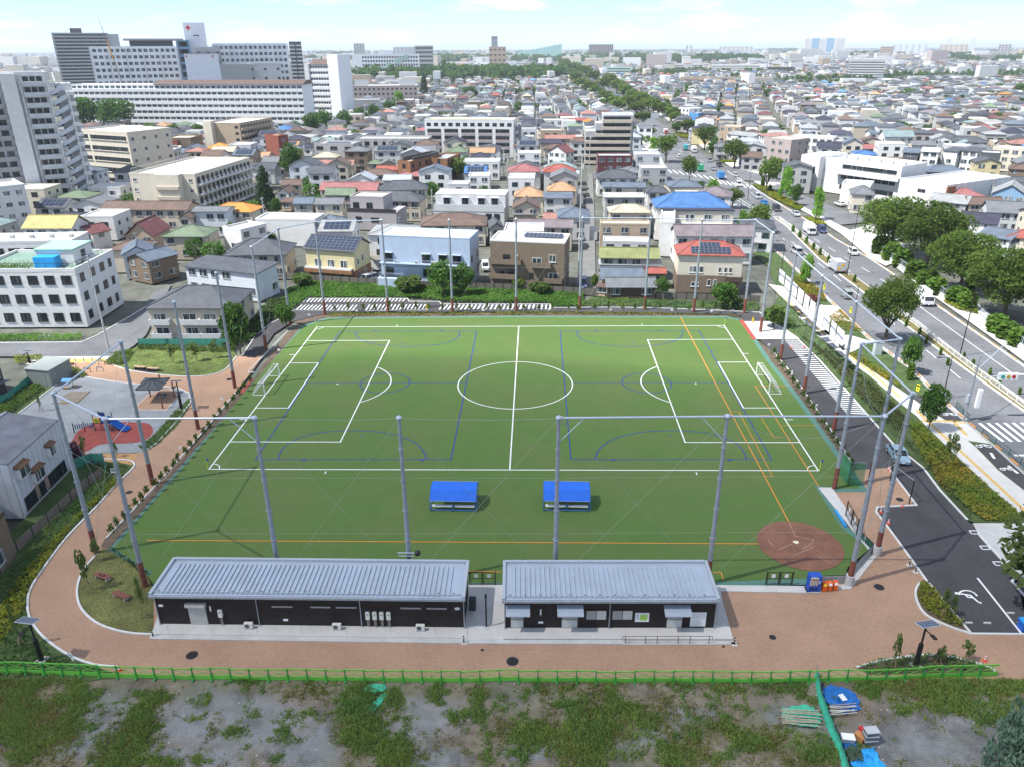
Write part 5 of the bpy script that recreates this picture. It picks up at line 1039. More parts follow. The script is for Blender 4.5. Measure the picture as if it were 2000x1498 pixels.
for a in(('round',470,692,582,66,'big dark leafy tree beside the grey apartment house at left'),('round',866,580,507,66,'dark bushy tree before the light blue house'),('round',906,578,510,50,'green bushy tree right of the light blue house'),('shrub',800,572,536,54,'low yellow green shrub before the light blue house'),('round',1413,604,548,60,'green tree behind the far right net poles'),('round',1292,583,540,36,'green tree beside the tiled old house'),('shrub',1053,575,548,40,'small leafy shrub before the brown house'),('shrub',1012,566,537,30,'small shrub left corner of the brown house'),('shrub',1160,566,532,16,'clipped shrub by the lane end'),('round',882,302,248,32,'slim green tree before the white balcony apartments'),('shrub',888,352,303,48,'leafy tree beside the tall brick gable house'),('shrub',1050,366,335,68,'broad bright green garden tree between the houses'),('round',1010,374,352,26,'dark garden tree left of the broad green one'),('shrub',722,352,334,20,'palm like shrub by the brown hipped roof'),('shrub',820,362,338,40,'green garden tree under the red roof'),('round',845,392,352,34,'dark garden tree beside the grey tiled house'),('round',530,480,448,30,'small tree among houses behind the left net poles'),('round',560,640,590,40,'dark tree at the far left pitch corner'),('shrub',590,560,530,40,'dark garden shrub left of the yellow house'),('shrub',1510,640,590,40,'shrubby tree at the far right corner of the pitch'),('shrub',455,470,430,26,'green garden tree beside the orange roof'),('round',610,350,320,22,'garden tree left of the salmon roof'),('round',1775,196,171,42,'round dark tree among the right hand roofs'),('round',1990,188,162,40,'dark trees at right edge among the roofs'),('round',1948,184,162,22,'small dark tree near the right edge roofs'),('cone',350,1000,900,1,'x')[:0]or('shrub',1440,598,580,24,'small shrub right of the far green tree')):
 tree(*a,n=2200)
for x,y,w in((1722,492,30),(1745,505,34),(1765,518,34),(1790,540,34),(1812,558,34),(1830,572,30),(1870,590,34),(1890,600,30),(1948,645,34),(1968,658,34),(1990,672,34),(1905,560,26)):tree('clip',x-4,y+3,y-26,w*1.35,'rounded hedge bush behind the roadside wall',name='shrub',cat='shrub',group='hedge bushes behind the roadside wall',n=900)
for x,y in((1548,454),(1561,465),(1574,477),(1588,489),(1601,499),(1617,514),(1626,520),(1668,552),(1652-8,536),(1769,638),(1795,655),(1808,672),(1836,694),(1850,714),(1881,702),(1899,716),(1932,733),(1950,755),(1990,770)):
 tree('clip',x,y,y-13,6.5,'small clipped bush beside the white median fence',name='shrub',cat='shrub',group='clipped bushes on the median',n=260)
tree('clip',1776,742,712,15,'clipped column shrub beside the yellow notice board',name='shrub',cat='shrub',n=700);tree('clip',1489,365,350,9,'clipped column shrub on the far avenue verge, upper',name='shrub',cat='shrub',n=400);tree('clip',1503,375,363,9,'clipped column shrub on the far avenue verge, lower',name='shrub',cat='shrub',n=400)
tree('shrub',1332,368,353,20,'dark pink flowering shrub at the junction corner',name='shrub',cat='shrub',n=700,lm='pink');tree('shrub',1581,595,572,26,'pink red flowering shrub by the banners',name='shrub',cat='shrub',n=700,lm='pink');tree('shrub',152,905,858,26,'purple leaved shrub beside the ochre path',name='shrub',cat='shrub',n=500,lm='purple')
for x,y,tp,w,l_ in((176,1152,1072,30,'staked young tree in the left garden, left of the benches'),(190,1096,1052,24,'young tree at the top of the left garden'),(283,1206,1125,16,'bare staked young tree near the long clubhouse'),(42,1262,1175,14,'bare staked young tree outside the curved path'),(1840,1205,1148,22,'young tree in the planted island by the car park'),(1858,1203,1160,18,'thin young tree in the planted island, right one'),(1745,1303,1235,22,'thin bare shrub tree in the lower right bed, left one'),(1832,1296,1262,26,'thin bare shrub tree in the lower right bed, middle'),(1885,1290,1252,30,'thin bare shrub tree in the lower right bed, right one'),(168,897,850,18,'staked young tree behind the play frame'),(228,892,862,14,'small staked tree below the red mat'),(385,706,668,26,'young tree on the playground lawn, middle'),(338,710,672,20,'young tree on the playground lawn, left'),(420,700,664,22,'young tree on the playground lawn, right'),(81,803,768,8,'small staked sapling alone on the playground gravel')):
 t=tree('sparse',x,y,tp,w,l_,name='young_tree',n=420)
 for a_ in(0,2.1,4.2):sx=t.scale[0];hh=t.scale[2];q=MB().tube((math.cos(a_)*.35/sx,math.sin(a_)*.35/sx,0),(0,0,min(.5,1.2/hh)),.025/sx,None,5).build('stake',MATS['edging_timber'],t)
for k in range(24):
 f=k/23;x=492-f*(492-222)+rnd.uniform(-3,3);y=752+(1050-752)*f
 tree('sparse',x,y,y-20-8*f,12+4*f,'slim young shrub in the bed between path and pitch',name='shrub',cat='shrub',group='young shrubs in the left bed',n=200,lm='shrub')
for k in range(17):
 f=k/16;x=1515+f*(1668-1515);y=702+f*(918-702)
 tree('sparse',x-6,y,y-24,14,'slim young shrub in the bed right of the pitch',name='shrub',cat='shrub',group='young shrubs in the right bed',n=180,lm='shrub')
for k in range(30):
 x=655+k*26.5+rnd.uniform(-5,5);tree('sparse',x,613.5,590+rnd.uniform(-3,6),9,'thin young tree in the bed behind the far touchline',name='young_tree',group='young trees behind the far touchline',n=110,lm='shrub')
def inpoly(x,y,poly):
 c_=np.zeros(len(x),bool);j=len(poly)-1
 for i in range(len(poly)):
  xi,yi=poly[i];xj,yj=poly[j];m_=((yi>y)!=(yj>y))&(x<(xj-xi)*(y-yi)/(yj-yi+1e-12)+xi);c_^=m_;j=i
 return c_
def cover(name,px,dens,h,size,lm,label,world_=False,clump=.5,seed=1,up=.5):
 poly=px if world_ else g2(px);a=np.array(poly);x0,y0=a.min(0);x1,y1=a.max(0);area=(x1-x0)*(y1-y0);r_=np.random.default_rng(seed);n=int(area*dens);x=r_.uniform(x0,x1,n);y=r_.uniform(y0,y1,n)
 k=inpoly(x,y,poly);f=fbm(x+seed*13,y,2.2,seed);k&=r_.random(n)<np.clip((f-clump+.35)*3,0,1);x,y,f=x[k],y[k],f[k]
 z=h*(.35+1.0*fbm(x+50,y,1.3,seed+5))*r_.random(len(x))**.45;V,F_=leaves(np.stack([x,y,z],1),size,up,rgx=r_);cc=np.clip(fbm(x,y,3.0,seed+9)*1.5-.4+.35*(r_.random(len(x))-.5),0,1)
 o=link(name,mesh_np(name,V,F_,[LEAF[lm]],col=cc),kind='stuff');tag(o,label,'plants');return o
LEAF['azalea']=leafmat('azalea_leaves',(.10,.15,.022),(.34,.22,.032));LEAF['weed']=leafmat('weed_leaves',(.050,.105,.030),(.110,.165,.035));LEAF['lush']=leafmat('lush_grass',(.055,.13,.020),(.12,.23,.040));LEAF['olive']=leafmat('olive_cover',(.055,.070,.022),(.13,.135,.035))
cover('orange_shrubs',[(1776,822),(1800,832),(1848,880),(1898,926),(1982,998),(1990,1017),(1922,1018),(1880,990),(1832,942),(1806,900),(1782,862)],60,.55,.22,'azalea','orange tinged azalea shrubs between car park and footpath',clump=.35)
cover('verge_weeds',[(1560,655),(1600,690),(1690,790),(1770,860),(1800,905),(1760,850),(1775,820),(1700,745),(1620,690)],26,.5,.25,'olive','dark weeds on the verge along the ladder marked path',seed=3)
cover('verge_hedge',[(1545,545),(1560,540),(1605,570),(1614,590),(1590,588),(1560,575)],50,.5,.25,'azalea','yellow orange hedge beside the banners',seed=4)
cover('verge_hedge',[(1655,690),(1675,690),(1770,757),(1762,762),(1700,725)],50,.35,.2,'azalea','low yellow hedge between footpath and cycle track',seed=5);cover('lawn_tufts',[(1640,605),(1690,650),(1610,640),(1615,622)],40,.2,.2,'azalea','orange tufts on the avenue lawn',seed=15)
cover('far_grass',[(545,600),(560,570),(600,552),(700,556),(930,566),(1140,576),(1140,600),(1078,601),(1074,594),(860,589),(850,586),(800,583),(600,583),(572,604),(556,612)],45,.7,.30,'lush','rank green grass behind the far cycle parking',seed=6,clump=.25)
cover('far_grass',[(1160,582),(1290,588),(1480,592),(1484,609),(1400,605),(1200,599),(1140,600),(1140,590)],30,.45,.26,'weed','weeds before the grey boundary fence',seed=7,clump=.45)
cover('far_hedge',[(640,613),(1100,610.5),(1430,616),(1446,620),(1418,617),(1000,616),(640,619)],30,.45,.22,'yel','small yellow green shrubs behind the far touchline',seed=8,clump=.55)
cover('right_verge',[(1498,612),(1510,600),(1540,620),(1560,640),(1550,645),(1520,632)],20,.3,.25,'weed','weeds by the far right corner',seed=9)
cover('left_hedge',[(-10,1210),(40,1130),(120,1040),(195,962),(236,925),(240,935),(200,975),(150,1020),(100,1085),(58,1150),(45,1200),(0,1260)],50,.55,.22,'yel','yellow green hedge along the left fence',seed=10,clump=.35)
cover('left_bushes',[(-10,1150),(60,1070),(140,985),(205,935),(222,930),(150,1000),(90,1070),(40,1130),(-10,1215)],30,.5,.2,'weed','low green bushes along the board fence',seed=28)
cover('left_weeds',[(-20,1330),(-10,1215),(45,1200),(60,1240),(100,1275),(150,1300),(230,1315),(235,1320),(60,1320)],22,.25,.2,'weed','weedy grass outside the curved path',seed=11);cover('left_weeds',[(150,899),(235,905),(255,915),(210,965),(150,1010),(130,1000),(190,935)],22,.35,.2,'weed','weeds by the rules sign',seed=12)
cover('lawn_weeds',gisle,10,.05,.12,'olive','short dry grass of the left garden',seed=13);cover('lawn_weeds',lawn,10,.06,.14,'olive','short grass of the playground lawn',seed=14)
cover('hedge',[(205,712),(228,690),(260,688),(252,706),(230,716)],60,.6,.22,'shrub','green hedge at the lawn corner by the street',seed=16,clump=.2);cover('hedge',[(268,676),(460,680),(456,690),(270,684)],40,.6,.22,'shrub','hedge before the grey apartment house',seed=17,clump=.3)
cover('hedge',[(28,700),(82,697),(84,706),(30,712)],50,.7,.2,'yel','yellow green hedge beside the shed',seed=18,clump=.2);cover('hedge',[(118,725),(132,718),(152,722),(172,735),(160,740),(135,735)],60,.6,.2,'shrub','low spreading shrub beside the shed',seed=19,clump=.2)
cover('hedge',[(-20,800),(70,748),(86,760),(15,812),(-20,835)],60,.7,.22,'shrub','green hedge along the teal fence by the playground',seed=20,clump=.25);cover('street_plants',[(-10,655),(160,655),(160,667),(-10,668)],40,.6,.25,'lush','plants in the kerbside planter of the white building',seed=21)
cover('island_shrubs',[(1795,1140),(1812,1138),(1880,1215),(1878,1226),(1838,1212),(1806,1190),(1792,1165)],70,.5,.2,'yel','shrubs on the kerbed island by the car park',seed=22,clump=.3);isl=[(1797,1138),(1789,1150),(1789,1168),(1800,1192),(1820,1208),(1860,1226),(1895,1237),(1810,1135)];sheet('island_soil',isl,.03,soil);kerb('island_kerb',isl[:7],smooth=4,w=.2)
bb_=[(1672,1304),(1720,1291),(1780,1282),(1820,1280),(1870,1286),(1925,1301),(1945,1312),(1700,1318)];sheet('bed_soil',bb_,.03,soil);kerb('bed_kerb',bb_[:7],smooth=4,w=.2);cover('bed_plants',bb_,60,.5,.16,'weed','planted bed around the lower right solar lamp',seed=23,clump=.4)
cover('kerb_plants',[(270,872),(300,850),(345,800),(372,778),(374,788),(345,832),(305,870),(282,881)],30,.35,.2,'weed','grass strip between playground and promenade',seed=24)
cover('bed_edge_hedge',[(215,1076),(222,1074),(290,1120),(282,1126)],60,.5,.2,'col','dark hedge edging the left garden',seed=25,clump=.1)
cover('far_left_thicket',[(440,690),(500,660),(545,610),(560,590),(530,590),(480,640),(430,670)],40,1.0,.35,'col','dark thicket left of the far left corner',seed=26,clump=.3);cover('right_hedge',[(1880,590),(1905,598),(1910,615),(1870,606),(1840,590)],60,.6,.25,'yel','yellow green hedge at the gap of the roadside wall',seed=27,clump=.1)
for i,q in enumerate(([(1500,365),(1530,385),(1570,405),(1560,412),(1510,388),(1470,362)],[(1570,425),(1600,428),(1615,440),(1590,438)],[(1395,300),(1420,305),(1440,318),(1410,318)],[(1320,258),(1345,262),(1352,272),(1325,268)],[(1310,240),(1330,240),(1335,248)],[(1385,290),(1400,290),(1410,298),(1390,298)],[(1340,358),(1362,360),(1370,368),(1348,366)])):
 sheet('verge_lawn',q,.03,grass_g);cover('verge_flowers',q,22,.4,.4,'yel','yellow green planting on the avenue island',seed=30+i,clump=.3)
def weedmask(px,py):
 d=np.zeros(len(px))
 for cx,cy,rx,ry,s in((60,1400,105,75,.95),(20,1350,90,40,.9),(100,1470,60,20,.5),(265,1435,46,46,1.2),(215,1478,50,34,1.1),(300,1488,90,18,.9),(125,1372,60,22,.8),(365,1345,30,14,.5),(330,1360,60,14,.5),(455,1432,30,16,.8),(590,1345,110,22,.5),(700,1420,46,80,1.0),(745,1475,60,36,.9),(775,1360,40,22,.7),(720,1378,34,20,.6),(1090,1345,90,24,.6),(880,1350,70,16,.45),(1170,1405,85,56,1.1),(1040,1425,62,34,1.0),(1130,1470,70,30,.9),(1290,1400,50,34,.8),(1240,1470,70,30,.8),(1340,1455,80,44,.85),(1040,1330,90,14,.4),(1200,1335,90,14,.35),(1440,1340,140,20,.3),(1560,1350,50,14,.4),(1480,1440,85,50,.8),(1590,1480,60,24,.9),(1430,1480,80,24,.6),(1780,1340,100,26,.8),(1900,1340,90,26,.9),(1830,1370,40,22,.7),(1700,1340,50,12,.4),(1960,1380,60,30,.5),(860,1470,60,20,.4),(900,1390,60,16,.3),(960,1440,30,50,.45),(560,1480,130,12,.3),(500,1400,20,10,.4)):
  e=((px-cx)/rx)**2+((py-cy)/ry)**2;d=np.maximum(d,s*np.exp(-e*.75))
 return d
gxx=np.arange(-62,66,.28);gyy=np.arange(-77,-60.6,.28);X,Y=np.meshgrid(gxx,gyy);Zg=-.03+.10*(fbm(X,Y,5,3)-.5)+.04*(fbm(X,Y,.9,8)-.5)
px_,py_=PV(X.ravel(),Y.ravel());edge=1322+.004*px_;Zg=np.where((py_<edge+6).reshape(X.shape),np.minimum(Zg,-.02),Zg)
V=np.stack([X.ravel(),Y.ravel(),Zg.ravel()-.02],1);ny,nx=X.shape;I=np.arange(ny*nx).reshape(ny,nx);Fq=np.stack([I[:-1,:-1],I[:-1,1:],I[1:,1:],I[1:,:-1]],-1).reshape(-1,4)
fc=V[Fq].mean(1);fx,fy=PV(fc[:,0],fc[:,1]);wm=weedmask(fx,fy)
gr=np.zeros(len(fc))
for cx,cy,rx,ry in((190,1425,130,60),(470,1415,190,60),(580,1450,90,60),(830,1400,90,40),(820,1480,100,26),(1030,1470,60,20),(1290,1430,50,20),(1330,1395,70,14),(1240,1450,40,22),(1830,1450,200,70),(1960,1430,120,70),(380,1480,120,26),(1560,1400,70,26)):
 gr=np.maximum(gr,np.exp(-(((fx-cx)/rx)**2+((fy-cy)/ry)**2)**2*.9))
n1=fbm(fc[:,0],fc[:,1],3.2,11);n2_=fbm(fc[:,0],fc[:,1],.8,17);gr=np.clip(gr*1.5+(n1-.5)*1.8-.15,0,1)[:,None];wmm=np.clip(wm*1.0-.1+(n1-.5)*1.6+(n2_-.5)*1.4,0,1)[:,None]*.6
c_=np.array([.180,.150,.112])*(1-gr)+np.array([.195,.198,.198])*gr;c_=c_*(.86+.28*n2_[:,None]);c_=c_*(1-wmm)+np.array([.085,.11,.035])*wmm
n9=fbm(fc[:,0]+40,fc[:,1],1.6,27)[:,None];c_=c_*(1-.30*np.clip((n9-.52)*6,0,1));n8=fbm(fc[:,0]-40,fc[:,1],2.4,37)[:,None];k8=np.clip((n8-.6)*4,0,.3);c_=c_*(1-k8)+np.array([.24,.215,.17])*k8
rt=np.clip(1-np.abs(fy-(1395+.10*(fx-1650)))/22,0,1)*np.clip((fx-1640)/60,0,1)*np.clip(n1*2-.5,0,1)*np.clip((1900-fx)/100,0,1);c_=c_*(1-.5*rt[:,None])+np.array([.12,.06,.035])*.5*rt[:,None]
lotm=mat('lot_earth',(.2,.2,.2),.95,.16,1.1,kind='attr',bump=.5,fine=.28);link('waste_lot',mesh_np('waste_lot',V,Fq,[lotm],col=c_,smooth=True),kind='structure')['label']='bare earth and gravel lot in the foreground'
def tufts(name,n,lm,seed,hs,label,bias,blades=3,spread=.11,thr=.20):
 r_=np.random.default_rng(seed);x=r_.uniform(-60,64,n);y=r_.uniform(-76.5,-60.8,n);px,py=PV(x,y);d=weedmask(px,py)*1.1+(fbm(x,y,1.9,seed)-.5)*2.3+bias(px,py)+(fbm(x,y,.5,seed+4)-.5)*1.1
 k=(r_.random(n)*.5+thr<d)&(py>1326)&(px>-60)&(px<2080);x,y,d=x[k],y[k],np.clip(d[k],.2,1.2);m_=len(x);x=np.repeat(x,blades);y=np.repeat(y,blades);d=np.repeat(d,blades);N_=len(x)
 bx=x+r_.normal(size=N_)*spread;by=y+r_.normal(size=N_)*spread;h_=hs*(.5+r_.random(N_))*(.35+.5*d);a_=r_.random(N_)*6.28;ln=h_*(.35+.6*r_.random(N_));w_=.022+.03*r_.random(N_)
 ca,sa=np.cos(a_),np.sin(a_);z0=np.full(N_,-.06);V=np.stack([np.stack([bx-sa*w_,by+ca*w_,z0],1),np.stack([bx+sa*w_,by-ca*w_,z0],1),np.stack([bx+ca*ln*.5+sa*w_*.8,by+sa*ln*.5-ca*w_*.8,z0+h_*.75],1),np.stack([bx+ca*ln,by+sa*ln,z0+h_*.85],1)],1).reshape(-1,3)
 cc=np.clip(fbm(x,y,2.6,seed+9)*1.6-.25+.5*(r_.random(N_)-.5),0,1);o=link(name,mesh_np(name,V,np.arange(N_*4).reshape(-1,4),[LEAF[lm]],col=cc),kind='stuff');tag(o,label,'grass');return o
LEAF['blade']=leafmat('grass_blades',(.105,.195,.050),(.20,.265,.060));LEAF['dry']=leafmat('dry_grass',(.13,.15,.035),(.24,.22,.07))
tufts('weeds',135000,'blade',41,.34,'clumps of green weeds growing on the waste lot',lambda px,py:0*px-.10,4)
tufts('dry_weeds',60000,'dry',47,.30,'yellowish dry weeds scattered over the waste lot',lambda px,py:np.where(px<150,.15,-.22)+.35*np.exp(-((px-1890)/200)**2)*0+np.where(px>1350,.08,0),3)
st=MB()
for k in range(420):
 x=rnd.uniform(-45,50);y=rnd.uniform(-75,-61.5);s=rnd.uniform(.03,.09);q=P((x,y,0))
 if q[1]>1332:st.lathe([(s*.6,0),(s,s*.4),(s*.5,s*.9)],5,(x,y,-.05),m=rnd.randrange(2))
tag(st.build('stones',[mat('pale_stone',(.45,.44,.41)),mat('grey_stone',(.24,.235,.22))],uv=False),'pale stones scattered over the waste lot','stones')['kind']='stuff'
def wallm(name,col,**k):return mat('wall_'+name,col,.85,.08,.5,fine=.03,**k)
def roofm(name,col,kind='tile',sp=.45,sp2=.35,**k):return mat('roof_'+name,col,.62,.20,.5,kind=kind,sp=sp,sp2=sp2,**k)
W_={'white':wallm('white',(.69,.69,.67)),'cream':wallm('cream',(.62,.57,.46)),'beige':wallm('beige',(.50,.44,.35)),'grey':wallm('grey',(.40,.40,.39)),'lgrey':wallm('light_grey',(.55,.56,.56)),'dgrey':wallm('dark_grey',(.10,.105,.115)),'brown':wallm('brown',(.19,.145,.105)),'dbrown':wallm('dark_brown',(.085,.062,.05)),'tan':wallm('tan',(.42,.33,.24)),'pink':wallm('pinkish',(.40,.335,.315)),'mauve':wallm('mauve',(.36,.335,.34)),'blue':wallm('pale_blue',(.40,.48,.60)),'yellow':wallm('pale_yellow',(.60,.52,.30)),'maroon':wallm('maroon',(.12,.045,.045)),'sky':wallm('sky_blue',(.22,.36,.50)),'brick':mat('wall_brick',(.30,.15,.075),.9,.12,.6,kind='brick',sp=.5,sp2=.25),'redbrick':mat('wall_red_brick',(.27,.09,.06),.9,.12,.6,kind='brick',sp=.5,sp2=.25),'bluegrey':wallm('blue_grey',(.60,.64,.68)),'green':wallm('mint',(.40,.55,.48))}
Rf={'dgrey':roofm('dark_grey',(.085,.092,.105)),'grey':roofm('grey',(.16,.17,.18)),'lgrey':roofm('light_grey',(.30,.31,.31)),'bgrey':roofm('blue_grey',(.12,.15,.19)),'brown':roofm('brown',(.145,.10,.08)),'tan':roofm('tan',(.42,.26,.15)),'red':roofm('red',(.32,.095,.075)),'salmon':roofm('salmon',(.33,.17,.14)),'pinkred':roofm('dusty_red',(.30,.125,.12)),'maroon':roofm('maroon',(.17,.065,.065)),'blue':roofm('blue',(.065,.16,.36)),'lblue':roofm('light_blue',(.11,.27,.44)),'green':roofm('green',(.15,.20,.13)),'mint':roofm('mint',(.25,.36,.30)),'moss':roofm('mossy',(.22,.24,.10)),'orange':roofm('orange',(.55,.25,.06)),'cream':roofm('cream_tile',(.48,.43,.32)),'mauve':roofm('mauve',(.19,.16,.17)),'teal':roofm('grey_teal',(.22,.29,.29)),'navy':roofm('navy',(.05,.05,.075)),'yellowg':roofm('mustard',(.40,.36,.14)),'fwhite':mat('flat_white_roof',(.55,.555,.55),.8,.10,.35,fine=.05),'fgrey':mat('flat_grey_roof',(.38,.38,.37),.9,.2,.3,fine=.08),'fcream':mat('flat_cream_roof',(.52,.47,.37),.9,.15,.3,fine=.06),'fgreen':mat('flat_green_roof',(.18,.27,.22),.9,.15,.4),'fmint':mat('flat_mint_roof',(.30,.55,.40),.8,.08,.5),'metal':mat('ribbed_metal_roof',(.42,.45,.48),.4,.1,.5,metal=.2,kind='siding',sp=.5)}
_wc={}
def winmesh(w,h,st='a'):
 k=(round(w,1),round(h,1),st)
 if k in _wc:return _wc[k]
 w,h=k[0],k[1];b=MB();fr={'a':alu,'w':frame_w,'d':frame_d,'l':alu,'x':frame_d}[st]
 if st in 'lx':b.poly([(-w/2,-.04,0),(w/2,-.04,0),(w/2,-.04,h),(-w/2,-.04,h)],1).poly([(-w/2-.07,-.02,-.07),(w/2+.07,-.02,-.07),(w/2+.07,-.02,h+.07),(-w/2-.07,-.02,h+.07)],0)
 else:
  f=.07;b.box(-w/2,-w/2+f,-.07,0,0,h).box(w/2-f,w/2,-.07,0,0,h).box(-w/2+f,w/2-f,-.07,0,0,f).box(-w/2+f,w/2-f,-.07,0,h-f,h)
  if w>1.0:b.box(-.04,.04,-.065,0,f,h-f)
  b.poly([(-w/2+f,-.03,f),(w/2-f,-.03,f),(w/2-f,-.03,h-f),(-w/2+f,-.03,h-f)],1);b.box(-w/2-.06,w/2+.06,-.13,0,-.06,0)
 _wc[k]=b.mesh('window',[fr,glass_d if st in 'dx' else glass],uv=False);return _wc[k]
FOOT=[]
class Bd:
 """a building in its own frame: x along the front (towards the camera), y backwards, origin mid-front at ground"""
 def __init__(s,name,label,cat,A,B_,h,d,group=None,raw=False):
  A=Vector(A);B_=Vector(B_);ex=(B_-A);ex.z=0;s.w=ex.length;ex.normalize();s.ang=math.atan2(ex.y,ex.x);s.d=d;s.h=h;m=(A+B_)/2
  s.t=thing(name,label,cat,(m.x,m.y,0),s.ang,group);s.ov=0
  c=m+Vector((-ex.y,ex.x,0))*d/2;FOOT.append((c.x,c.y,s.w/2+1.0,d/2+1.0,s.ang))
 def mb(s):return MB()
 def win(s,face,u,z,w,h,st='a',nm='window'):
  W,D,o=s.w/2-s.ov,s.d,s.ov
  loc,rz={'F':((u,o,z),0),'R':((W,u,z),R(90)),'L':((-W,u,z),R(-90)),'B':((u,D-o,z),R(180))}[face]
  return link(nm,winmesh(w,h,st),s.t,loc,rz)
 def row(s,face,n,z,w,h,st='a',m=1.0,jit=0.0,skip=0.0):
  L0,L1=(-(s.w/2-s.ov)+m,s.w/2-s.ov-m)if face in 'FB' else(s.ov+m,s.d-s.ov-m)
  for k in range(n):
   if skip and rnd.random()<skip:continue
   u=(L0+L1)/2 if n==1 else L0+w/2+(L1-L0-w)*k/(n-1);s.win(face,u+(rnd.uniform(-jit,jit)if jit else 0),z,w,h,st)
 def body(s,m,h=None,top='flat',rh=0):
  o=s.ov;h=h or s.h;W=s.w/2-o;D0,D1=o,s.d-o;b=MB()
  if top=='gx':y_=s.d/2;b.side([(D0,0),(D1,0),(D1,h),(y_,h+rh*(1-o/(s.d/2))),(D0,h)],-W,W)
  elif top=='gy':b.side([(-W,0),(W,0),(W,h),(0,h+rh*(1-o/(s.w/2))),(-W,h)],D0,D1,axis='y')
  elif top=='sx':b.side([(D0,0),(D1,0),(D1,h+rh),(D0,h)],-W,W)
  else:b.box(-W,W,D0,D1,0,h)
  return b.build('wall',m,s.t)
 def roof(s,kind,m,rh=1.6,trim=None,th=.16,par=.45):
  W,D,h=s.w/2,s.d,s.h;b=MB()
  if kind=='flat':
   b.box(-W+.25,W-.25,.25,D-.25,h-.02,h+.04).build('roof',m,s.t);b=MB();b.box(-W-.03,W+.03,-.03,.25,h-.05,h+par).box(-W-.03,W+.03,D-.25,D+.03,h-.05,h+par).box(-W-.03,-W+.25,.25,D-.25,h-.05,h+par).box(W-.25,W+.03,.25,D-.25,h-.05,h+par)
   b.build('parapet',trim or W_['white'],s.t);return
  def slab(polys):
   for p in polys:b.poly(p)
  if kind=='gx':
   y=D/2;pf=[(0,h),(y,h+rh),(D,h),(D,h-th),(y,h+rh-th),(0,h-th)];b.side(pf,-W,W)
  elif kind=='gy':pf=[(-W,h),(0,h+rh),(W,h),(W,h-th),(0,h+rh-th),(-W,h-th)];b.side(pf,0,D,axis='y')
  elif kind=='sx':b.side([(0,h),(D,h+rh),(D,h+rh-th),(0,h-th)],-W,W)
  else:
   a=[(-W,0,h),(W,0,h),(W,D,h),(-W,D,h)];lo=[(x,y,h-th)for x,y,z in a]
   if s.w>=D:r0,r1=(-W+D/2,D/2,h+rh),(W-D/2,D/2,h+rh);slab([[a[0],a[1],r1,r0],[a[1],a[2],r1],[a[2],a[3],r0,r1],[a[3],a[0],r0]])
   else:r0,r1=(0,W,h+rh),(0,D-W,h+rh);slab([[a[0],a[1],r0],[a[1],a[2],r1,r0],[a[2],a[3],r1],[a[3],a[0],r0,r1]])
   for i in range(4):b.poly([lo[i],lo[(i+1)%4],a[(i+1)%4],a[i]])
   b.poly(lo[::-1])
   rf=b.build('roof',m,s.t);c=MB();rc=trim or MATS.get('ridge')or mat('ridge',(.30,.31,.32),.6,.1)
   ends=[(a[0],r0),(a[1],r1 if s.w>=D else r0),(a[2],r1),(a[3],r0 if s.w>=D else r1),(r0,r1)]
   for p,q in ends:c.bar((p[0],p[1],p[2]+.05),(q[0],q[1],q[2]+.05),.22,.12)
   c.build('ridge_tiles',m,s.t);return
  b.build('roof',m,s.t)
  if kind in('gx','gy'):
   c=MB();(c.bar((-W,D/2,h+rh+.05),(W,D/2,h+rh+.05),.25,.14)if kind=='gx' else c.bar((0,0,h+rh+.05),(0,D,h+rh+.05),.25,.14));c.build('ridge_tiles',m,s.t)
 def balc(s,z,x0=None,x1=None,dep=1.2,ph=1.05,m=None,side='F',slab=None):
  W=s.w/2-s.ov;x0=-W if x0 is None else x0;x1=W if x1 is None else x1;o=s.ov;b=MB()
  b.box(x0,x1,o-dep,o,z-.18,z).box(x0,x1,o-dep,o-dep+.12,z,z+ph).box(x0,x0+.12,o-dep+.12,o,z,z+ph).box(x1-.12,x1,o-dep+.12,o,z,z+ph)
  return b.build('balcony',m or W_['lgrey'],s.t)
 def railing(s,z,x0,x1,dep=1.0,ph=1.0,m=None):
  o=s.ov;b=MB();b.box(x0,x1,o-dep,o,z-.14,z).bar((x0,o-dep,z+ph),(x1,o-dep,z+ph),.06);k=x0
  while k<=x1+.01:b.bar((k,o-dep,z),(k,o-dep,z+ph),.03);k+=.28
  for x in(x0,x1):b.bar((x,o-dep,z+ph),(x,o,z+ph),.05)
  return b.build('balcony',m or alu,s.t)
 def ac(s,x,z,y=-.5):
  if 'ac' not in _wc:_wc['ac']=MB().box(-.38,.38,-.14,.14,0,.55).poly([(-.28,-.142,.08),(.14,-.142,.08),(.14,-.142,.48),(-.28,-.142,.48)],1).mesh('ac_unit',[cream,fan],uv=False)
  link('air_conditioner',_wc['ac'],s.t,(x,s.ov+y,z))
 def antenna(s,x=None,y=None,z=None,hh=2.4):
  if 'ant' not in _wc:
   b=MB().tube((0,0,0),(0,0,2.4),.025,None,5)
   for k in range(5):b.bar((-.4,-.35+k*.18,2.1),(.4,-.35+k*.18,2.1),.02)
   b.bar((0,-.4,2.1),(0,.45,2.1),.02);_wc['ant']=b.mesh('antenna',alu,uv=False)
  link('antenna',_wc['ant'],s.t,(x if x is not None else rnd.uniform(-s.w/3,s.w/3),y if y is not None else s.d/2,z if z is not None else s.h+.9),rnd.random()*3)
 def dish(s,x,y,z):
  if 'dish' not in _wc:_wc['dish']=MB().lathe([(.02,0),(.22,.06),(.34,.16)],10).tube((0,0,0),(0,0,-.4),.03,None,5).mesh('satellite_dish',white,uv=False)
  o=link('satellite_dish',_wc['dish'],s.t,(x,y,z));o.rotation_euler=(R(60),0,R(-30))
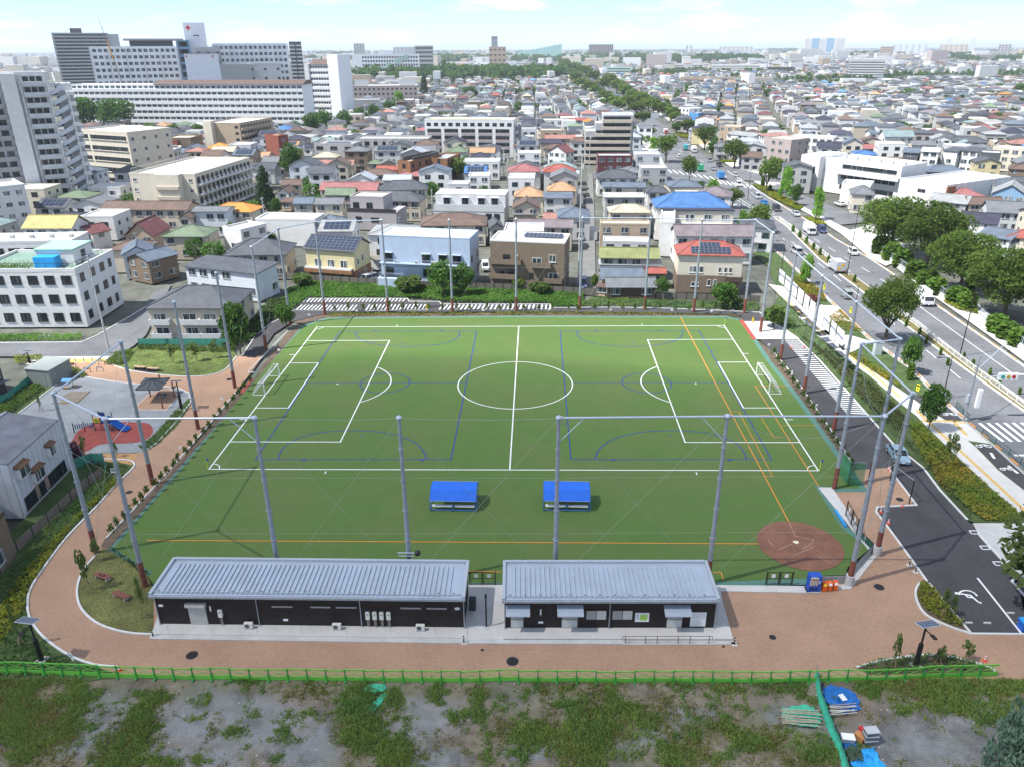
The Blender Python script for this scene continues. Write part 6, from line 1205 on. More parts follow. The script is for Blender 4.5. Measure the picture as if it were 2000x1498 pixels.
 def box(s,nm,x0,x1,y0,y1,z0,z1,m):return MB().box(x0,x1,y0,y1,z0,z1).build(nm,m,s.t)
 def tank(s,x,y):MB().lathe([(.75,0),(.8,1.2),(.6,1.6),(.1,1.75)],12,(x,y,s.h+.5)).box(x-.6,x+.6,y-.6,y+.6,s.h,s.h+.5).build('water_tank',cream,s.t)
 def solar(s,x0,x1,t0,t1,nx,ny,rh,kind='gx'):
  """panels on the front slope; t = fraction up the slope"""
  D=s.d;run=D/2 if kind=='gx' else D;pw=(x1-x0)/nx;dt=(t1-t0)/ny;L_=math.hypot(run*dt,rh*dt);key=('pv',round(pw,2),round(L_,2))
  if key not in _wc:_wc[key]=MB().box(-pw/2+.03,pw/2-.03,.03,L_-.03,0,.05,1).box(-pw/2+.06,pw/2-.06,.06,L_-.06,.05,.056).mesh('solar_panel',[solar_m,solar_f])
  for i in range(nx):
   for j in range(ny):o=link('solar_panel',_wc[key],s.t,(x0+pw*(i+.5),run*(t0+dt*j),s.h+rh*(t0+dt*j)+.10));o.rotation_euler=(math.atan2(rh,run),0,0)
 def solar_flat(s,x0,x1,y0,y1,nx,ny):
  pw=(x1-x0)/nx;pd=(y1-y0)/ny;key=('pvf',round(pw,2),round(pd,2))
  if key not in _wc:_wc[key]=MB().box(-pw/2+.03,pw/2-.03,-pd/2+.03,pd/2-.03,0,.05,1).box(-pw/2+.06,pw/2-.06,-pd/2+.06,pd/2-.06,.05,.056).mesh('solar_panel',[solar_m,solar_f])
  for i in range(nx):
   for j in range(ny):o=link('solar_panel',_wc[key],s.t,(x0+pw*(i+.5),y0+pd*(j+.5),s.h+.35));o.rotation_euler=(R(6),0,0)
def B(label,x1,y1,x2,y2,h,d,roof='gx',rm='grey',wm='cream',rh=1.7,name='house',cat='house',ov=.45,fl=2,nf=None,st='a',ns=None,ww=2.0,wh=1.5,group=None,trim=None,par=.45,skip=.12,ant=.5,base=None,side='RL',extra=None):
 if base:h=HT(x1,base,y1)
 if roof=='flat':ov=0
 s=Bd(name,label,cat,G(x1,y1,h),G(x2,y2,h),h,d,group);s.ov=ov
 if ov:
  pass
 s.body(W_[wm],top={'flat':'flat','hip':'flat','gx':'gx','gy':'gy','sx':'sx'}[roof],rh=rh,h=h-.1 if roof!='flat' else h)
 s.roof(roof,Rf[rm],rh,W_[trim]if trim else(W_[wm]if roof=='flat' else None),par=par)
 if fl:
  fh=h/fl;nf=nf if nf is not None else max(1,int((s.w-1)/3));ns=ns if ns is not None else max(1,int((d-1)/3.4))
  for f in range(fl):
   z=fh*f+fh*.38
   if nf:s.row('F',nf,z,ww,min(wh,fh*.5),st,m=.7,skip=skip)
   for q in side:
    if ns:s.row(q,ns,z,ww*.8,min(wh,fh*.5),st,m=.7,skip=skip*2)
 if rnd.random()<ant:s.antenna()
 return s
s=B('yellow and brick house with solar roof behind the far left goal line',590,486,692,493,6.0,9,'gx','dgrey','yellow',2.3,fl=0,base=546)
s.solar(-s.w/2+.3,s.w/2-.3,.08,.96,12,5,2.3)
W=s.w/2-s.ov;s.box('brick_cladding',-W-.03,W+.03,s.ov-.05,s.d-s.ov+.03,0,2.75,W_['brick']);s.balc(3.0,-W+.1,W-.5,1.15,.35,W_['white'])
bb3=MB().box(-W-.05,W*.95,s.ov-1.25,s.ov-.05,2.1,2.98).build('balcony_front',W_['brick'],s.t)
for x in(-3.1,.2,3.4):s.win('F',x,3.2,1.7,1.8,'w')
for x in(-2.6,2.4):o=s.win('F',x,.5,2.2,1.7,'w');o.location.y-=.06
for y,z in((2.2,3.7),(4.6,4.1),(2.5,.6),(5.4,.9)):o=s.win('R',y,z,1.0,1.5,'w');o.location.x+=.05 if z<2 else 0
s=B('pale blue two storey flats with white flat roof behind the far touchline',740,461,917,468,8.6,8.5,'flat','fwhite','blue',base=556,fl=0,ant=1,par=.2)
W=s.w/2
for x in(-W+1.9,.3,W-6.2,W-3.0):s.win('F',x,5.5,1.9,1.9,'d');s.box('awning',x-1.1,x+1.1,-.7,-.0,7.5,7.6,galv_l)
for x in(-W+2.0,-.8+1.2,W-5.5,W-2.6):s.win('F',x,2.4,1.9,1.7,'d')
s.railing(5.3,-W,W-.2,1.1,.9,W_['blue']);s.railing(2.2,-W,-W+5.2,1.5,.9,W_['blue'])
for x in(-W+3.9,-1.8,W-8.3,W-7.6):s.ac(x,5.35)
s.row('R',2,5.8,1.1,1.3,'d');s.row('R',2,2.7,1.1,1.3,'d');s.dish(W-2.4,2,s.h+.9);s.box('garage',-W-.1,-W+4.6,-2.6,-.02,0,2.2,W_['blue'])
s=B('brown square three storey house with solar panels on the flat roof',957,471,1103,477,9,9,'flat','fgrey','brown',base=562,fl=0,ant=0,trim='white',par=.25)
W=s.w/2;s.solar_flat(-1.5,W-1.2,4.2,7.4,9,2)
for x0,x1,z in((-W-.1,-1.2,5.9),(.9,5.4,5.4),(-W-.1,-2.2,2.6),(3.9,W-.3,2.1)):s.balc(z,x0,x1,1.2,.95,W_['brown'])
for x,z,w,st in((-4.6,6.1,1.6,'d'),(2.2,5.6,2.1,'w'),(5.6,6.4,1.5,'w'),(-3.6,2.8,1.5,'d'),(-5.6,2.8,1.2,'d'),(5.8,2.4,2.2,'w'),(1.0,2.7,.9,'d')):s.win('F',x,z,w,1.6 if w>1.4 else 1.1,st)
s.row('R',2,6.0,1.2,1.2);s.row('R',2,3.0,1.2,1.2);s.dish(-2.2,-.4,7.6);s.ac(4.4,2.3);s.ac(3.1,5.5)
s=B('red roofed brown and cream house covered with solar panels',1322,498,1457,501,6.6,8.5,'hip','red','cream',2.2,fl=0,base=572)
W=s.w/2-s.ov;s.box('brown_cladding',-W-.04,W*.55,s.ov-.06,s.d-s.ov+.05,0,3.9,W_['brown']);s.box('brown_cladding',W*.55+.02,W+.04,s.ov-.03,s.d-s.ov+.04,0,3.0,W_['brown'])
s.solar(-W*.62,W*.62,.08,.55,9,3,2.2);s.solar(-W*.35,W*.3,.56,.86,5,2,2.2)
for x,z,w,h_ in((-2.8,4.5,3.0,1.4),(2.2,4.6,.7,1.2),(3.4,4.6,.7,1.2),(4.4,4.6,.7,1.2),(0.1,1.6,.8,1.4),(1.4,1.6,.8,1.4),(-2.8,1.4,1.7,1.0)):o=s.win('F',x,z,w,h_,'w');o.location.y-=.07 if z<3.9 else 0
s.balc(3.1,W*.5,W+.2,1.3,.9,W_['dbrown'])
for p in((1172,546,1258,547,3.3,6.5,'gx','bgrey','tan',1.8,'old dark tiled house at the lane corner'),(1262,535,1303,535,3.4,4,'gx','red','brown',.8,'small red metal roof beside the old tiled house'),(1183,562,1284,562,2.7,5,'gx','grey','dbrown',1.5,'low grey pantiled old house nearest the boundary fence'),(1164,560,1186,562,2.2,2.5,'sx','brown','tan',.2,'tiny shed left of the low pantiled house'),(1169,517,1291,519,3.4,3.2,'sx','metal','dbrown',.5,'long pale metal lean-to roof behind the old tiled house'),(1170,504,1290,506,5.0,8,'gx','moss','grey',1.5,'moss green tiled house behind the metal lean-to'),(1178,474,1268,476,5.2,5,'flat','fwhite','lgrey',.3,'white blank walled house behind the mossy roof'),(1173,440,1270,441,6.6,5,'flat','fcream','tan',.3,'beige balcony house below the cream tiled roof')):
 B(p[10],*p[:6],p[6],p[7],p[8],p[9],fl=1 if p[4]<5 else 2,ant=.4)
s=B('grey roofed white terrace behind the red solar roof',1318,462,1478,463,7.0,8,'gx','mauve','white',2.0,nf=5)
for x in(-5,0.2,5):s.box('snow_rail',x-.06,x+.06,.3,s.d*.48,s.h+.1,s.h+.16,white)
s=B('tall narrow white house left of the grey terrace',1290,436,1318,437,8.5,16,'flat','fwhite','white',nf=0,fl=3,ns=4)
s=B('white apartment house with bright blue hipped roof',1280,406,1428,407,9.0,12,'hip','blue','white',3.2,nf=0,fl=3,ns=4,name='apartment_house',cat='apartments')
W=s.w/2;s.box('front_wing',-W+1.6,W+.3,-2.6,s.ov-.01,0,8.7,W_['cream']);s.box('wing_roof',-W+1.4,W+.5,-2.9,s.ov+.3,8.72,8.95,Rf['navy'])
for x in(-W+4.4,-W+9.1,-W+14,-W+18.6):
 for z in(5.9,2.9):o=s.win('F',x,z,2.2,1.8,'w');o.location.y=-2.62
s.railing(5.5,-W+1.8,W,4.2,.9,W_['white'])
CB=[('cream tiled house with small balcony right of the lane',1190,416,1272,416,7.2,8,'hip','cream','beige',1.6),('old flat roofed grey house behind the cream tiled roof',1180,386,1262,386,7.0,7,'sx','fgrey','grey',.3),('low blue grey roof right of the lane',1176,366,1262,367,6.5,6,'gx','bgrey','cream',1.2),('dark grey hipped roof house with white wall right of the lane',1166,349,1248,349,6.5,10,'hip','dgrey','white',2.4),('maroon three storey house with flat roof panels right of the lane',1168,307,1235,307,9.5,9,'flat','fgrey','maroon',0),('square grey building with four pane window beside the avenue',1253,331,1304,331,9,9,'flat','fwhite','grey',0),('taller grey box building behind the four pane window building',1242,304,1290,304,10,9,'flat','fwhite','lgrey',0),('small grey hipped house left of the blue roof',1263,377,1308,377,6,6.5,'hip','dgrey','white',1.8),('tan hipped roof house left of the lane, left of two',1003,385,1064,385,6.2,9,'hip','tan','cream',2.4),('tan hipped roof house left of the lane, right of two',1068,374,1126,374,6.2,8,'hip','tan','tan',2.3),('white house with blue grey roof and bay window by the lane',1061,388,1120,388,6.2,6,'sx','bgrey','white',.9),('low rust roof before the white bay window house',1060,428,1121,429,3.4,5,'gx','salmon','tan',1.3),('dark gabled timber house before the tan roofs',1000,408,1056,408,5.6,9,'gy','brown','beige',2.2),('rusty low roof before the dark gabled house',1000,420,1042,420,4,4,'sx','grey','tan',.5),('long dark grey house behind the brown square house',1005,444,1120,446,6.2,8,'gx','mauve','beige',1.3),('dark grey hipped bungalow behind the pale blue flats',818,442,951,441,5.6,12,'hip','brown','cream',2.2),('grey gable roof beside the dark bungalow',955,448,986,447,5,8,'gy','dgrey','grey',1.6),('grey tiled hipped house behind the mauve flats',720,393,822,395,6,9,'hip','dgrey','beige',2.4),('second grey tiled hipped house further behind the mauve flats',740,373,836,371,6.2,9,'hip','dgrey','cream',2.5),('paired grey roof house with brown shutters, left half',570,399,611,399,6.2,7,'gx','bgrey','grey',1.4),('paired grey roof house with brown shutters, right half',612,400,669,400,6.2,7,'gx','grey','cream',1.4),('green metal roof house beside the dusty red roof',632,382,692,382,5.2,7,'gx','green','pink',1.8),('long dusty red roof house left of centre',622,372,736,373,5.4,9,'gx','pinkred','cream',2.0),('salmon red gabled house below the grey concrete flats',617,324,689,324,5.6,8,'gx','salmon','cream',1.7),('bright red small roof beside the orange brick block',732,332,776,333,5.6,5,'gx','red','cream',1.2),('brown hipped roof with palm shrub in front',700,343,772,343,5,8,'hip','brown','beige',1.8),('dull red hipped roof before the brick blocks',772,344,850,346,4.4,7,'hip','pinkred','dbrown',1.3),('green hipped roof under the grey concrete flats',715,321,745,321,5.5,7,'hip','green','beige',1.4),('grey roof house with gable before the concrete flats',742,322,775,321,5.6,7,'gy','grey','beige',1.6),('white gabled outbuilding left of the paired roofs',538,378,565,378,5,8,'gy','brown','white',1.6),('weathered brown roof beside the white gable',547,363,588,362,5,8,'gx','brown','beige',1.4),('low weathered lean-to roof under the white gable',545,395,568,396,3,5,'sx','brown','tan',.6),('white house with roof terrace walls in the centre',915,346,956,346,8,8,'flat','fcream','white',0),('white villa with flat roof below the balcony apartments',905,318,975,318,7,10,'flat','fwhite','white',0),('white house with twin round vents in the arched roof',876,362,915,362,7,7,'flat','fwhite','lgrey',0),('mauve brown roof house left of the broad garden tree',1008,339,1058,339,6.8,8,'gx','mauve','white',1.9),('white flat roofed house above the mauve brown roof',1012,301,1056,301,8.5,8,'flat','fcream','white',0),('teal grey hipped roof by the lane',1062,330,1128,330,6.2,8,'hip','teal','beige',2.0),('white and tan house with long pale roof by the lane',1054,340,1131,341,6.0,5,'sx','metal','tan',.6),('pink red steep gabled house left of the stepped apartments',1068,297,1106,300,6,8,'gy','maroon','white',3.0),('grey roofed house with pink front left of the stepped apartments',1064,272,1125,272,6.5,8,'gx','salmon','beige',1.6),('solar roofed house right of the white balcony apartments',1018,242,1058,243,7,8,'gx','navy','grey',2.2),('white balcony house above the lane',1060,236,1098,236,7,7,'flat','fwhite','white',0),('red roofed long house behind the stepped apartments',1112,236,1150,236,5,7,'gx','red','lgrey',1.2),('brown gabled house behind the balcony apartments',1000,226,1028,226,6,7,'gy','bgrey','beige',1.6),('grey roof house left above the pink fronted roof',1058,252,1092,250,6,7,'hip','grey','beige',1.4)]
for p in CB:s=B(p[0],*p[1:7],p[7],p[8],p[9],p[10],fl=3 if p[5]>7.4 else(1 if p[5]<4.5 else 2),ant=.5)
CL=[('grey apartment house with dark hipped roof beside the playground',281,603,456,603,5.6,12,'hip','dgrey','beige',2.6,662),('orange roofed house left of the cone evergreen',405,413,492,415,5.8,9,'hip','orange','cream',1.8,None),('white house with dark balcony before the orange roof',372,414,443,414,7.2,8,'gx','grey','bluegrey',.7,None),('long brown tiled two storey lodging at left',193,410,365,411,6.2,9,'gx','brown','beige',1.7,None),('maroon steep gabled house with white bargeboards',240,462,300,462,5,11,'gy','maroon','tan',3.4,None),('sage green hipped house beside the maroon gable',313,463,402,463,6,10,'hip','green','beige',1.9,None),('small cream gabled house behind the sage green roof',345,428,372,428,6,7,'gy','brown','cream',1.3,None),('white chapel-like house with mustard roof at far left',40,447,140,447,6.5,9,'gx','yellowg','white',2.6,None),('white blank walled building with solar array left of the yellow house',499,430,614,432,7,8,'flat','fwhite','white',0,None),('grey pantiled hipped house left of the yellow house',434,500,560,498,5.8,11,'hip','dgrey','beige',2.6,None),('pale blue modern house with thin dark roof at left',355,520,500,536,6.2,8,'sx','dgrey','bluegrey',.6,None),('white low building behind the pantiled hip',470,452,520,440,6.2,7,'flat','fgrey','white',0,None),('dark slated hipped house behind the white corner building',205,489,280,489,5.6,9,'hip','brown','beige',1.5,None),('pale blue grey gabled house beside the corner building',235,500,300,494,5.8,9,'gy','bgrey','bluegrey',1.8,None),('grey roofed house with long balcony beside the corner building',288,512,350,496,5.4,8,'gx','bgrey','brown',1.4,None),('narrow grey roof annex right of the cone evergreen',640,455,680,450,5.4,6,'gy','grey','white',1.3,None),('grey hip roof between the white wall building and the mauve flats',614,436,668,436,5.2,7,'hip','bgrey','grey',1.5,None),('tan low house at the left below the balcony apartments',145,452,178,458,4.5,6,'gy','maroon','white',1.6,None)]
for p in CL:s=B(p[0],*p[1:7],p[7],p[8],p[9],p[10],fl=2 if p[5]<7.4 else 3,base=p[11],ant=.5,nf=(0 if 'blank' in p[0]or 'grey apartment' in p[0]else None));
for t_ in list(THINGS):
 if t_['label'].startswith('white blank walled building with solar'):pass
s=None
for o_ in THINGS:
 if o_['label'].startswith('grey apartment house with dark'):tt=o_
class _V:pass
def sub(t,w,d,h,ov):v=Bd.__new__(Bd);v.t=t;v.w=w;v.d=d;v.h=h;v.ov=ov;return v
hh=HT(281,662,603);A=Vector(G(281,603,hh));B2=Vector(G(456,603,hh));v=sub(tt,(B2-A).length,12,hh,.45);W=v.w/2-.45
for x0 in(-W+.2,-W+5.6,W-6.2):
 for z in(.3,3.0):v.balc(z,x0,x0+3.7,1.0,.85,W_['lgrey']);v.win('F',x0+1.85,z+.05,2.4,1.7,'w')
v.box('corner_strip',-W-.1,W+.1,.30,.44,0,.4,W_['lgrey'])
s=B('mauve three storey house with roof terrace and dark balcony',683,386,748,388,9,8,'flat','fcream','mauve',base=None,fl=0,ant=1);W=s.w/2
for x,z in((-W+1.8,5.9),(.8,5.9),(-W+1.8,2.8),(1.2,2.5)):s.win('F',x,z,1.9,1.7,'d')
s.box('lower_wing',-W-.2,W+4.5,-2.2,-.02,0,5.4,W_['mauve']);s.box('terrace_parapet',-W-.2,W+4.5,-2.3,-2.21,5.3,6.3,frame_d);s.box('east_wing',W+.02,W+4.5,-.01,7,0,5.6,W_['mauve']);o=s.win('F',-2,2.5,1.8,1.4,'d');o.location.y=-2.22;o=s.win('F',3,2.5,2.4,1.2,'d');o.location.y=-2.22
s=B('pale grey flats with four awning windows right of centre',850,380,987,382,8.6,9,'flat','fwhite','lgrey',base=None,fl=0,ant=1,par=.15);W=s.w/2
s.box('lower_wing',-W,W,-3.2,-.02,0,5.3,W_['lgrey']);s.box('terrace_parapet',-W,W,-3.3,-3.21,4.2,6.2,W_['lgrey'])
for x in(-W+3.5,-1.6,3.4,8.0-.6):s.win('F',x,6.2-.4,2.0,1.8,'d');s.box('awning',x-1.2,x+1.2,-.8,-.01,7.8,7.9,white);s.ac(x+1.7,5.4)
for x in(-3,1,6,8.5):o=s.win('F',x,1.6,1.8,2.0,'d');o.location.y=-3.22
def tall(label,x1,y1,x2,y2,base,d,wm,fl,nf,ns,st='x',ww=1.8,wh=1.4,rm='fwhite',name='apartment_block',cat='apartments',side='R',par=.6,h=None,**k):
 h=h or HT(x1,base,y1);s=Bd(name,label,cat,G(x1,y1,h),G(x2,y2,h),h,d);s.body(W_[wm]);s.roof('flat',Rf[rm],trim=W_[k.get('trim',wm)],par=par);fh=h/fl
 for f in range(fl):
  if nf:s.row('F',nf,fh*f+fh*.32,ww,wh,st,m=k.get('m',1.0))
  for q in side:
   if ns:s.row(q,ns,fh*f+fh*.32,ww,wh,st,m=1.2)
 s.fh=fh;return s
s=tall('white four storey corner building with roof garden at left',-60,532,146,531,640,15,'white',3,6,0,'d',1.9,1.7,'fgreen');W=s.w/2
for f in range(3):
 for u,w_ in((2.0,1.5),(5.8,1.9),(9.6,1.7),(12.8,1.2)):s.win('R',u,s.fh*f+1.3,w_,1.6,'d')
s.box('penthouse',W-9.4,W-2.2,4.5,11.5,s.h+.05,s.h+3.0,W_['white']);s.box('penthouse_roof',W-9.6,W-2.0,4.3,11.7,s.h+3.01,s.h+3.2,Rf['fmint']);s.box('tarp_shelter',W-8.6,W-4.6,2.0,4.3,s.h+.05,s.h+2.2,tarp2)
o=s.win('F',W-2.15,s.h+1.0,1.4,1.2,'d');o.location=(W-2.18,8,s.h+1.1);o.rotation_euler=(0,0,R(90))
for x,y in((W-1.3,7.5),(W-1.2,9),(W-1.2,10.2)):s.box('planter',x-.5,x+.5,y-.4,y+.4,s.h+.05,s.h+.7,W_['white'])
b=MB()
for x in np.arange(-W,W,1.6):b.bar((x,.3,s.h+.6),(x,.3,s.h+1.5),.05)
for y in np.arange(.3,14.6,1.6):b.bar((W-.3,y,s.h+.6),(W-.3,y,s.h+1.5),.05)
b.bar((-W,.3,s.h+1.5),(W-.3,.3,s.h+1.5),.06).bar((W-.3,.3,s.h+1.5),(W-.3,14.6,s.h+1.5),.06);b.build('roof_railing',blackm,s.t)
for k_ in range(14):
 x=rnd.uniform(-W+2,W-10);y=rnd.uniform(1,4);g_=s.t.matrix_world if False else None
V_,F_=leaves(np.stack([rg.uniform(W-17,W-9.7,900),rg.uniform(.8,4.5,900),s.h+.1+rg.random(900)*1.2*(np.sin(np.arange(900))*.4+.6)],1),.2);link('roof_plants',mesh_np('roof_plants',V_,F_,[LEAF['shrub']],col=rg.random(900)),s.t,kind='stuff')
s.antenna(W-5,6,s.h+3.2)
s=tall('low white building with cluttered flat roof behind the corner building',-60,478,140,474,500,9,'white',2,6,0,'d',2.6,1.4,'fwhite',h=7.5)
for k_ in range(5):s.antenna(-s.w/2+3+k_*5,4.5,s.h+.1);s.box('rooftop_unit',-s.w/2+2+k_*4.6,-s.w/2+2.9+k_*4.6,5,5.8,s.h+.05,s.h+.8,W_['grey'])
s=tall('white four storey flats at the left edge with sash windows',-80,377,48,364,510,14,'white',4,5,4,'w',1.7,1.3,'fgrey',h=13)
s=tall('cream balcony apartments seen end on at left',252,342,380,344,392,40,'cream',4,3,0,'w',1.3,1.1,'fwhite',h=12.5,side='');s.t.rotation_euler=(0,0,R(-6));W=s.w/2
for f in range(4):
 z=s.fh*f;MB().box(W,W+1.5,.5,39.5,z+.1,z+.28).build('balcony',W_['white'],s.t)
 for k_ in range(13):MB().box(W+1.40,W+1.5,.7+k_*3,.7+k_*3+1.1,z+.3,z+1.4).build('balcony_panel',W_['white'],s.t)if f else None;s.win('R',2.1+k_*3,z+.5,2.0,1.9,'x')
 MB().box(W+1.42,W+1.48,.5,39.5,z+1.36,z+1.44).build('handrail',alu,s.t)
s.box('stair_tower',-W*.1,W*.62,-2.6,-.02,0,s.h+.6,W_['cream'])
for f in range(3):s.box('stair_parapet',-W*.1+.2,W*.62-.2,-3.2,-2.62,s.fh*f+2.2,s.fh*f+3.2,W_['beige'])
b=MB()
for y in np.arange(1,39,1.4):b.bar((-W+.4,y,s.h+.6),(-W+.4,y,s.h+1.8),.06).bar((W-.4,y,s.h+.6),(W-.4,y,s.h+1.4),.06)
b.bar((-W+.4,1,s.h+1.8),(-W+.4,39,s.h+1.8),.08).bar((W-.4,1,s.h+1.4),(W-.4,39,s.h+1.4),.08);b.build('roof_railing',W_['cream'],s.t)
s=tall('tan apartment block with stair tower behind the cream balcony apartments',398,243,470,243,300,34,'tan',5,2,0,'x',1.8,1.2,'fwhite',h=15,side='');W=s.w/2
s.t.rotation_euler=(0,0,R(-10))
for f in range(5):z=s.fh*f;MB().box(W,W+1.3,.3,33.6,z+.2,z+1.25).build('balcony',W_['tan'],s.t);[s.win('R',2+k_*3.1,z+1.3,2.2,1.0,'x')for k_ in range(10)]
s.box('stair_tower',-W+.5,-W+5,-3,-.02,0,s.h+1.5,W_['cream'])
s=tall('beige five storey flats left of the cream balcony apartments',148,256,248,262,382,20,'cream',5,0,4,'a',1.4,1.2,'fwhite',h=20);W=s.w/2
for f in range(5):
 for x0,x1 in((-W+1,-W+6.6),(-W+7.8,W-1)):MB().poly([(x0,-.02,s.fh*f+1.3),(x1,-.02,s.fh*f+1.3),(x1,-.02,s.fh*f+2.9),(x0,-.02,s.fh*f+2.9)]).build('recess',glass_d,s.t);s.box('sill',x0-.1,x1+.1,-.35,-.02,s.fh*f+1.1,s.fh*f+1.3,W_['cream'])
s=tall('small red brick flats before the hospital wing',300,277,346,277,306,14,'redbrick',2,2,2,'a',1.6,1.2,'fgrey',h=8);s=tall('dark brick flats beside the small red brick flats',322,272,372,272,300,14,'brown',2,1,3,'a',1.6,1.2,'fcream',h=9)
s=tall('small brick tower house right of the tan block',543,268,562,266,330,10,'redbrick',4,1,2,'a',1.4,1.2,'fcream',h=13);s=tall('grey concrete flats with solar roof left of centre',613,283,690,284,325,12,'grey',3,3,2,'d',3.2,1.4,'fgrey',h=9.5);s.solar_flat(-5,6,3,7,6,2)
s=tall('long grey concrete flats with dividing fins left of centre',693,274,836,274,322,13,'grey',3,9,2,'d',1.9,1.5,'fgrey',h=10)
for k_ in range(9):s.box('fin',-s.w/2+k_*s.w/8-.12,-s.w/2+k_*s.w/8+.12,-.9,-.02,0,s.h,W_['lgrey'])
s=tall('orange brick block with stepped skylights in the centre',774,318,803,318,350,24,'brick',3,1,5,'d',1.5,1.5,'fcream',h=9);s.t.rotation_euler=(0,0,R(-24));s.box('skylight',-2.5,-1.7,3,22,s.h+.3,s.h+1.6,frame_d);s.box('skylight',2.0,2.8,3,22,s.h+.3,s.h+1.6,frame_d)
s=tall('tan brick gable house with arched window in the centre',840,313,874,313,348,18,'brick',3,1,2,'d',1.2,2.2,'metal',h=8.5);s.t.rotation_euler=(0,0,R(-12))
s=tall('white apartments with wide dark balconies and yellow green roof edge',829,236,1003,237,318,12,'white',5,0,0,'x',h=17);W=s.w/2
for k_ in range(12):s.win('F',-W+2+k_*(2*W-4)/11,s.h-2.6,2.0,1.5,'x')
for f in range(4):
 for k_ in range(5):x0=-W+1.2+k_*(2*W-1.6)/5;x1=x0+(2*W-1.6)/5-1.6;z=1.0+f*3.15;MB().poly([(x0,-.02,z+1.0),(x1,-.02,z+1.0),(x1,-.02,z+2.7),(x0,-.02,z+2.7)]).build('balcony_opening',glass_d,s.t);s.box('balcony_front',x0,x1,-.12,-.03,z,z+1.0,W_['pink'])
s.box('roof_planting',-W+2,W-6,.3,1.4,s.h+.5,s.h+.8,mat('sedum',(.42,.42,.03),.9,.2))
for f in range(5):s.box('side_balcony',W+.02,W+1.6,1,8,1+f*3.3,2.2+f*3.3,W_['lgrey'])
s.box('stair_tower',W+.02,W+2.6,8.2,11.8,0,s.h-2,W_['grey'])
for(x1,x2,y,d0,h_)in((1178,1238,227,9,21),):
 s=tall('stepped grey beige apartment block beside the lane',x1,y,x2,y,322,14,'grey',7,0,0,'x',h=h_,trim='lgrey');W=s.w/2
 for(e0,hh_)in((-W-3.2,17.8),(-W-7.6,14.4)):
  s.box('lower_step',e0,-W-.02 if hh_>15 else-W-3.22,0,12,0,hh_,W_['grey'])
 ff=[(-W-7.6,0),(-W-7.6,1),(-W-7.6,2),(-W-7.6,3),(-W-3.2,4),(-W,5),(-W,6)]
 for x0,f in ff:
  z=.4+f*2.95;s.box('balcony_band',x0-.1,W-.8,-1.2,-.02,z,z+1.25,W_['beige']);MB().poly([(x0+.3,-.03,z+1.3),(W-1.2,-.03,z+1.3),(W-1.2,-.03,z+2.6),(x0+.3,-.03,z+2.6)]).build('window_band',glass_d,s.t)
 for k_ in range(5):s.box('side_fin',W+.02,W+.25,1.2+k_*2.7,1.9+k_*2.7,0,s.h+.3,W_['dgrey'])
 s.antenna(0,5,s.h);s.dish(-1,3,s.h+.8)
TX=28
s=Bd('apartment_tower','tall grey brown balcony tower at the left edge with zigzag stairs','apartments',G(-75,150,41.8),G(88,147,41.8),41.8,16);W=s.w/2;s.body(W_['lgrey']);s.roof('flat',Rf['fwhite'],trim=W_['white'],par=1.0);n_=13;fh=41.8/n_
def wx(px):return(px+75)/(163)*2*W-W
s.box('blank_fin',wx(-4),wx(26),-2.2,-.02,0,42.4,W_['white'])
for f in range(n_):
 z=f*fh;x0,x1=wx(36),wx(86);s.box('balcony',x0,x1,-1.3,-.03,z+.25,z+1.35,W_['lgrey']);s.box('slab',x0-.1,x1+.2,-1.4,-.02,z+.02,z+.22,W_['white'])
 for u in(wx(40),wx(54),wx(68)):s.win('F',u+.8,z+1.2,1.5,1.6,'x')
 s.box('balcony',wx(-70),wx(-6),-1.3,-.03,z+.25,z+1.35,W_['mauve']);[s.win('F',wx(u),z+1.3,2.0,1.6,'x')for u in(-60,-40,-20)]
 MB().poly([(W+.02,2+(.0),z+.3),(W+.02,14,z+.3+fh*.9),(W+.02,14,z+1.4+fh*.9),(W+.02,2,z+1.4)]).build('stair_flight',W_['bluegrey'],s.t);s.box('stair_slab',W+.02,W+2.4,1.5,15,z-.1,z+.08,W_['lgrey']);MB().bar((W+2.4,2,z+.8),(W+2.4,14,z+fh*.95),.15,1.2).build('stair_flight',W_['bluegrey'],s.t)
s.box('stair_core',W+2.45,W+7,5,15,0,39,W_['lgrey']);[MB().bar((W+.3,1,f*fh+.7),(W+5.2,1,f*fh+fh*.8+.7),.1,1.25).build('stair_flight',W_['bluegrey'],s.t)for f in range(12)];[s.box('landing',W+4.8,W+7.2,.6,4.9,f*fh+.1,f*fh+1.3,W_['white'])for f in range(12)];s.box('stair_post',W+5.2,W+5.6,.3,.8,0,39.5,W_['white']);s.box('stair_post',W+2.3,W+2.7,14.5,15,0,39,W_['white']);s.box('downpipe',wx(33)-.15,wx(33)+.15,-1.5,-1.2,0,40,W_['white']);s.box('downpipe',wx(87),wx(87)+.3,-1.5,-1.2,0,40,W_['white'])
W_['hosp']=wallm('hospital_white',(.82,.83,.84));hw=W_['hosp']
def wing(label,x1,x2,yt,base,fl,d,top=None,bays=20,name='hospital_wing'):
 h=HT((x1+x2)/2,base,yt);s=Bd(name,label,'hospital',G(x1,yt,h),G(x2,yt,h),h,d);s.body(hw);s.roof('flat',Rf['fwhite'],trim=W_['white'],par=.5);W=s.w/2;fh=h/fl;s.fh=fh
 for f in range(fl):
  MB().box(-W-.05,W+.05,-.7,-.02,f*fh-.1,f*fh+fh*.45).build('spandrel_band',W_['white'],s.t)
  for k_ in range(bays):s.win('F',-W+(k_+.5)*2*W/bays,f*fh+fh*.52,2*W/bays*.74,fh*.36,'l')
 return s
s=wing('long white banded hospital wing stretching behind the big dark trees',128,590,167,252,7,18,bays=42);W=s.w/2
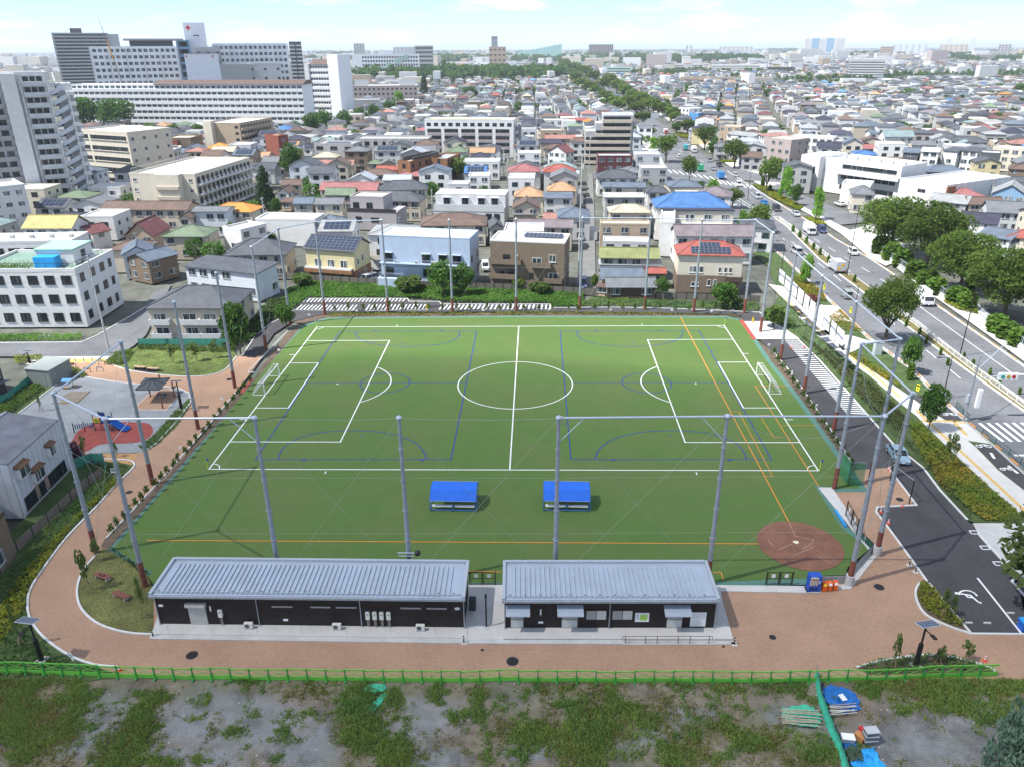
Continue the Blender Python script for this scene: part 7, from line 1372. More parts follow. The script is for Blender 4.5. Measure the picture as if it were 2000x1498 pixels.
MB().side([(-1.4,s.h+.5),(6,s.h+2.8),(14,s.h+2.8),(18,s.h+.5)],-W*.24,W+1).build('red_roof',Rf['brown'],s.t)
s2=wing('white hospital wing with tall end slab behind the street trees',604,640,128,232,9,22,bays=7,name='hospital_tower');W2=s2.w/2;s2.box('end_slab',W2-.0+.02,W2+8.5,-.5,22,0,HT(650,232,107),hw);s2.box('lift_tower',-W2-3.6,-W2-.02,-1.5,12,0,s2.h+1,W_['lgrey']);MB().side([(-1.2,s2.h+.5),(8,s2.h+4),(16,s2.h+4),(22,s2.h+.5)],-W2,W2).build('red_roof',Rf['brown'],s2.t)
def grid(label,x1,y1,x2,y2,base,h,d,nf,fl,wm='white',m=2.0,ww=1.8,wh=1.5,st='x',ns=0,name='hospital_block',cat='hospital',top=1.0,D=None,zt=1.6):
 if D:h=49.1+(94-y1)/CF*D if h is None else h
 s=Bd(name,label,cat,G(x1,y1,h),G(x2,y2,h),h,d)if h<48 else Bd(name,label,cat,at_d(x1,D),at_d(x2,D),h,d);s.body(W_[wm]);s.roof('flat',Rf['fwhite'],trim=W_[wm],par=top);fh=(h-2)/fl
 for f in range(fl):s.row('F',nf,f*fh+zt,ww,wh,st,m=m);(s.row('R',ns,f*fh+zt,ww,wh,st,m=m)if ns else 0)
 return s
def at_d(px,D,lat=None):
 a=(px-1000)/CF;v=CR.T@np.array([a,-(94-749)/CF,1.0]);v=v/math.hypot(v[0],v[1]);return(CP[0]+v[0]*D,CP[1]+v[1]*D,0)
def hat(y,D,px=1000):
 v=CR.T@np.array([(px-1000)/CF,-(y-749)/CF,1.0]);return CP[2]+v[2]/math.hypot(v[0],v[1])*D
def blk(label,x1,x2,yt,D,d,fl,nf,wm,name='hospital_block',cat='hospital',ww=1.8,wh=1.5,st='x',par=1.0,rz=0,ns=0):
 h=hat(yt,D,(x1+x2)/2);s=Bd(name,label,cat,at_d(x1,D),at_d(x2,D),h,d);s.body(W_[wm]);s.roof('flat',Rf['fwhite'],trim=W_[wm],par=par);fh=h/fl;s.fh=fh
 if nf:
  for f in range(fl):s.row('F',nf,f*fh+fh*.35,ww,wh,st,m=1.6)
 if ns:
  for f in range(fl):s.row('R',ns,f*fh+fh*.35,ww,wh,st,m=1.6)
 return s
s=blk('white hospital block with square window grid behind the crane',174,345,94,700,30,11,15,'hosp',ww=2.6,wh=2.2,st='l',ns=4)
for k_ in range(6):s.box('pilaster',-s.w/2+k_*s.w/5-.4,-s.w/2+k_*s.w/5+.4,-.6,-.02,0,s.h,W_['white'])
s.box('roof_deck_legs',-s.w/2+28,s.w/2-2,4,24,s.h+1.1,s.h+5,W_['dgrey']);s.box('roof_canopy',-s.w/2+24,s.w/2+6,1,28,s.h+5.02,s.h+6.4,W_['grey'])
s=blk('blue glazed hospital link beside the square window block',345,372,82,702,20,10,5,'sky',ww=3.4,wh=3.4,st='x')
s=blk('white hospital slab with pilasters right of the cross tower',415,562,88,715,26,11,15,'hosp',ww=2.4,wh=2.2,st='l',ns=4);
for k_ in range(6):s.box('pilaster',-s.w/2+k_*s.w/5-.4,-s.w/2+k_*s.w/5+.4,-.6,-.02,0,s.h,W_['white'])
s=blk('white hospital tower carrying the red cross',364,406,46,725,16,10,0,'hosp',par=.4);cz=hat(51,725,373);b=MB();b.box(-s.w/2+3.0,-s.w/2+4.1,-.25,-.02,cz-3.2,cz+.4).box(-s.w/2+1.8,-s.w/2+2.98,-.25,-.02,cz-2,cz-.8).box(-s.w/2+4.12,-s.w/2+5.3,-.25,-.02,cz-2,cz-.8);b.build('red_cross',mat('cross_red',(.62,.03,.03),.5),s.t);s.box('louvre',-1.5,3,-.1,-.02,hat(71,725,385),hat(69,725,385),frame_d)
s=blk('grey white windowless hospital block with small red crosses',357,424,108,640,24,6,0,'hosp');s.box('roof_edge',-s.w/2-.2,s.w/2+.2,-.3,-.1,s.h+.9,s.h+1.2,Rf['maroon'])
for x in(-s.w/2+1.5,s.w/2-4):s.box('red_cross',x-.5,x+.5,-.35,-.31,s.h-1.6,s.h-.3,MATS['cross_red'])
s=blk('low grey plant block right of the windowless hospital block',424,486,129,640,20,6,0,'grey');s=blk('grey plant house behind the windowless block',380,430,95,670,20,8,3,'grey');s=blk('low white plant block beside the banded wing roof',480,545,126,650,20,6,3,'lgrey')
s=blk('huge grey residential slab block on the left skyline',106,216,67,900,24,21,16,'grey','apartment_block','apartments',3.2,1.6);
for f in range(21):s.box('balcony_band',-s.w/2,s.w/2,-1.2,-.03,f*s.fh+.2,f*s.fh+1.2,W_['lgrey'])
s.box('end_wall',s.w/2+.02,s.w/2+9,2,22,0,s.h,W_['lgrey']);s.box('rooftop_house',-s.w/2+16,-s.w/2+26,4,14,s.h+.2,s.h+5,W_['dgrey'])
s=blk('dark tower with pale balcony stripes right of the hospital',565,589,84,900,16,14,0,'dgrey','apartment_block','apartments')
for f in range(15):[s.box('balcony_band',x0,x1,-.8,-.03,f*s.h/15+.3,f*s.h/15+1.4,W_['white'])for x0,x1 in((-s.w/2+.3,-.6),(.6,s.w/2-.3))]
c0=at_d(240,640);t=thing('crane_boom','slender orange brown crane boom rising before the hospital','crane',c0);zz0,zz1=hat(150,640,240),hat(33,640,204);e1=at_d(203,640);d_=Vector(e1)-Vector(c0);b=MB();N0=16
for q in((-.7,-.4),(.7,-.4),(0,.6)):b.tube((q[0],q[1],0),(d_.x,d_.y,zz1),.16,.08,5)
for k_ in range(N0):f=k_/N0;z=f*zz1;p_=Vector((d_.x*f,d_.y*f,z));b.bar(p_+Vector((-.6*(1-f),-.4,0)),p_+Vector((.6*(1-f),.3,2)),.12)
b.build('lattice',mat('crane_brown',(.20,.13,.07),.6,.3,.2),t);MB().tube(Vector((d_.x*.62,d_.y*.62,zz1*.62)),Vector((d_.x*.78,d_.y*.78,zz1*.78)),.5,.4,6).build('orange_section',mat('crane_orange',(.6,.28,.03),.5),t)
s=blk('white school building with green panels right of the hospital',686,818,107,1450,14,9,0,'hosp','school_building','school')
for f in range(5):
 for k_ in range(21):s.win('F',-s.w/2+s.w*(.16+.04*k_),s.h-6-f*6.2,2.8,3.2,'x')
for x,f in((.80,0),(.66,1),(.54,2),(.44,3),(.72,.6)):s.box('green_panel',-s.w/2+s.w*x-4,-s.w/2+s.w*x+4,-.3,-.05,s.h-8-f*6.2,s.h-.8-f*6.2,W_['green'])
s=blk('pale pink long school block below the white school',682,812,170,760,40,4,14,'pink','school_building','school');s.box('court_screen',-s.w/2+2,-s.w/2+14,4,5,s.h+.4,s.h+6,W_['lgrey']);s.box('court_screen',s.w/2-16,s.w/2-2,4,5,s.h+.4,s.h+6,W_['lgrey'])
s=blk('low grey hall with planted edge beside the hospital tower',682,735,198,690,22,2,0,'grey','low_hall','hall')
s=blk('slim grey tower alone on the middle skyline',960,972,72,4500,24,24,0,'dgrey','skyline_tower','tower');s=blk('long pink red apartment slab on the middle skyline',1150,1198,88,3300,30,12,12,'pink','apartment_block','apartments',5,4)
s=blk('white government like block with blue glass bays on the right skyline',1570,1650,75,4200,60,14,0,'white','office_block','office')
for k_ in range(2):s.box('glass_bay',-s.w/2+s.w*(.18+.36*k_),-s.w/2+s.w*(.36+.36*k_),-1,-.05,0,s.h-1,W_['sky'])
for f in range(13):[s.box('window_band',-s.w/2+s.w*a_,-s.w/2+s.w*c_,-.6,-.1,f*s.h/13+1,f*s.h/13+2.6,W_['grey'])for a_,c_ in((.02,.15),(.38,.52),(.76,.98))]
s=blk('grey white apartment slab with balconies right of centre',1665,1734,116,1450,14,7,0,'lgrey','apartment_block','apartments')
for f in range(8):s.box('balcony_band',-s.w/2,s.w/2,-1.6,-.05,f*s.h/8+.2,f*s.h/8+1.3,W_['white']);s.box('window_band',-s.w/2+.4,s.w/2-.4,-.3,-.05,f*s.h/8+1.4,f*s.h/8+2.4,W_['dgrey'])
A_=Vector(at_d(1010,3000));B_=Vector(at_d(1097,3000));t=thing('golf_net','green golf driving range net on the middle skyline','net',A_);ex=B_-A_;b=MB();bn=MB()
for k_ in range(13):f=k_/12;hh_=hat(103-16*f,3000,1050);p_=ex*f;b.tube((p_.x,p_.y,0),(p_.x,p_.y,hh_),.9,None,5)
for k_ in range(12):f0,f1=k_/12,(k_+1)/12;p_,q_=ex*f0,ex*f1;h0,h1=hat(103-16*f0,3000,1050),hat(103-16*f1,3000,1050);bn.poly([(p_.x,p_.y,5),(q_.x,q_.y,5),(q_.x,q_.y,h1),(p_.x,p_.y,h0)])
b.build('masts',W_['white'],t);bn.build('netting',mat('golf_green',(.34,.62,.56),.9,.1,.02),t)
s=tall('long white office with curved stone end beside the avenue',1612,311,1762,329,372,16,'white',3,0,0,'x',h=11.5,rm='fwhite');W=s.w/2
for z in(1.2,4.8,8.2):MB().poly([(-W*.5,-.02,z+.6),(W*.9,-.02,z+.6),(W*.9,-.02,z+2.2),(-W*.5,-.02,z+2.2)]).build('window_band',glass_d,s.t)
s.box('terrace',-W*.6,W*1.05,-2.4,-.03,7.3,8.4,W_['white']);[s.box('rooftop_unit',x,x+1.2,6,7.2,s.h+.05,s.h+1,W_['lgrey'])for x in np.arange(-W+3,W-3,4.5)];[s.box('mullion',x-.12,x+.12,-.2,-.03,4.8,7.0,W_['white'])for x in np.arange(-W*.5,W*.9,2.6)];s.railing(7.3,-W*.6,W*1.05,2.4,2.1,alu);s.box('end_tower',-W-8,-W-.02,-3,14,0,12.5,W_['white']);[s.box('window_slit',-W-8.06,-W-8.0,y,y+.8,6.5,9,glass_d)for y in np.arange(-2,13,1.7)];[s.win('F',-W-6.5+k_*1.5,6.5,.8,2.2,'x').__setattr__('location',(-W-6.5+k_*1.5,-3.02,6.5))for k_ in range(4)]
s=tall('white office wing with brown stone corner behind the big trees',1758,352,1850,366,420,34,'white',2,1,0,'x',2.6,1.0,'fwhite',h=8.5);s.box('brown_corner',s.w/2+.02,s.w/2+.5,-.3,4,0,s.h,W_['brick'])
s=tall('low white annex before the office wing',1644,362,1700,366,400,10,'white',2,1,1,'d',1.2,1.6,'fwhite',h=6.5)
CR_=[('cream house with grey pyramid roof by the forecourt',1664,380,1712,382,6,9,'hip','grey','cream',2.2),('silver blue slated roof beside the big trees',1812,392,1890,400,5,10,'gx','lgrey','grey',1.8),('mauve red hipped house right of the office wing',1865,384,1925,384,6,9,'hip','pinkred','cream',1.8),('large mauve red hipped roof behind the office wing',1845,352,1912,354,6,10,'hip','pinkred','grey',2.4),('dark blue grey hipped roof behind the mauve red roofs',1808,336,1892,338,5.5,10,'hip','bgrey','grey',2.0),('navy seamed roof house at the right edge',1870,432,1950,440,5,12,'gx','navy','white',1.8),('brown grey roof house behind the navy roof',1892,400,1966,402,5,9,'gx','brown','beige',1.6),('sky blue gabled house at the right edge',1935,378,2010,384,7,12,'gy','lgrey','sky',3.0),('grey roofed house with dormer at the right edge',1928,415,2030,420,5.5,9,'gx','grey','lgrey',2.6),('solar roofed white house at the right edge behind trees',1908,458,1975,470,4.5,9,'gx','bgrey','white',1.6),('dull red roof at the right edge behind trees',1965,462,2030,470,5,8,'hip','red','cream',1.6),('brown brick house with blue solar roof at the right edge',1968,330,2030,334,8,9,'hip','brown','brown',1.5),('white modern box house, left of four by the right',1798,296,1836,298,9,9,'sx','fwhite','white',.8),('white modern box house, second of four by the right',1840,294,1872,297,9,9,'sx','dgrey','white',.8),('white modern box house with dark balcony, third of four',1876,294,1912,297,9.4,9,'sx','dgrey','white',.8),('black sided modern box house, rightmost of four',1916,300,1955,302,10,9,'flat','fwhite','dgrey',0),('grey gabled house left of the white box houses',1762,298,1796,300,8,9,'gx','bgrey','dgrey',1.6),('white house with teal dormer roof',1728,268,1788,268,7.5,9,'gx','teal','white',2.8),('white house with flat roof and red entrance',1700,262,1715,262,7,8,'gx','bgrey','white',1.6),('long grey hipped roof before the teal dormers',1722,284,1808,286,5.8,9,'hip','grey','lgrey',1.6),('large dark grey hipped roof with deep eaves',1788,266,1866,270,5.8,11,'hip','dgrey','brown',2.6),('dark roof with long solar strips',1850,277,1930,280,5.8,10,'hip','dgrey','brown',2.4),('long cream three storey flats at the right',1940,290,2030,296,9,9,'flat','fwhite','cream',0),('red brown roof low house in the right middle',1630,290,1715,292,5,9,'gx','pinkred','beige',1.6),('white angular three storey house behind the office',1545,268,1628,272,9.5,10,'flat','fwhite','white',0),('pink grey apartment house with corner balconies',1493,270,1546,276,10.5,12,'flat','fcream','pink',0),('pale pink house left of the pink grey apartments',1478,262,1500,270,9,12,'sx','salmon','white',.8),('grey metal roofed house beside the avenue trees',1418,262,1472,268,8,12,'gx','lgrey','white',1.2),('cream box house with tan top beside the avenue trees',1406,248,1446,250,8.5,10,'flat','fcream','tan',0),('white house wrapped in blue sheeting on one side',1326,212,1346,214,9,12,'flat','fwhite','white',0),('brown and white house with blue solar roof by the avenue',1368,222,1402,224,8,10,'gx','dgrey','pink',1.2)]
for p in CR_:s=B(p[0],*p[1:7],p[7],p[8],p[9],p[10],fl=3 if p[5]>7.6 else 2,ant=.5)
b_=Bd('scaffold_house','house under bright blue construction sheeting beside the avenue','house',G(1347,222,8),G(1364,223,8),8,8);b_.body(mat('sheeting_blue',(.08,.30,.60),.6,.15,.8));b_.roof('flat',Rf['fgrey'],trim=W_['sky'])
for k_ in range(4):b_.box('scaffold_tube',-b_.w/2+k_*b_.w/3-.06,-b_.w/2+k_*b_.w/3+.06,-.4,-.28,0,8.6,alu)
def LB(label,A,B_,h,d,**k):pass
hA=5.6
s=Bd('house','grey sided house with brown bay windows at the lower left edge','house',G(47,1012),G(140,916),6.0,12);sw=wallm('slate_side',(.54,.56,.58),kind='siding',sp=.9);W=s.w/2
s.t.rotation_euler=(0,0,s.ang);s.body(sw,h=7.1,top='gx',rh=1.2);s.ov=0;s.h=7.1;s.roof('gx',roofm('slate_blue',(.33,.34,.39),kind='siding',sp=.4),1.2)
bm_=mat('bay_brown',(.16,.085,.045),.6,.15,2)
for u,z,w_ in((-W*.68,4.6,1.9),(W*.38,4.0,1.2),(-W*.25,2.75,2.0)):
 if w_:
  o=MB().box(-w_/2,w_/2,-.55,-.01,0,1.25).build('bay_window',frame_w,s.t,(u,0,z));MB().side([(-.75,1.4),(-.75,1.5),(0,1.75),(0,1.4)],-w_/2-.15,w_/2+.15).build('bay_roof',bm_,o)
  for sx in(-w_/4,w_/4):MB().box(sx-w_/4+.08,sx+w_/4-.05,-.58,-.56,.12,1.3).build('pane',glass,o)
for u,w_ in((-W*.62,2.4),(-W*.2,1.6),(W*.22,2.2),(W*.62,2.2)):s.win('F',u,.45,w_,1.6,'d')
s.box('shutter_panel',-W*.42,-W*.30,-.08,-.01,.55,2.2,mat('shutter_tan',(.32,.22,.17),.6));s.box('shutter_panel',-W*.02,W*.08,-.08,-.01,.55,2.2,MATS['shutter_tan']);s.box('downpipe',-W+.1,-W+.2,-.15,-.01,0,5.2,white);s.box('downpipe',W-.4,W-.3,-.15,-.01,0,5.2,white)
s=Bd('house','second white house wall with air conditioner at the lower left edge','house',G(-75,1110),G(20,1066),5.5,9);s.ov=0;s.body(W_['bluegrey'],h=5.4,top='gx',rh=1.8);s.roof('gx',MATS['roof_slate_blue'],1.8);s.win('F',s.w/2-2.0,3.1,1.8,1.5,'d');s.win('F',s.w/2-1.2,.4,1.5,2.0,'d');s.ac(s.w/2-3.5,3.0,-.6)
s=Bd('house','brown walled house corner at the bottom left edge','house',G(-60,1200),G(33,1082),5.0,10);s.ov=0;s.body(W_['brown'],h=5.0);s.roof('flat',Rf['fgrey'],trim=W_['dbrown']);s.win('F',s.w/2-3.2,.8,2.2,1.5,'a')
s=Bd('house','dark timber clad old house at the left edge by the shed','house',G(-60,800),G(16,770),5.6,8);s.ov=0;s.body(mat('old_timber',(.10,.08,.085),.9,.3,1.5,kind='siding',sp=.3),h=5.4,top='gx',rh=1.5);s.roof('gx',Rf['teal'],1.5);s.win('F',1.5,3.0,2.2,1.3,'a');s.win('F',-2.5,3.0,1.8,1.3,'a');s.box('awning',.2,3.4,-.9,-.02,2.3,2.4,Rf['grey'])
c=MB().poly([G(86,851,3.2),G(124,850,3.2),G(122,872,3.2),G(95,876,3.2)]).build('awning',W_['white']);
FT_=[G(2,1122),G(35,1078),G(95,1022),G(140,980),G(175,948),G(202,930)]
t=thing('board_fence','brown grey board fence along the lower left gardens','fence',FT_[0]);o=Vector(FT_[0]);tn=mat('board_brown',(.20,.155,.13),.8,.15,1.5)
for p,q in zip(FT_,FT_[1:]):
 p=Vector(p)-o;q=Vector(q)-o;L_=(q-p).length;n_=max(1,int(L_/2))
 for k_ in range(n_):
  a_=p.lerp(q,(k_+.02)/n_);c_=p.lerp(q,(k_+.98)/n_)
  for r_ in range(3):zz=.1+r_*.42;b=MB().poly([(a_.x,a_.y,zz),(c_.x,c_.y,zz),(c_.x,c_.y,zz+.40),(a_.x,a_.y,zz+.40)]);ob=b.build('board',tn,t)
  MB().tube((a_.x,a_.y,0),(a_.x,a_.y,1.45),.04,None,6).build('post',blackm,t)
c['label']='white tilted awning sheet behind the grey sided house';c['category']='awning';THINGS.append(c)
for q,lab in(([(-20,800),(18,785),(72,742),(82,735)],'teal net fence beside the shed at left'),([(272,677),(350,677),(452,677)],'teal net fence before the grey apartment house'),([(150,915),(180,905),(205,905),(208,930)],'teal net fence by the ochre path')):
 w_=[Vector(p_+(0,))for p_ in g2(q)];t=thing('net_fence',lab,'fence',w_[0]);o=w_[0]
 for a_,c_ in zip(w_,w_[1:]):a_=a_-o;c_=c_-o;MB().poly([a_+Vector((0,0,.05)),c_+Vector((0,0,.05)),c_+Vector((0,0,1.5)),a_+Vector((0,0,1.5))]).build('net_panel',mat('teal_net',(.06,.26,.20),.8,.2,2),t);MB().tube(a_,a_+Vector((0,0,1.6)),.03,None,6).build('post',galv,t)
q=[(560,545),(600,549),(700,556),(800,562),(930,566),(1000,568),(1140,576),(1200,580),(1300,585),(1400,589),(1485,592)];w_=[Vector(p_+(0,))for p_ in g2(q)];t=thing('boundary_fence','long grey green mesh fence between houses and far path','fence',w_[0]);o=w_[0];fm=mat('mesh_grey',(.14,.13,.11),.8,.15,2)
for a_,c_ in zip(w_,w_[1:]):
 a_=a_-o;c_=c_-o;n_=int((c_-a_).length/2)
 for k_ in range(n_):p_=a_.lerp(c_,k_/n_);r_=a_.lerp(c_,(k_+.97)/n_);MB().poly([p_+Vector((0,0,.0)),r_+Vector((0,0,.0)),r_+Vector((0,0,1.55)),p_+Vector((0,0,1.55))]).build('fence_panel',fm,t);MB().box(p_.x-.04,p_.x+.04,p_.y-.06,p_.y,0,1.65).build('post',blackm,t)
def inroad(px,py):
 return inpoly(px,py,[(x-12,y)for x,y in LK]+[(x+14,y-2)for x,y in RK[::-1]])|inpoly(px,py,[(1140,345),(1300,328),(1800,340),(1800,368),(1400,366),(1150,356)])|inpoly(px,py,[(1132,600),(1168,600),(1163,330),(1147,330)])
def keep(X,Y,r=7):
 px,py=PV(X,Y);k=(px>-90)&(px<2090)&(Y>58)&~inroad(px,py)&~inpoly(px,py,[(1440,430),(1520,560),(1500,640),(2100,900),(2100,560),(1880,470),(1750,395),(1560,380),(1480,330)])&~inpoly(px,py,[(-100,720),(310,720),(310,560),(235,560),(-100,640)])&~inpoly(px,py,[(90,262),(690,262),(690,100),(90,100)])
 for cx,cy,a,b_,g_ in FOOT:
  dx,dy=X-cx,Y-cy;u=dx*math.cos(g_)+dy*math.sin(g_);v=-dx*math.sin(g_)+dy*math.cos(g_);k&=~((abs(u)<a+r*.75)&(abs(v)<b_+r*.75))
 return k
def lots(y0,y1,cell,road,seed,ang):
 r_=np.random.default_rng(seed);xm=y1*1.05+260;n=int(2*xm/cell);m_=int((y1-y0)*1.6/cell)+20;I,J=np.meshgrid(np.arange(-n//2,n//2),np.arange(-12,m_));I=I.ravel();J=J.ravel()
 x=I*cell+(I//6)*road;y=y0+J*cell+(J//2)*road;x=x+r_.uniform(-.12,.12,len(x))*cell;y=y+r_.uniform(-.12,.12,len(x))*cell;X=x*math.cos(ang)-(y-y0)*math.sin(ang);Y=y0+x*math.sin(ang)+(y-y0)*math.cos(ang)
 k=(Y>y0)&(Y<=y1)&(abs(X)<Y*.78+130);return X[k],Y[k]
near=[]
for y0,y1,c0,sd_ in((60,420,13.4,1),(420,960,13.4,2)):
 for side in(-1,1):
  X,Y=lots(y0,y1,c0,5,sd_,0 if side<0 else R(-14));av=40+Y*.14;k=((X<av)if side<0 else(X>=av))&keep(X,Y);near.append(np.stack([X[k],Y[k],np.full(k.sum(),0 if side<0 else R(-14))],1))
near=np.concatenate(near);near=near[np.argsort(near[:,1]+abs(near[:,0])*.15)]
PALR=[('dgrey',30),('grey',20),('bgrey',14),('lgrey',9),('brown',8),('mauve',6),('maroon',3),('red',2),('salmon',2),('pinkred',3),('blue',2),('lblue',1),('green',3),('teal',4),('orange',1),('tan',2),('cream',2),('navy',7),('metal',4)]
PALW=[('white',34),('cream',16),('beige',12),('lgrey',20),('grey',8),('bluegrey',5),('tan',5),('pink',4),('brown',3),('yellow',2)]
RN={'dgrey':'dark grey','bgrey':'blue grey','lgrey':'light grey','pinkred':'dusty red','lblue':'light blue','metal':'silver','bluegrey':'bluish white','pink':'pinkish','fwhite':'white'}
def pick(p):return rnd.choices([a for a,_ in p],[b_ for _,b_ in p])[0]
def area(x,y):
 return 'at '+('far left' if x<420 else 'mid left' if x<800 else 'centre' if x<1130 else 'avenue side' if x<1480 else 'mid right' if x<1740 else 'far right')+(', very far' if y<150 else ', far' if y<190 else ', middle distance' if y<240 else ', nearer')
NI=185
for X,Y,a_ in near[:NI]:
 w_=rnd.uniform(8.6,11.8);d_=rnd.uniform(8.2,11);h_=rnd.choice([5.6,6,6.4,8.6,9]);a_+=rnd.choice([0,0,math.pi/2,math.pi/2])+rnd.uniform(-.04,.04)
 if a_>1:a_-=math.pi/2;kd='gy'
 else:kd='gx'
 kd=rnd.choice([kd,kd,'hip','hip','flat']);rm='fwhite' if kd=='flat' else pick(PALR);wm=pick(PALW);ex=Vector((math.cos(a_),math.sin(a_),0));c=Vector((X,Y,0));ey=Vector((-ex.y,ex.x,0));px,py=P((X,Y,0))
 s=Bd('house','%s house with %s %s roof %s'%(RN.get(wm,wm),RN.get(rm,rm),{'gx':'ridged','gy':'gabled','hip':'hipped','flat':'flat'}[kd],area(px,py)),'house',c-ex*w_/2-ey*d_/2,c+ex*w_/2-ey*d_/2,h_,d_);s.ov=0 if kd=='flat' else.4;rh=rnd.uniform(1.3,2.3)
 s.body(W_[wm],top=kd if kd!='hip' else 'flat',rh=rh,h=h_-.1 if kd!='flat' else h_);s.roof(kd,Rf[rm],rh,W_[wm]if kd=='flat' else None,par=.4)
 b=MB();fl=3 if h_>7 else 2;W=w_/2-s.ov
 for f in range(fl):
  z=f*2.8+1.0
  for k_ in range(2):u=-W+W*(.55+.9*k_)+rnd.uniform(-.3,.3);b.box(u-1.0,u+1.0,s.ov-.05,s.ov+.02,z-.2,z+1.3)
  for k_ in range(2):v=s.ov+(d_-2*s.ov)*(.28+.45*k_);b.box(W-.02,W+.05,v-.6,v+.6,z,z+1.1).box(-W-.05,-W+.02,v-.6,v+.6,z,z+1.1)
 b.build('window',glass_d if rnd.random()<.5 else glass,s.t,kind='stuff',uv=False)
 if rnd.random()<.5:s.balc(2.9,-W+.3,W-.3,1.1,.95,W_[pick(PALW)])
 if rnd.random()<.3 and kd=='gx':s.solar(-W*.8,W*.8,.15,.85,5,2,rh)
 if rnd.random()<.4:s.antenna()
 if rnd.random()<.6:s.ac(rnd.uniform(-W*.8,W*.8),.05)
 if rnd.random()<.35:MB().box(-W*.7,W*.3,s.ov-1.0,s.ov-.02,2.5,2.62).build('awning',Rf['lgrey'],s.t)
 if rnd.random()<.3:MB().box(W+.02,W+2.2,s.ov+.5,d_*.6,0,2.7).build('annex',W_[wm],s.t)
def cols(p,D_,n,r_):a=np.array([D_[k].node_tree.nodes['Hue/Saturation/Value'].inputs['Color'].default_value[:3]if 'Hue/Saturation/Value' in D_[k].node_tree.nodes else(.4,.4,.4)for k,_ in p]);w=np.array([b_ for _,b_ in p],float);return a[r_.choice(len(p),n,p=w/w.sum())]
def bulk(name,X,Y,A,lab,seed,big=0.0,win=True,s0=9.5,hmul=1.0):
 r_=np.random.default_rng(seed);n=len(X);w=s0*(.85+.35*r_.random(n));d=s0*(.85+.3*r_.random(n));h=r_.choice([5.2,5.8,6.2,8.4],n)*hmul;isb=r_.random(n)<big;w=np.where(isb,w*2.6,w);h=np.where(isb,h*r_.uniform(1.4,3.0,n),h);flat=isb|(r_.random(n)<.2)
 rh=np.where(flat,.3,r_.uniform(1.3,2.4,n));ov=np.where(flat,0,.4);ti=np.where(flat,.3,d/2-.3);wc=cols(PALW,W_,n,r_)*(.8+.35*r_.random(n))[:,None];rc=cols([(a_,w_ if w_>7 else w_*.55)for a_,w_ in PALR],Rf,n,r_)*(.6+.55*r_.random(n))[:,None];rc=np.where(flat[:,None],np.array([.5,.5,.48])*(.6+.6*r_.random(n))[:,None],rc)
 def ring(hw,hd,z):return np.stack([np.stack([-hw,-hd,z],1),np.stack([hw,-hd,z],1),np.stack([hw,hd,z],1),np.stack([-hw,hd,z],1)],1)
 v=np.concatenate([ring(w/2-ov,d/2-ov,0*h),ring(w/2-ov,d/2-ov,h),ring(w/2,d/2,h),ring(np.maximum(w/2-ti,.3),np.maximum(d/2-ti,.15),h+rh)],1);F_=[(0,1,5,4),(1,2,6,5),(2,3,7,6),(3,0,4,7),(8,9,13,12),(9,10,14,13),(10,11,15,14),(11,8,12,15),(12,13,14,15)];ci=[0]*4+[1]*5;nv=16
 if win:
  q=[]
  for a0,a1,z0,z1 in((-.35,-.08,.16,.36),(.1,.34,.16,.36),(-.34,-.1,.60,.80),(.08,.36,.60,.80)):
   xx0,xx1=a0*w,a1*w;yy=-(d/2-ov)-.04;q.append(np.stack([np.stack([xx0,yy,z0*h],1),np.stack([xx1,yy,z0*h],1),np.stack([xx1,yy,z1*h],1),np.stack([xx0,yy,z1*h],1)],1));F_.append((nv,nv+1,nv+2,nv+3));ci.append(2);nv+=4
  v=np.concatenate([v]+q,1)
 ca,sa=np.cos(A)[:,None],np.sin(A)[:,None];V=np.stack([X[:,None]+v[:,:,0]*ca-v[:,:,1]*sa,Y[:,None]+v[:,:,0]*sa+v[:,:,1]*ca,v[:,:,2]],2).reshape(-1,3);Fq=(np.arange(n)[:,None,None]*nv+np.array(F_)[None]).reshape(-1,4)
 cc=np.stack([wc,rc,np.full((n,3),.05)],1)[:,ci].reshape(-1,3);o=link(name,mesh_np(name,V,Fq,[mat('far_town',(.4,.4,.4),.75,.08,.2,kind='attr')],col=cc),kind='stuff');tag(o,lab,'houses')
far=[near[NI:]];X,Y=lots(960,1900,14,6,3,R(5));k=keep(X,Y)&(PV(X,Y)[1]>100);f2=np.stack([X[k],Y[k],np.full(k.sum(),R(5))],1)
X,Y=lots(1900,5200,30,12,4,R(-6));f3=np.stack([X,Y,np.full(len(X),R(-6))],1);n2=near[NI:];
A_all=[(n2,9.6,0.0,True,1),(f2,9.6,.02,False,1),(f3,17,.08,False,1.35)];vv=[]
AX=np.concatenate([q[:,0]for q,*_ in A_all]);rg2=np.random.default_rng(9)
for i,(q,s0,bg_,wn,hm)in enumerate(A_all):
 m_=fbm(q[:,0],q[:,1],420,77)<.60 if i else np.ones(len(q),bool);q=q[m_]
 bulk(('mid_houses','distant_houses','horizon_houses')[i],q[:,0],q[:,1],q[:,2]+rg2.integers(0,2,len(q))*math.pi/2,('dense small houses behind the countable rows','distant roofs packed across the plain','hazy roofs towards the horizon')[i],60+i,bg_,wn,s0,hm)
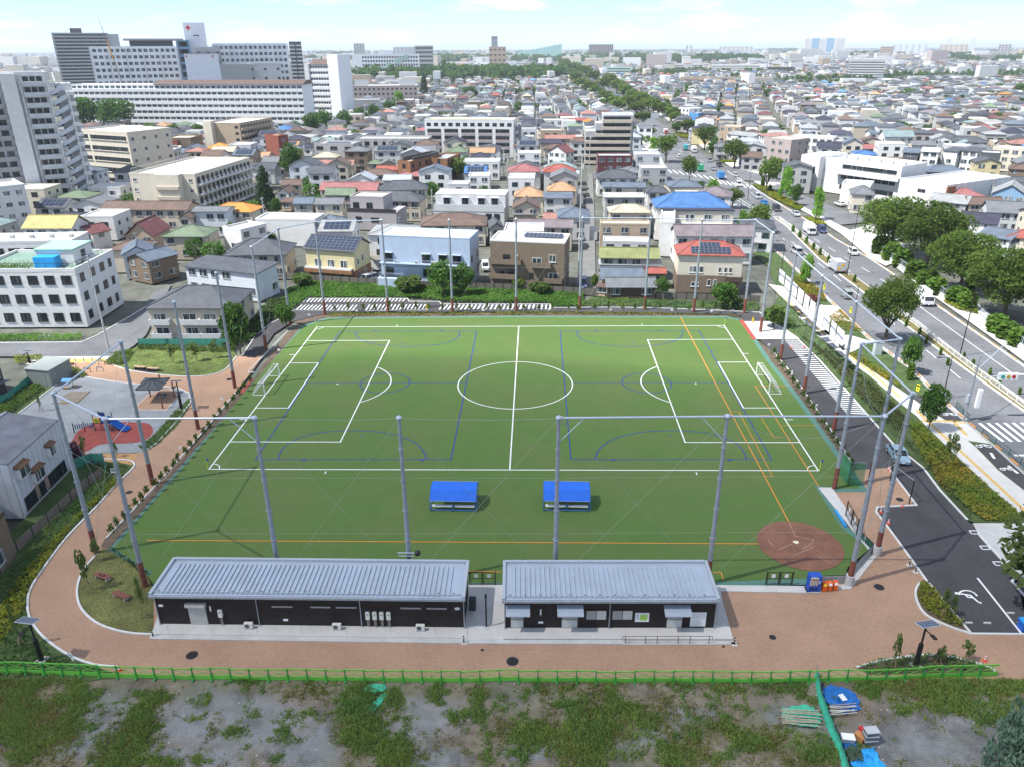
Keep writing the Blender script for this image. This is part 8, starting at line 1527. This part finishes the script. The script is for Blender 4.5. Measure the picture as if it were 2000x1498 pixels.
def treemass(name,X,Y,H,lab,per,seed,rad=.42):
 r_=np.random.default_rng(seed);n=len(X);d=r_.normal(size=(n,per,3));d/=np.linalg.norm(d,axis=2)[:,:,None];rr=(.6+.45*r_.random((n,per)))[:,:,None];h=H[:,None,None];p=d*rr*np.array([rad,rad,.42])*h;p[:,:,2]+=h[:,:,0]*.55;p[:,:,0]+=X[:,None];p[:,:,1]+=Y[:,None];C_=p.reshape(-1,3)
 sz=np.repeat(H*2.1/per**.5,per);V,F_=leaves(C_,1.0,.5,rgx=r_);V=(V.reshape(-1,4,3)-C_[:,None])*sz[:,None,None]+C_[:,None];cc=np.repeat(r_.random(n)*.6,per)+.4*r_.random(n*per);o=link(name,mesh_np(name,V.reshape(-1,3),F_,[LEAF['round']],col=cc),kind='stuff');tag(o,lab,'trees')
r_=np.random.default_rng(31);X=r_.uniform(-900,1100,9500);Y=70+r_.random(9500)**.8*1700;k=keep(X,Y,-6)&(abs(X)<Y*.75+110);k&=r_.random(len(X))<np.clip((fbm(X,Y,90,5)-.36)*4,.1,1)*.95;X,Y=X[k],Y[k];H_=r_.uniform(3.5,9,len(X));k=Y<330;treemass('garden_trees',X[k],Y[k],H_[k]*.8,'garden trees and shrubs between the nearer roofs',420,32);treemass('garden_trees',X[~k],Y[~k],H_[~k],'garden trees and shrubs between the farther roofs',44,34)
MX,MY,MH=[],[],[]
for x0,x1,y,hp_,n in((690,1106,156,24,190),(700,1100,149,18,110),(560,690,122,12,60),(790,1210,122,14,420),(1225,1490,123,14,260),(1120,1240,130,9,60),(1640,1730,114,10,60),(1820,1900,120,12,60),(1880,2010,124,12,90),(1500,1560,101,6,50),(560,2000,106,6,500),(150,560,103,5,60),(1100,1130,150,20,10),(620,690,112,12,40),(1540,1620,148,8,14),(1290,1330,150,10,6)):
 for _ in range(n):g=G(r_.uniform(x0,x1),max(98,y+r_.normal()*hp_*.12));MX.append(g[0]);MY.append(g[1]);MH.append(hp_/CF*math.hypot(g[0],g[1]+111)*r_.uniform(.7,1.1))
treemass('distant_woods',np.array(MX),np.array(MY),np.clip(np.array(MH),6,32),'dark tree belts in the distance',46,33,.5)
bx_,by_=[],[];X=[];Y=[]
for _ in range(260):D=r_.uniform(2600,7000);p_=at_d(r_.uniform(-20,2020),D);X.append(p_[0]);Y.append(p_[1])
bulk('skyline_blocks',np.array(X),np.array(Y),np.full(260,R(4)),'pale blocks along the skyline',71,.999,False,20,1.6)
for a in(('grey twin block on the left middle skyline',691,712,86,3570,20,10,4,'grey'),('long white skyline block with stepped roof, left one',768,810,93,3360,20,6,6,'lgrey'),('grey skyline block beside the stepped roof block',810,846,91,1620,20,7,6,'grey'),('low brown block under the slim grey tower',955,988,93,1750,20,5,4,'tan'),('white skyline slab right of the middle',1340,1345+7,90,3570,14,10,2,'white'),('pale skyline slab near the right middle',1405,1470,92,3990,18,6,8,'lgrey'),('white glass skyline tower far right',1848,1858,74,5850,24,20,0,'bluegrey'),('pale slim skyline tower far right',1893,1903,74,5850,24,20,0,'bluegrey'),('long blue white slab on the right skyline',1745,1810,88,4830,20,8,6,'bluegrey'),('long tan slab on the right skyline',1836,1890,88,4620,20,8,6,'beige'),('grey flats on the far right skyline',1950,1975,88,3360,20,8,4,'grey'),('beige middle slab with many windows on the right skyline',1720,1746,92,3570,20,6,6,'tan')):
 blk(a[0],*a[1:9],name='skyline_block',cat='building',ww=5,wh=3)
for x1,x2,y,base,wm_ in((1176,1232,132,152,'green'),(1390,1485,127,140,'white'),(1035,1165,132,139,'white'),(1280,1370,125,134,'lgrey'),(1778,1900,150,160,'lgrey'),(1820,1895,156,168,'dgrey'),(1646,1692,155,172,'white'),(1500,1550,132,146,'dgrey'),(1330,1480,152,168,'tan'),(845,945,122,134,'lgrey')):
 h_=HT((x1+x2)/2,base,y);s=Bd('long_building','long low %s building at %s, roof row %s'%(RN.get(wm_,wm_),area((x1+x2)/2,base)[3:],'thin'),'building',G(x1,y,h_),G(x2,y,h_),h_,14);s.body(W_[wm_]);s.roof('flat',Rf['fwhite'],trim=W_[wm_])
 for f in range(max(1,int(h_/4))):s.box('window_band',-s.w/2+1,s.w/2-1,-.1,-.02,f*4+1.4,f*4+3,frame_d)
def fline(px,label,wall_h,fh,m1,m2,step=2.2,name='roadside_wall',cat='wall',slats=5):
 w_=[Vector((*p_,0))for p_ in g2(px)];t=thing(name,label,cat,w_[0]);o=w_[0]
 if wall_h:ribbon(MB(),[(p_-o)[:2]for p_ in w_],.25,wall_h,0,wall_h).build('wall',m1,t)
 for a_,c_ in zip(w_,w_[1:]):
  a_=a_-o;c_=c_-o;n_=max(1,int((c_-a_).length/step))
  for k_ in range(n_):
   p_=a_.lerp(c_,k_/n_);q_=a_.lerp(c_,(k_+1)/n_);U=Vector((0,0,1));MB().box(p_.x-.05,p_.x+.05,p_.y-.05,p_.y+.05,wall_h,wall_h+fh).build('post',m2,t);b=MB();b.bar(p_+U*(wall_h+fh),q_+U*(wall_h+fh),.08).bar(p_+U*(wall_h+.12),q_+U*(wall_h+.12),.06)
   for j in range(1,slats):r0=p_.lerp(q_,j/slats);b.bar(r0+U*(wall_h+.12),r0+U*(wall_h+fh),.035)
   b.build('rail_panel',m2,t)
fline([(1711,492),(1760,528),(1800,555),(1848,590),(1905,602)],'concrete wall topped by a white rail fence below the big trees',1.1,1.2,conc_l,galv_l);fline([(1911,626),(1950,655),(2040,716)],'right hand concrete wall with white rail fence at the edge',1.1,1.2,conc_l,galv_l)
fline([(1522,430),(1560,461),(1600,492),(1640,523),(1660,540)],'white picket fence on the median, far stretch',.0,1.0,white,white,2,'median_fence','fence',9);fline([(1716,580),(1760,615),(1800,645),(1850,686),(1900,725),(1950,760),(2040,826)],'white picket fence on the median, near stretch',.0,1.0,white,white,2,'median_fence','fence',9);fline([(1867,795),(1892,822)],'short green pedestrian rail at the cycle track end',0,.9,fgd,mat('rail_green',(.05,.12,.10)),2,'pedestrian_rail','rail');fline([(1918,848),(1970,888),(2040,945)],'green pedestrian rail beside the zebra crossing',0,.9,fgd,MATS['rail_green'],2,'pedestrian_rail','rail')
def lamp(base,top,label,yaw,arm=1.6,m=dkbrown):
 c=G(*base);h=HT(base[0],base[1],top);t=thing('street_light',label,'street light',c,yaw);MB().tube((0,0,0),(0,0,h),.10,.06,8).build('post',m,t);MB().tube((0,0,h-.15),(-arm,0,h-.05),.04,None,6).build('arm',m,t);MB().box(-arm-.6,-arm,-.14,.14,h-.1,h+.0).build('lamp_head',m,t)
for a in(((1840,781),698,'dark brown street light beside the avenue by the cycle track',0),((1874,697),548,'tall dark street light on the median',R(180)),((1654,540),410,'tall dark street light on the median left of the trees',R(0)),((1592,438),350,'dark street light on the far verge by the bright tree',0),((1526,530),470,'slim dark street light behind the banners',0),((1460,392),320,'dark street light at the crossing',R(180)),((1405,330),262,'dark street light on the island row',0),((1660,655),560,'dark pole among the banners and the big tree',0),((1440,470),395,'dark street light beside the blue roof building',0)):lamp(*a)
c=G(1882,822);h=HT(1882,822,695);t=thing('traffic_signal','grey signal pole with arms over the avenue beside the zebra','signal',c);MB().tube((0,0,0),(0,0,h),.15,.1,10).build('post',galv,t)
MB().tube((0,0,h*.66),(5.2,.6,h*.70),.05,None,6).tube((0,0,h*.78),(6.4,5.5,h*.95),.05,None,6).build('arm',galv_l,t);sb=MB().box(3.6,6.2,.4,.75,h*.62,h*.72).build('signal_head',white,t)
for k_,cl in enumerate(((.02,.3,.2),(.4,.3,.02),(.4,.02,.02))):MB().tube((4.1+k_*.75,.39,h*.67),(4.1+k_*.75,.33,h*.67),.26,None,12).build('lens',mat('lens%d'%k_ if 0 else('green_lens','amber_lens','red_lens')[k_],cl,.3,.05),sb)
MB().box(1.0,1.5,-.3,.2,h*.22,h*.5).build('pedestrian_head',white,t);MB().box(-.35,-.1,-.2,.2,h*.3,h*.42).build('control_box',galv_l,t)
c=G(1776,700);t=thing('cabinet','pale grey utility cabinet beside the corner pole by the track','cabinet',G(1712,692));MB().box(-.6,.6,-.5,.5,0,2.2).build('casing',mat('cabinet_grey',(.45,.50,.50),.5,.05),t);MB().box(-.64,.64,-.54,.54,2.2,2.3).build('lid',galv_l,t)
up=None
for i,(x,y,tp,lab)in enumerate(((1129,562,300,'tall concrete utility pole at the lane entrance'),(1150,345,255,'utility pole at the far end of the lane'),(984,345,290,'utility pole left of the mauve brown roof'),(991,352,300,'wooden utility pole beside the white villa'),(662,318,240,'utility pole before the concrete flats'),(778,272,190,'utility pole among roofs by the pink school'),(600,355,275,'utility pole right of the tall green tree'),(715,252,205,'utility pole by the street trees'),(1047,300,222,'utility pole beside the solar roof'),(190,372,325,'utility pole below the beige flats'),(520,452,386,'utility pole beside the cone evergreen'),(1822,330,264,'utility pole before the dark hipped roofs'),(1684,262,213,'utility pole among the right hand roofs'),(845,420,370,'utility pole beside the pale grey flats'),(1928,405,350,'utility pole by the sky blue gable'),(214,690,500,'pale pole rising before the white corner building'))):
 c=G(x,y);h=HT(x,y,tp);t=thing('utility_pole',lab,'utility pole',c,R(rnd.choice([0,80])));MB().tube((0,0,0),(0,0,h),.17,.11,8).build('post',conc,t)
 if i<15:
  for z in(h-.5,h-1.4):MB().bar((-.9,0,z),(.9,0,z),.09).build('crossarm',conc_d,t)
  MB().tube((.35,0,h-3.2),(.35,0,h-2.2),.25,None,10).build('transformer',conc_l,t);b=MB();[b.tube((u,0,h-.45),(u,0,h-.2),.05,None,5)for u in(-.8,-.3,.3,.8)];b.build('insulators',white,t,kind='stuff')
b=MB()
for p,q in(((1129,562,300),(1150,345,255)),((662,318,240),(778,272,190)),((600,355,275),(662,318,240)),((190,372,325),(20,520,370)),((991,352,300),(1047,300,222)),((214,690,500),(0,640,520))):
 A,C_=Vector(G(p[0],p[1])),Vector(G(q[0],q[1]));A.z=HT(*p)-.3;C_.z=HT(*q)-.3
 for dz in(0,-.9,-2.6):cab(A+Vector((.4*dz,0,dz)),C_+Vector((.4*dz,0,dz)),.02,1.0,8)
tag(b.build('overhead_wires',blackm),'sagging overhead wires between utility poles','wires')['kind']='stuff'
c=Vector(G(1298,252));h=HT(1298,252,222);t=thing('road_sign','large grey road sign on a gantry arm over the avenue','sign',c);MB().tube((0,0,0),(0,0,h),.2,None,8).tube((0,0,h-.3),(-8,0,h-.3),.12,None,6).tube((0,0,h-2),(-8,0,h-2),.12,None,6).build('gantry',galv,t);MB().box(-9.5,-4.2,-.2,-.05,h-2.9,h+.3).build('sign_plate',mat('sign_back',(.42,.45,.47)),t)
c=Vector(G(1304,125));h=HT(1304,125,104);t=thing('water_tower','pale mushroom water tower on the far plain','water tower',c);MB().lathe([(1.6,0),(1.3,h*.7),(1.5,h*.75)],12).build('shaft',W_['white'],t);MB().lathe([(1.5,h*.75),(5,h*.88),(5,h*.95),(2,h)],14).build('tank',W_['cream'],t)
tyre=mat('tyre',(.02,.02,.02),.8,.1);cg=glassmat('car_glass',(.015,.02,.025),(.05,.06,.07),.8,.05);hl=mat('headlight',(.7,.72,.75),.2,.03);tl_=mat('tail_lamp',(.45,.02,.02),.3,.03)
def paint(n_,c_):return mat('car_'+n_,c_,.28,.03,1,spec=.6)
PR={'sedan':(4.5,1.72,[(-2.25,.35),(-2.25,.85),(-1.95,.98),(1.15,1.0),(2.1,.82),(2.25,.6),(2.25,.35)],[(-1.8,.95),(-1.15,1.42),(.35,1.46),(1.25,.97)]),'van':(4.7,1.75,[(-2.35,.35),(-2.35,1.05),(1.6,1.08),(2.25,.9),(2.35,.35)],[(-2.3,1.0),(-2.2,1.85),(.8,1.9),(1.75,1.05)]),'kei':(3.4,1.5,[(-1.7,.35),(-1.7,1.0),(1.25,1.02),(1.65,.85),(1.7,.35)],[(-1.65,.95),(-1.6,1.72),(.75,1.74),(1.35,1.0)])}
_wh=MB().tube((0,-.1,0),(0,.1,0),.32,None,16).tube((0,-.11,0),(0,.11,0),.18,None,12,m=1).mesh('wheel',[tyre,galv_l],uv=False)
def car(kind,px,px2,col,label,cat='car',box=None,cargo=None):
 c=G(*px);e=G(*px2);rz=math.atan2(e[1]-c[1],e[0]-c[0]);t=thing('parked_car' if kind=='sedan' and col=='silver_blue' else 'car' if kind!='truck' else 'truck',label,cat,(c[0],c[1],.01),rz,'vehicles on the avenue');pm_=paint(col,CC[col])
 if kind=='truck':
  L_,W,bh=6.0,2.0,2.9;MB().side([(1.3,.5),(1.3,2.1),(2.5,2.15),(2.95,1.35),(3.0,.5)],-W/2,W/2,axis='y').build('cab',pm_,t);MB().side([(2.35,1.35),(2.56,2.05),(2.62,2.02),(2.98,1.32)],-W/2+.1,W/2-.1,axis='y').box(1.6,2.45,-W/2-.01,W/2+.01,1.35,1.95).build('windscreen',cg,t);MB().box(-3,3,-.5,.5,.45,.6).build('chassis',blackm,t)
  cb=MB().box(-3.05,1.2,-W/2-.08,W/2+.08,.75,bh).build('cargo_box',paint(box,CC[box]),t)
  if cargo:[MB().lathe([(r_0,0),(r_0,.01)],14).build('round_mark',paint('mark_yellow',(.7,.45,.02)),cb,p_).__setattr__('rotation_euler',ro_)for r_0,p_,ro_ in((.4,(-.4,-W/2-.09,2.0),(R(90),0,0)),(.3,(.6,-W/2-.09,1.6),(R(90),0,0)),(.35,(-3.07,-.3,2.2),(0,R(-90),0)),(.35,(-3.07,.4,1.4),(0,R(-90),0)))]
  wx_=(-2.1,2.2)
 else:
  L_,W,lo,up_=PR[kind];MB().side(lo,-W/2,W/2,axis='y').side([(up_[1][0],up_[1][1]-.03),(up_[1][0]+.05,up_[1][1]+.02),(up_[2][0],up_[2][1]+.03),(up_[2][0]+.12,up_[2][1]-.03)],-W/2+.14,W/2-.14,axis='y').build('body',pm_,t)
  MB().side(up_,-W/2+.1,W/2-.1,axis='y').build('window',cg,t);b=MB()
  for sy in(-1,1):
   for k_ in(1,2):b.bar((up_[k_][0],sy*(W/2-.12),up_[k_][1]),(up_[0 if k_==1 else 3][0],sy*(W/2-.09),up_[0 if k_==1 else 3][1]),.09)
   b.bar(((up_[1][0]+up_[2][0])/2,sy*(W/2-.09),up_[1][1]),((up_[1][0]+up_[2][0])/2,sy*(W/2-.09),up_[0][1]),.08)
  b.build('pillar',pm_,t,kind='stuff');wx_=(-L_/2+.75,L_/2-.8)
 f_=3.0 if kind=='truck' else L_/2
 for sy in(-1,1):
  for x in wx_:link('wheel',_wh,t,(x,sy*(W/2-.06),.32))
  link('mirror',bx_mir,t,(f_*.42,sy*(W/2+.1),1.05));MB().box(f_-.06,f_+.02,sy*W*.36-.2,sy*W*.36+.2,.68,.84).build('headlight',hl,t);MB().box(-(3.05 if kind=='truck' else f_)-.02,-f_+.05,sy*W*.4-.1,sy*W*.4+.1,.75,.95).build('tail_lamp',tl_,t)
 MB().box(f_,f_+.025,-.2,.2,.45,.6).build('number_plate',white,t);return t
bx_mir=MB().box(-.06,.06,-.1,.1,0,.14).mesh('mirror',blackm,uv=False)
CC={'white':(.72,.72,.72),'silver':(.45,.47,.49),'grey':(.22,.24,.26),'black':(.02,.022,.025),'navy':(.025,.04,.14),'silver_blue':(.22,.33,.40),'blue':(.02,.20,.50),'red':(.5,.03,.02),'green':(.03,.35,.18),'greyg':(.25,.28,.26),'teal':(.05,.35,.38)}
def tow(x,y):return(x+26,y+20)
def away(x,y):return(x-26,y-20)
for kd,(x,y),dr,cl,lab,kw in(('sedan',(1752,894),(1768,918),'silver_blue','silver blue car parked behind the lane barrier',{}),('kei',(1665,498),tow,'white','white car nearest in the far lane beside the bus bay',{}),('van',(1604,454),tow,'navy','navy van beside the white box truck',{}),('truck',(1580,457),tow,'white','white box truck on the far carriageway',{'cat':'truck','box':'white'}),('truck',(1632,530),away,'white','pale box truck with yellow round marks beside the median',{'cat':'truck','box':'silver','cargo':1}),('truck',(1802,592),tow,'white','white box truck nearest on the right carriageway',{'cat':'truck','box':'white'}),('van',(1555,496),away,'silver','silver van on the near carriageway behind the pole',{}),('kei',(1652,582),away,'greyg','greenish grey small car beside the big avenue tree',{}),('sedan',(1554,422),tow,'silver','silver car on the far carriageway above the median end',{}),('van',(1516,412),tow,'black','black van on the far carriageway',{}),('van',(1479,388),tow,'silver','silver wagon on the far carriageway below the crossing',{}),('van',(1442,364),tow,'white','white van on the crossing',{}),('kei',(1436,346),tow,'silver','small pale van just before the crossing',{}),('truck',(1406,350),away,'blue','blue truck crossing towards the far side',{'cat':'truck','box':'blue'}),('sedan',(1393,333),tow,'grey','dark grey car at the stop line, left lane',{}),('van',(1404,326),tow,'black','black van at the stop line, right lane',{}),('van',(1386,317),tow,'grey','grey wagon behind the stop line pair',{}),('truck',(1366,335),away,'green','green and white truck beside the junction tree',{'cat':'truck','box':'green'}),('truck',(1355,298),tow,'white','big white truck beside the red lorry',{'cat':'truck','box':'white'}),('truck',(1338,294),away,'red','red cabbed lorry with blue load',{'cat':'truck','box':'teal'}),('kei',(1326,309),away,'white','small white van left of the red lorry',{}),('sedan',(1343,285),tow,'silver','silver car behind the big white truck',{}),('sedan',(1327,277),tow,'grey','grey car on the upper avenue',{}),('sedan',(1448,327),away,'black','dark car parked in the side lay-by',{}),('truck',(1300,262),tow,'red','orange red topped bus far up the avenue',{'cat':'bus','box':'white'}),('van',(948,512+14),lambda x,y:(x+4,y+30),'white','white car parked between pale blue flats and brown house',{}),('van',(727,549),lambda x,y:(x+30,y-8),'silver','silver car parked beside the yellow house',{}),('van',(1138,560),lambda x,y:(x,y+30),'navy','dark blue car parked at the lane entrance',{}),('kei',(1134,470),lambda x,y:(x,y+30),'silver','pale small car half way up the lane',{}),('sedan',(1492,400),away,'blue','blue car turning beside the avenue tree',{}),('sedan',(178,426),lambda x,y:(x+30,y+4),'silver','silver car parked by the brown lodging',{}),('sedan',(1640,352+50),lambda x,y:(x-30,y-10),'white','white car in the office forecourt',{})):
 car(kd,(x,y),dr(x,y)if callable(dr)else dr,cl,lab,**kw)
c=G(1642,682);e=away(1642,682);e=G(*e);rz=math.atan2(e[1]-c[1],e[0]-c[0]);t=thing('motorcycle','dark motor scooter on the cycle track behind the banners','motorcycle',c,rz)
for x in(-.62,.62):MB().tube((x,-.05,.27),(x,.05,.27),.27,None,14).build('wheel',tyre,t)
MB().side([(-.8,.35),(-.85,.75),(-.1,.75),(.1,.45),(.45,.45),(.6,1.0),(.7,1.0),(.62,.35)],-.15,.15,axis='y').build('body',paint('black',CC['black']),t);MB().tube((.6,-.3,1.05),(.6,.3,1.05),.03,None,6).build('handlebar',blackm,t);MB().box(-1.0,-.65,-.2,.2,.8,1.15).build('rear_box',paint('grey',CC['grey']),t)
t=thing('person','rider in white helmet and pale jacket seated on the scooter','person',c,rz)
vs=[(-.3,0,.82),(-.25,0,1.1),(-.15,0,1.35),(-.1,0,1.5),(-.06,0,1.62),(-.04,0,1.74),(.15,.13,.85),(.2,.16,.5),(.3,.16,.38),(.15,-.13,.85),(.2,-.16,.5),(.3,-.16,.38),(-.14,.2,1.4),(.15,.27,1.2),(.5,.26,1.06),(-.14,-.2,1.4),(.15,-.27,1.2),(.5,-.26,1.06)];es=[(0,1),(1,2),(2,3),(3,4),(4,5),(0,6),(6,7),(7,8),(0,9),(9,10),(10,11),(2,12),(12,13),(13,14),(2,15),(15,16),(16,17)];rs=[.17,.15,.17,.08,.07,.1,.1,.07,.05,.1,.07,.05,.08,.055,.04,.08,.055,.04]
me=bpy.data.meshes.new('rider');me.from_pydata(vs,es,[]);me.materials.append(mat('jacket_grey',(.45,.43,.40),.8,.1));o=link('clothed_body',me,t);o.modifiers.new('k','SKIN');sv=me.skin_vertices[0].data
for v_,r0 in zip(sv,rs):v_.radius=(r0,r0)
sv[0].use_root=True;o.modifiers.new('s','SUBSURF').render_levels=1
MB().lathe([(.04,-.14),(.14,-.06),(.16,.04),(.11,.14),(.03,.17)],12,(-.03,0,1.76)).build('helmet',white,t)
def vol(name,me,col,dens,an,kind,lab):
 m=bpy.data.materials.new(name);m.use_nodes=True;tr=m.node_tree;tr.nodes.remove(tr.nodes['Principled BSDF']);v=tr.nodes.new('ShaderNodeVolumePrincipled');v.inputs['Color'].default_value=(*col,1);v.inputs['Density'].default_value=dens;v.inputs['Anisotropy'].default_value=an;tr.links.new(v.outputs[0],tr.nodes['Material Output'].inputs['Volume']);me.materials.clear();me.materials.append(m);o=link(name,me,kind=kind);o['label']=lab;return o
vol('haze',MB().box(-11000,11000,-150,14000,-1.3,84).mesh('haze',[],uv=False),(.84,.92,1.0),.00010,.1,'stuff','thin summer haze over the town')
b=MB()
for dx,dy,rx,ry,rz_ in((12,-22,128,84,15),):
 cx,cy,cz=-285+dx,-137+dy,400;i0=len(b.v);n1_,n2_=24,12
 for j in range(1,n2_):
  for k_ in range(n1_):a_=6.2832*k_/n1_;ph=math.pi*j/n2_;w_=1+.08*math.sin(3*a_+dx)+.05*math.sin(5*a_);b.v.append((cx+rx*w_*math.cos(a_)*math.sin(ph),cy+ry*w_*math.sin(a_)*math.sin(ph),cz+rz_*math.cos(ph)))
 b.v+=[(cx,cy,cz+rz_),(cx,cy,cz-rz_)];T0,T1=len(b.v)-2,len(b.v)-1
 for k_ in range(n1_):
  k2=(k_+1)%n1_;b.f.append((T0,i0+k_,i0+k2));b.m.append(0);e0=i0+(n2_-2)*n1_;b.f.append((T1,e0+k2,e0+k_));b.m.append(0)
  for j in range(n2_-2):b.f.append((i0+j*n1_+k_,i0+(j+1)*n1_+k_,i0+(j+1)*n1_+k2,i0+j*n1_+k2));b.m.append(0)
vol('cloud',b.mesh('cloud',[],uv=False),(1,1,1),.038,.5,'structure','thin summer cloud out of view, placed to shade the near half of the pitch')  # unseen cloud, inferred from near shade, placed and shaped to soften the sun there
def finish_labels():
 by={}
 for o in THINGS:
  by.setdefault(o['label'],[]).append(o)
 for lab,os_ in by.items():
  if len(os_)<2:continue
  xs=[]
  for o in os_:
   w=o.location;xs.append((P((w[0],w[1],w[2]))[0],o))
  xs.sort(key=lambda q:q[0])
  for i,(x,o)in enumerate(xs):
   pre='leftmost: ' if i==0 else 'rightmost: ' if i==len(xs)-1 else ordw(i)+' from left: '
   o['label']=pre+lab
finish_labels()
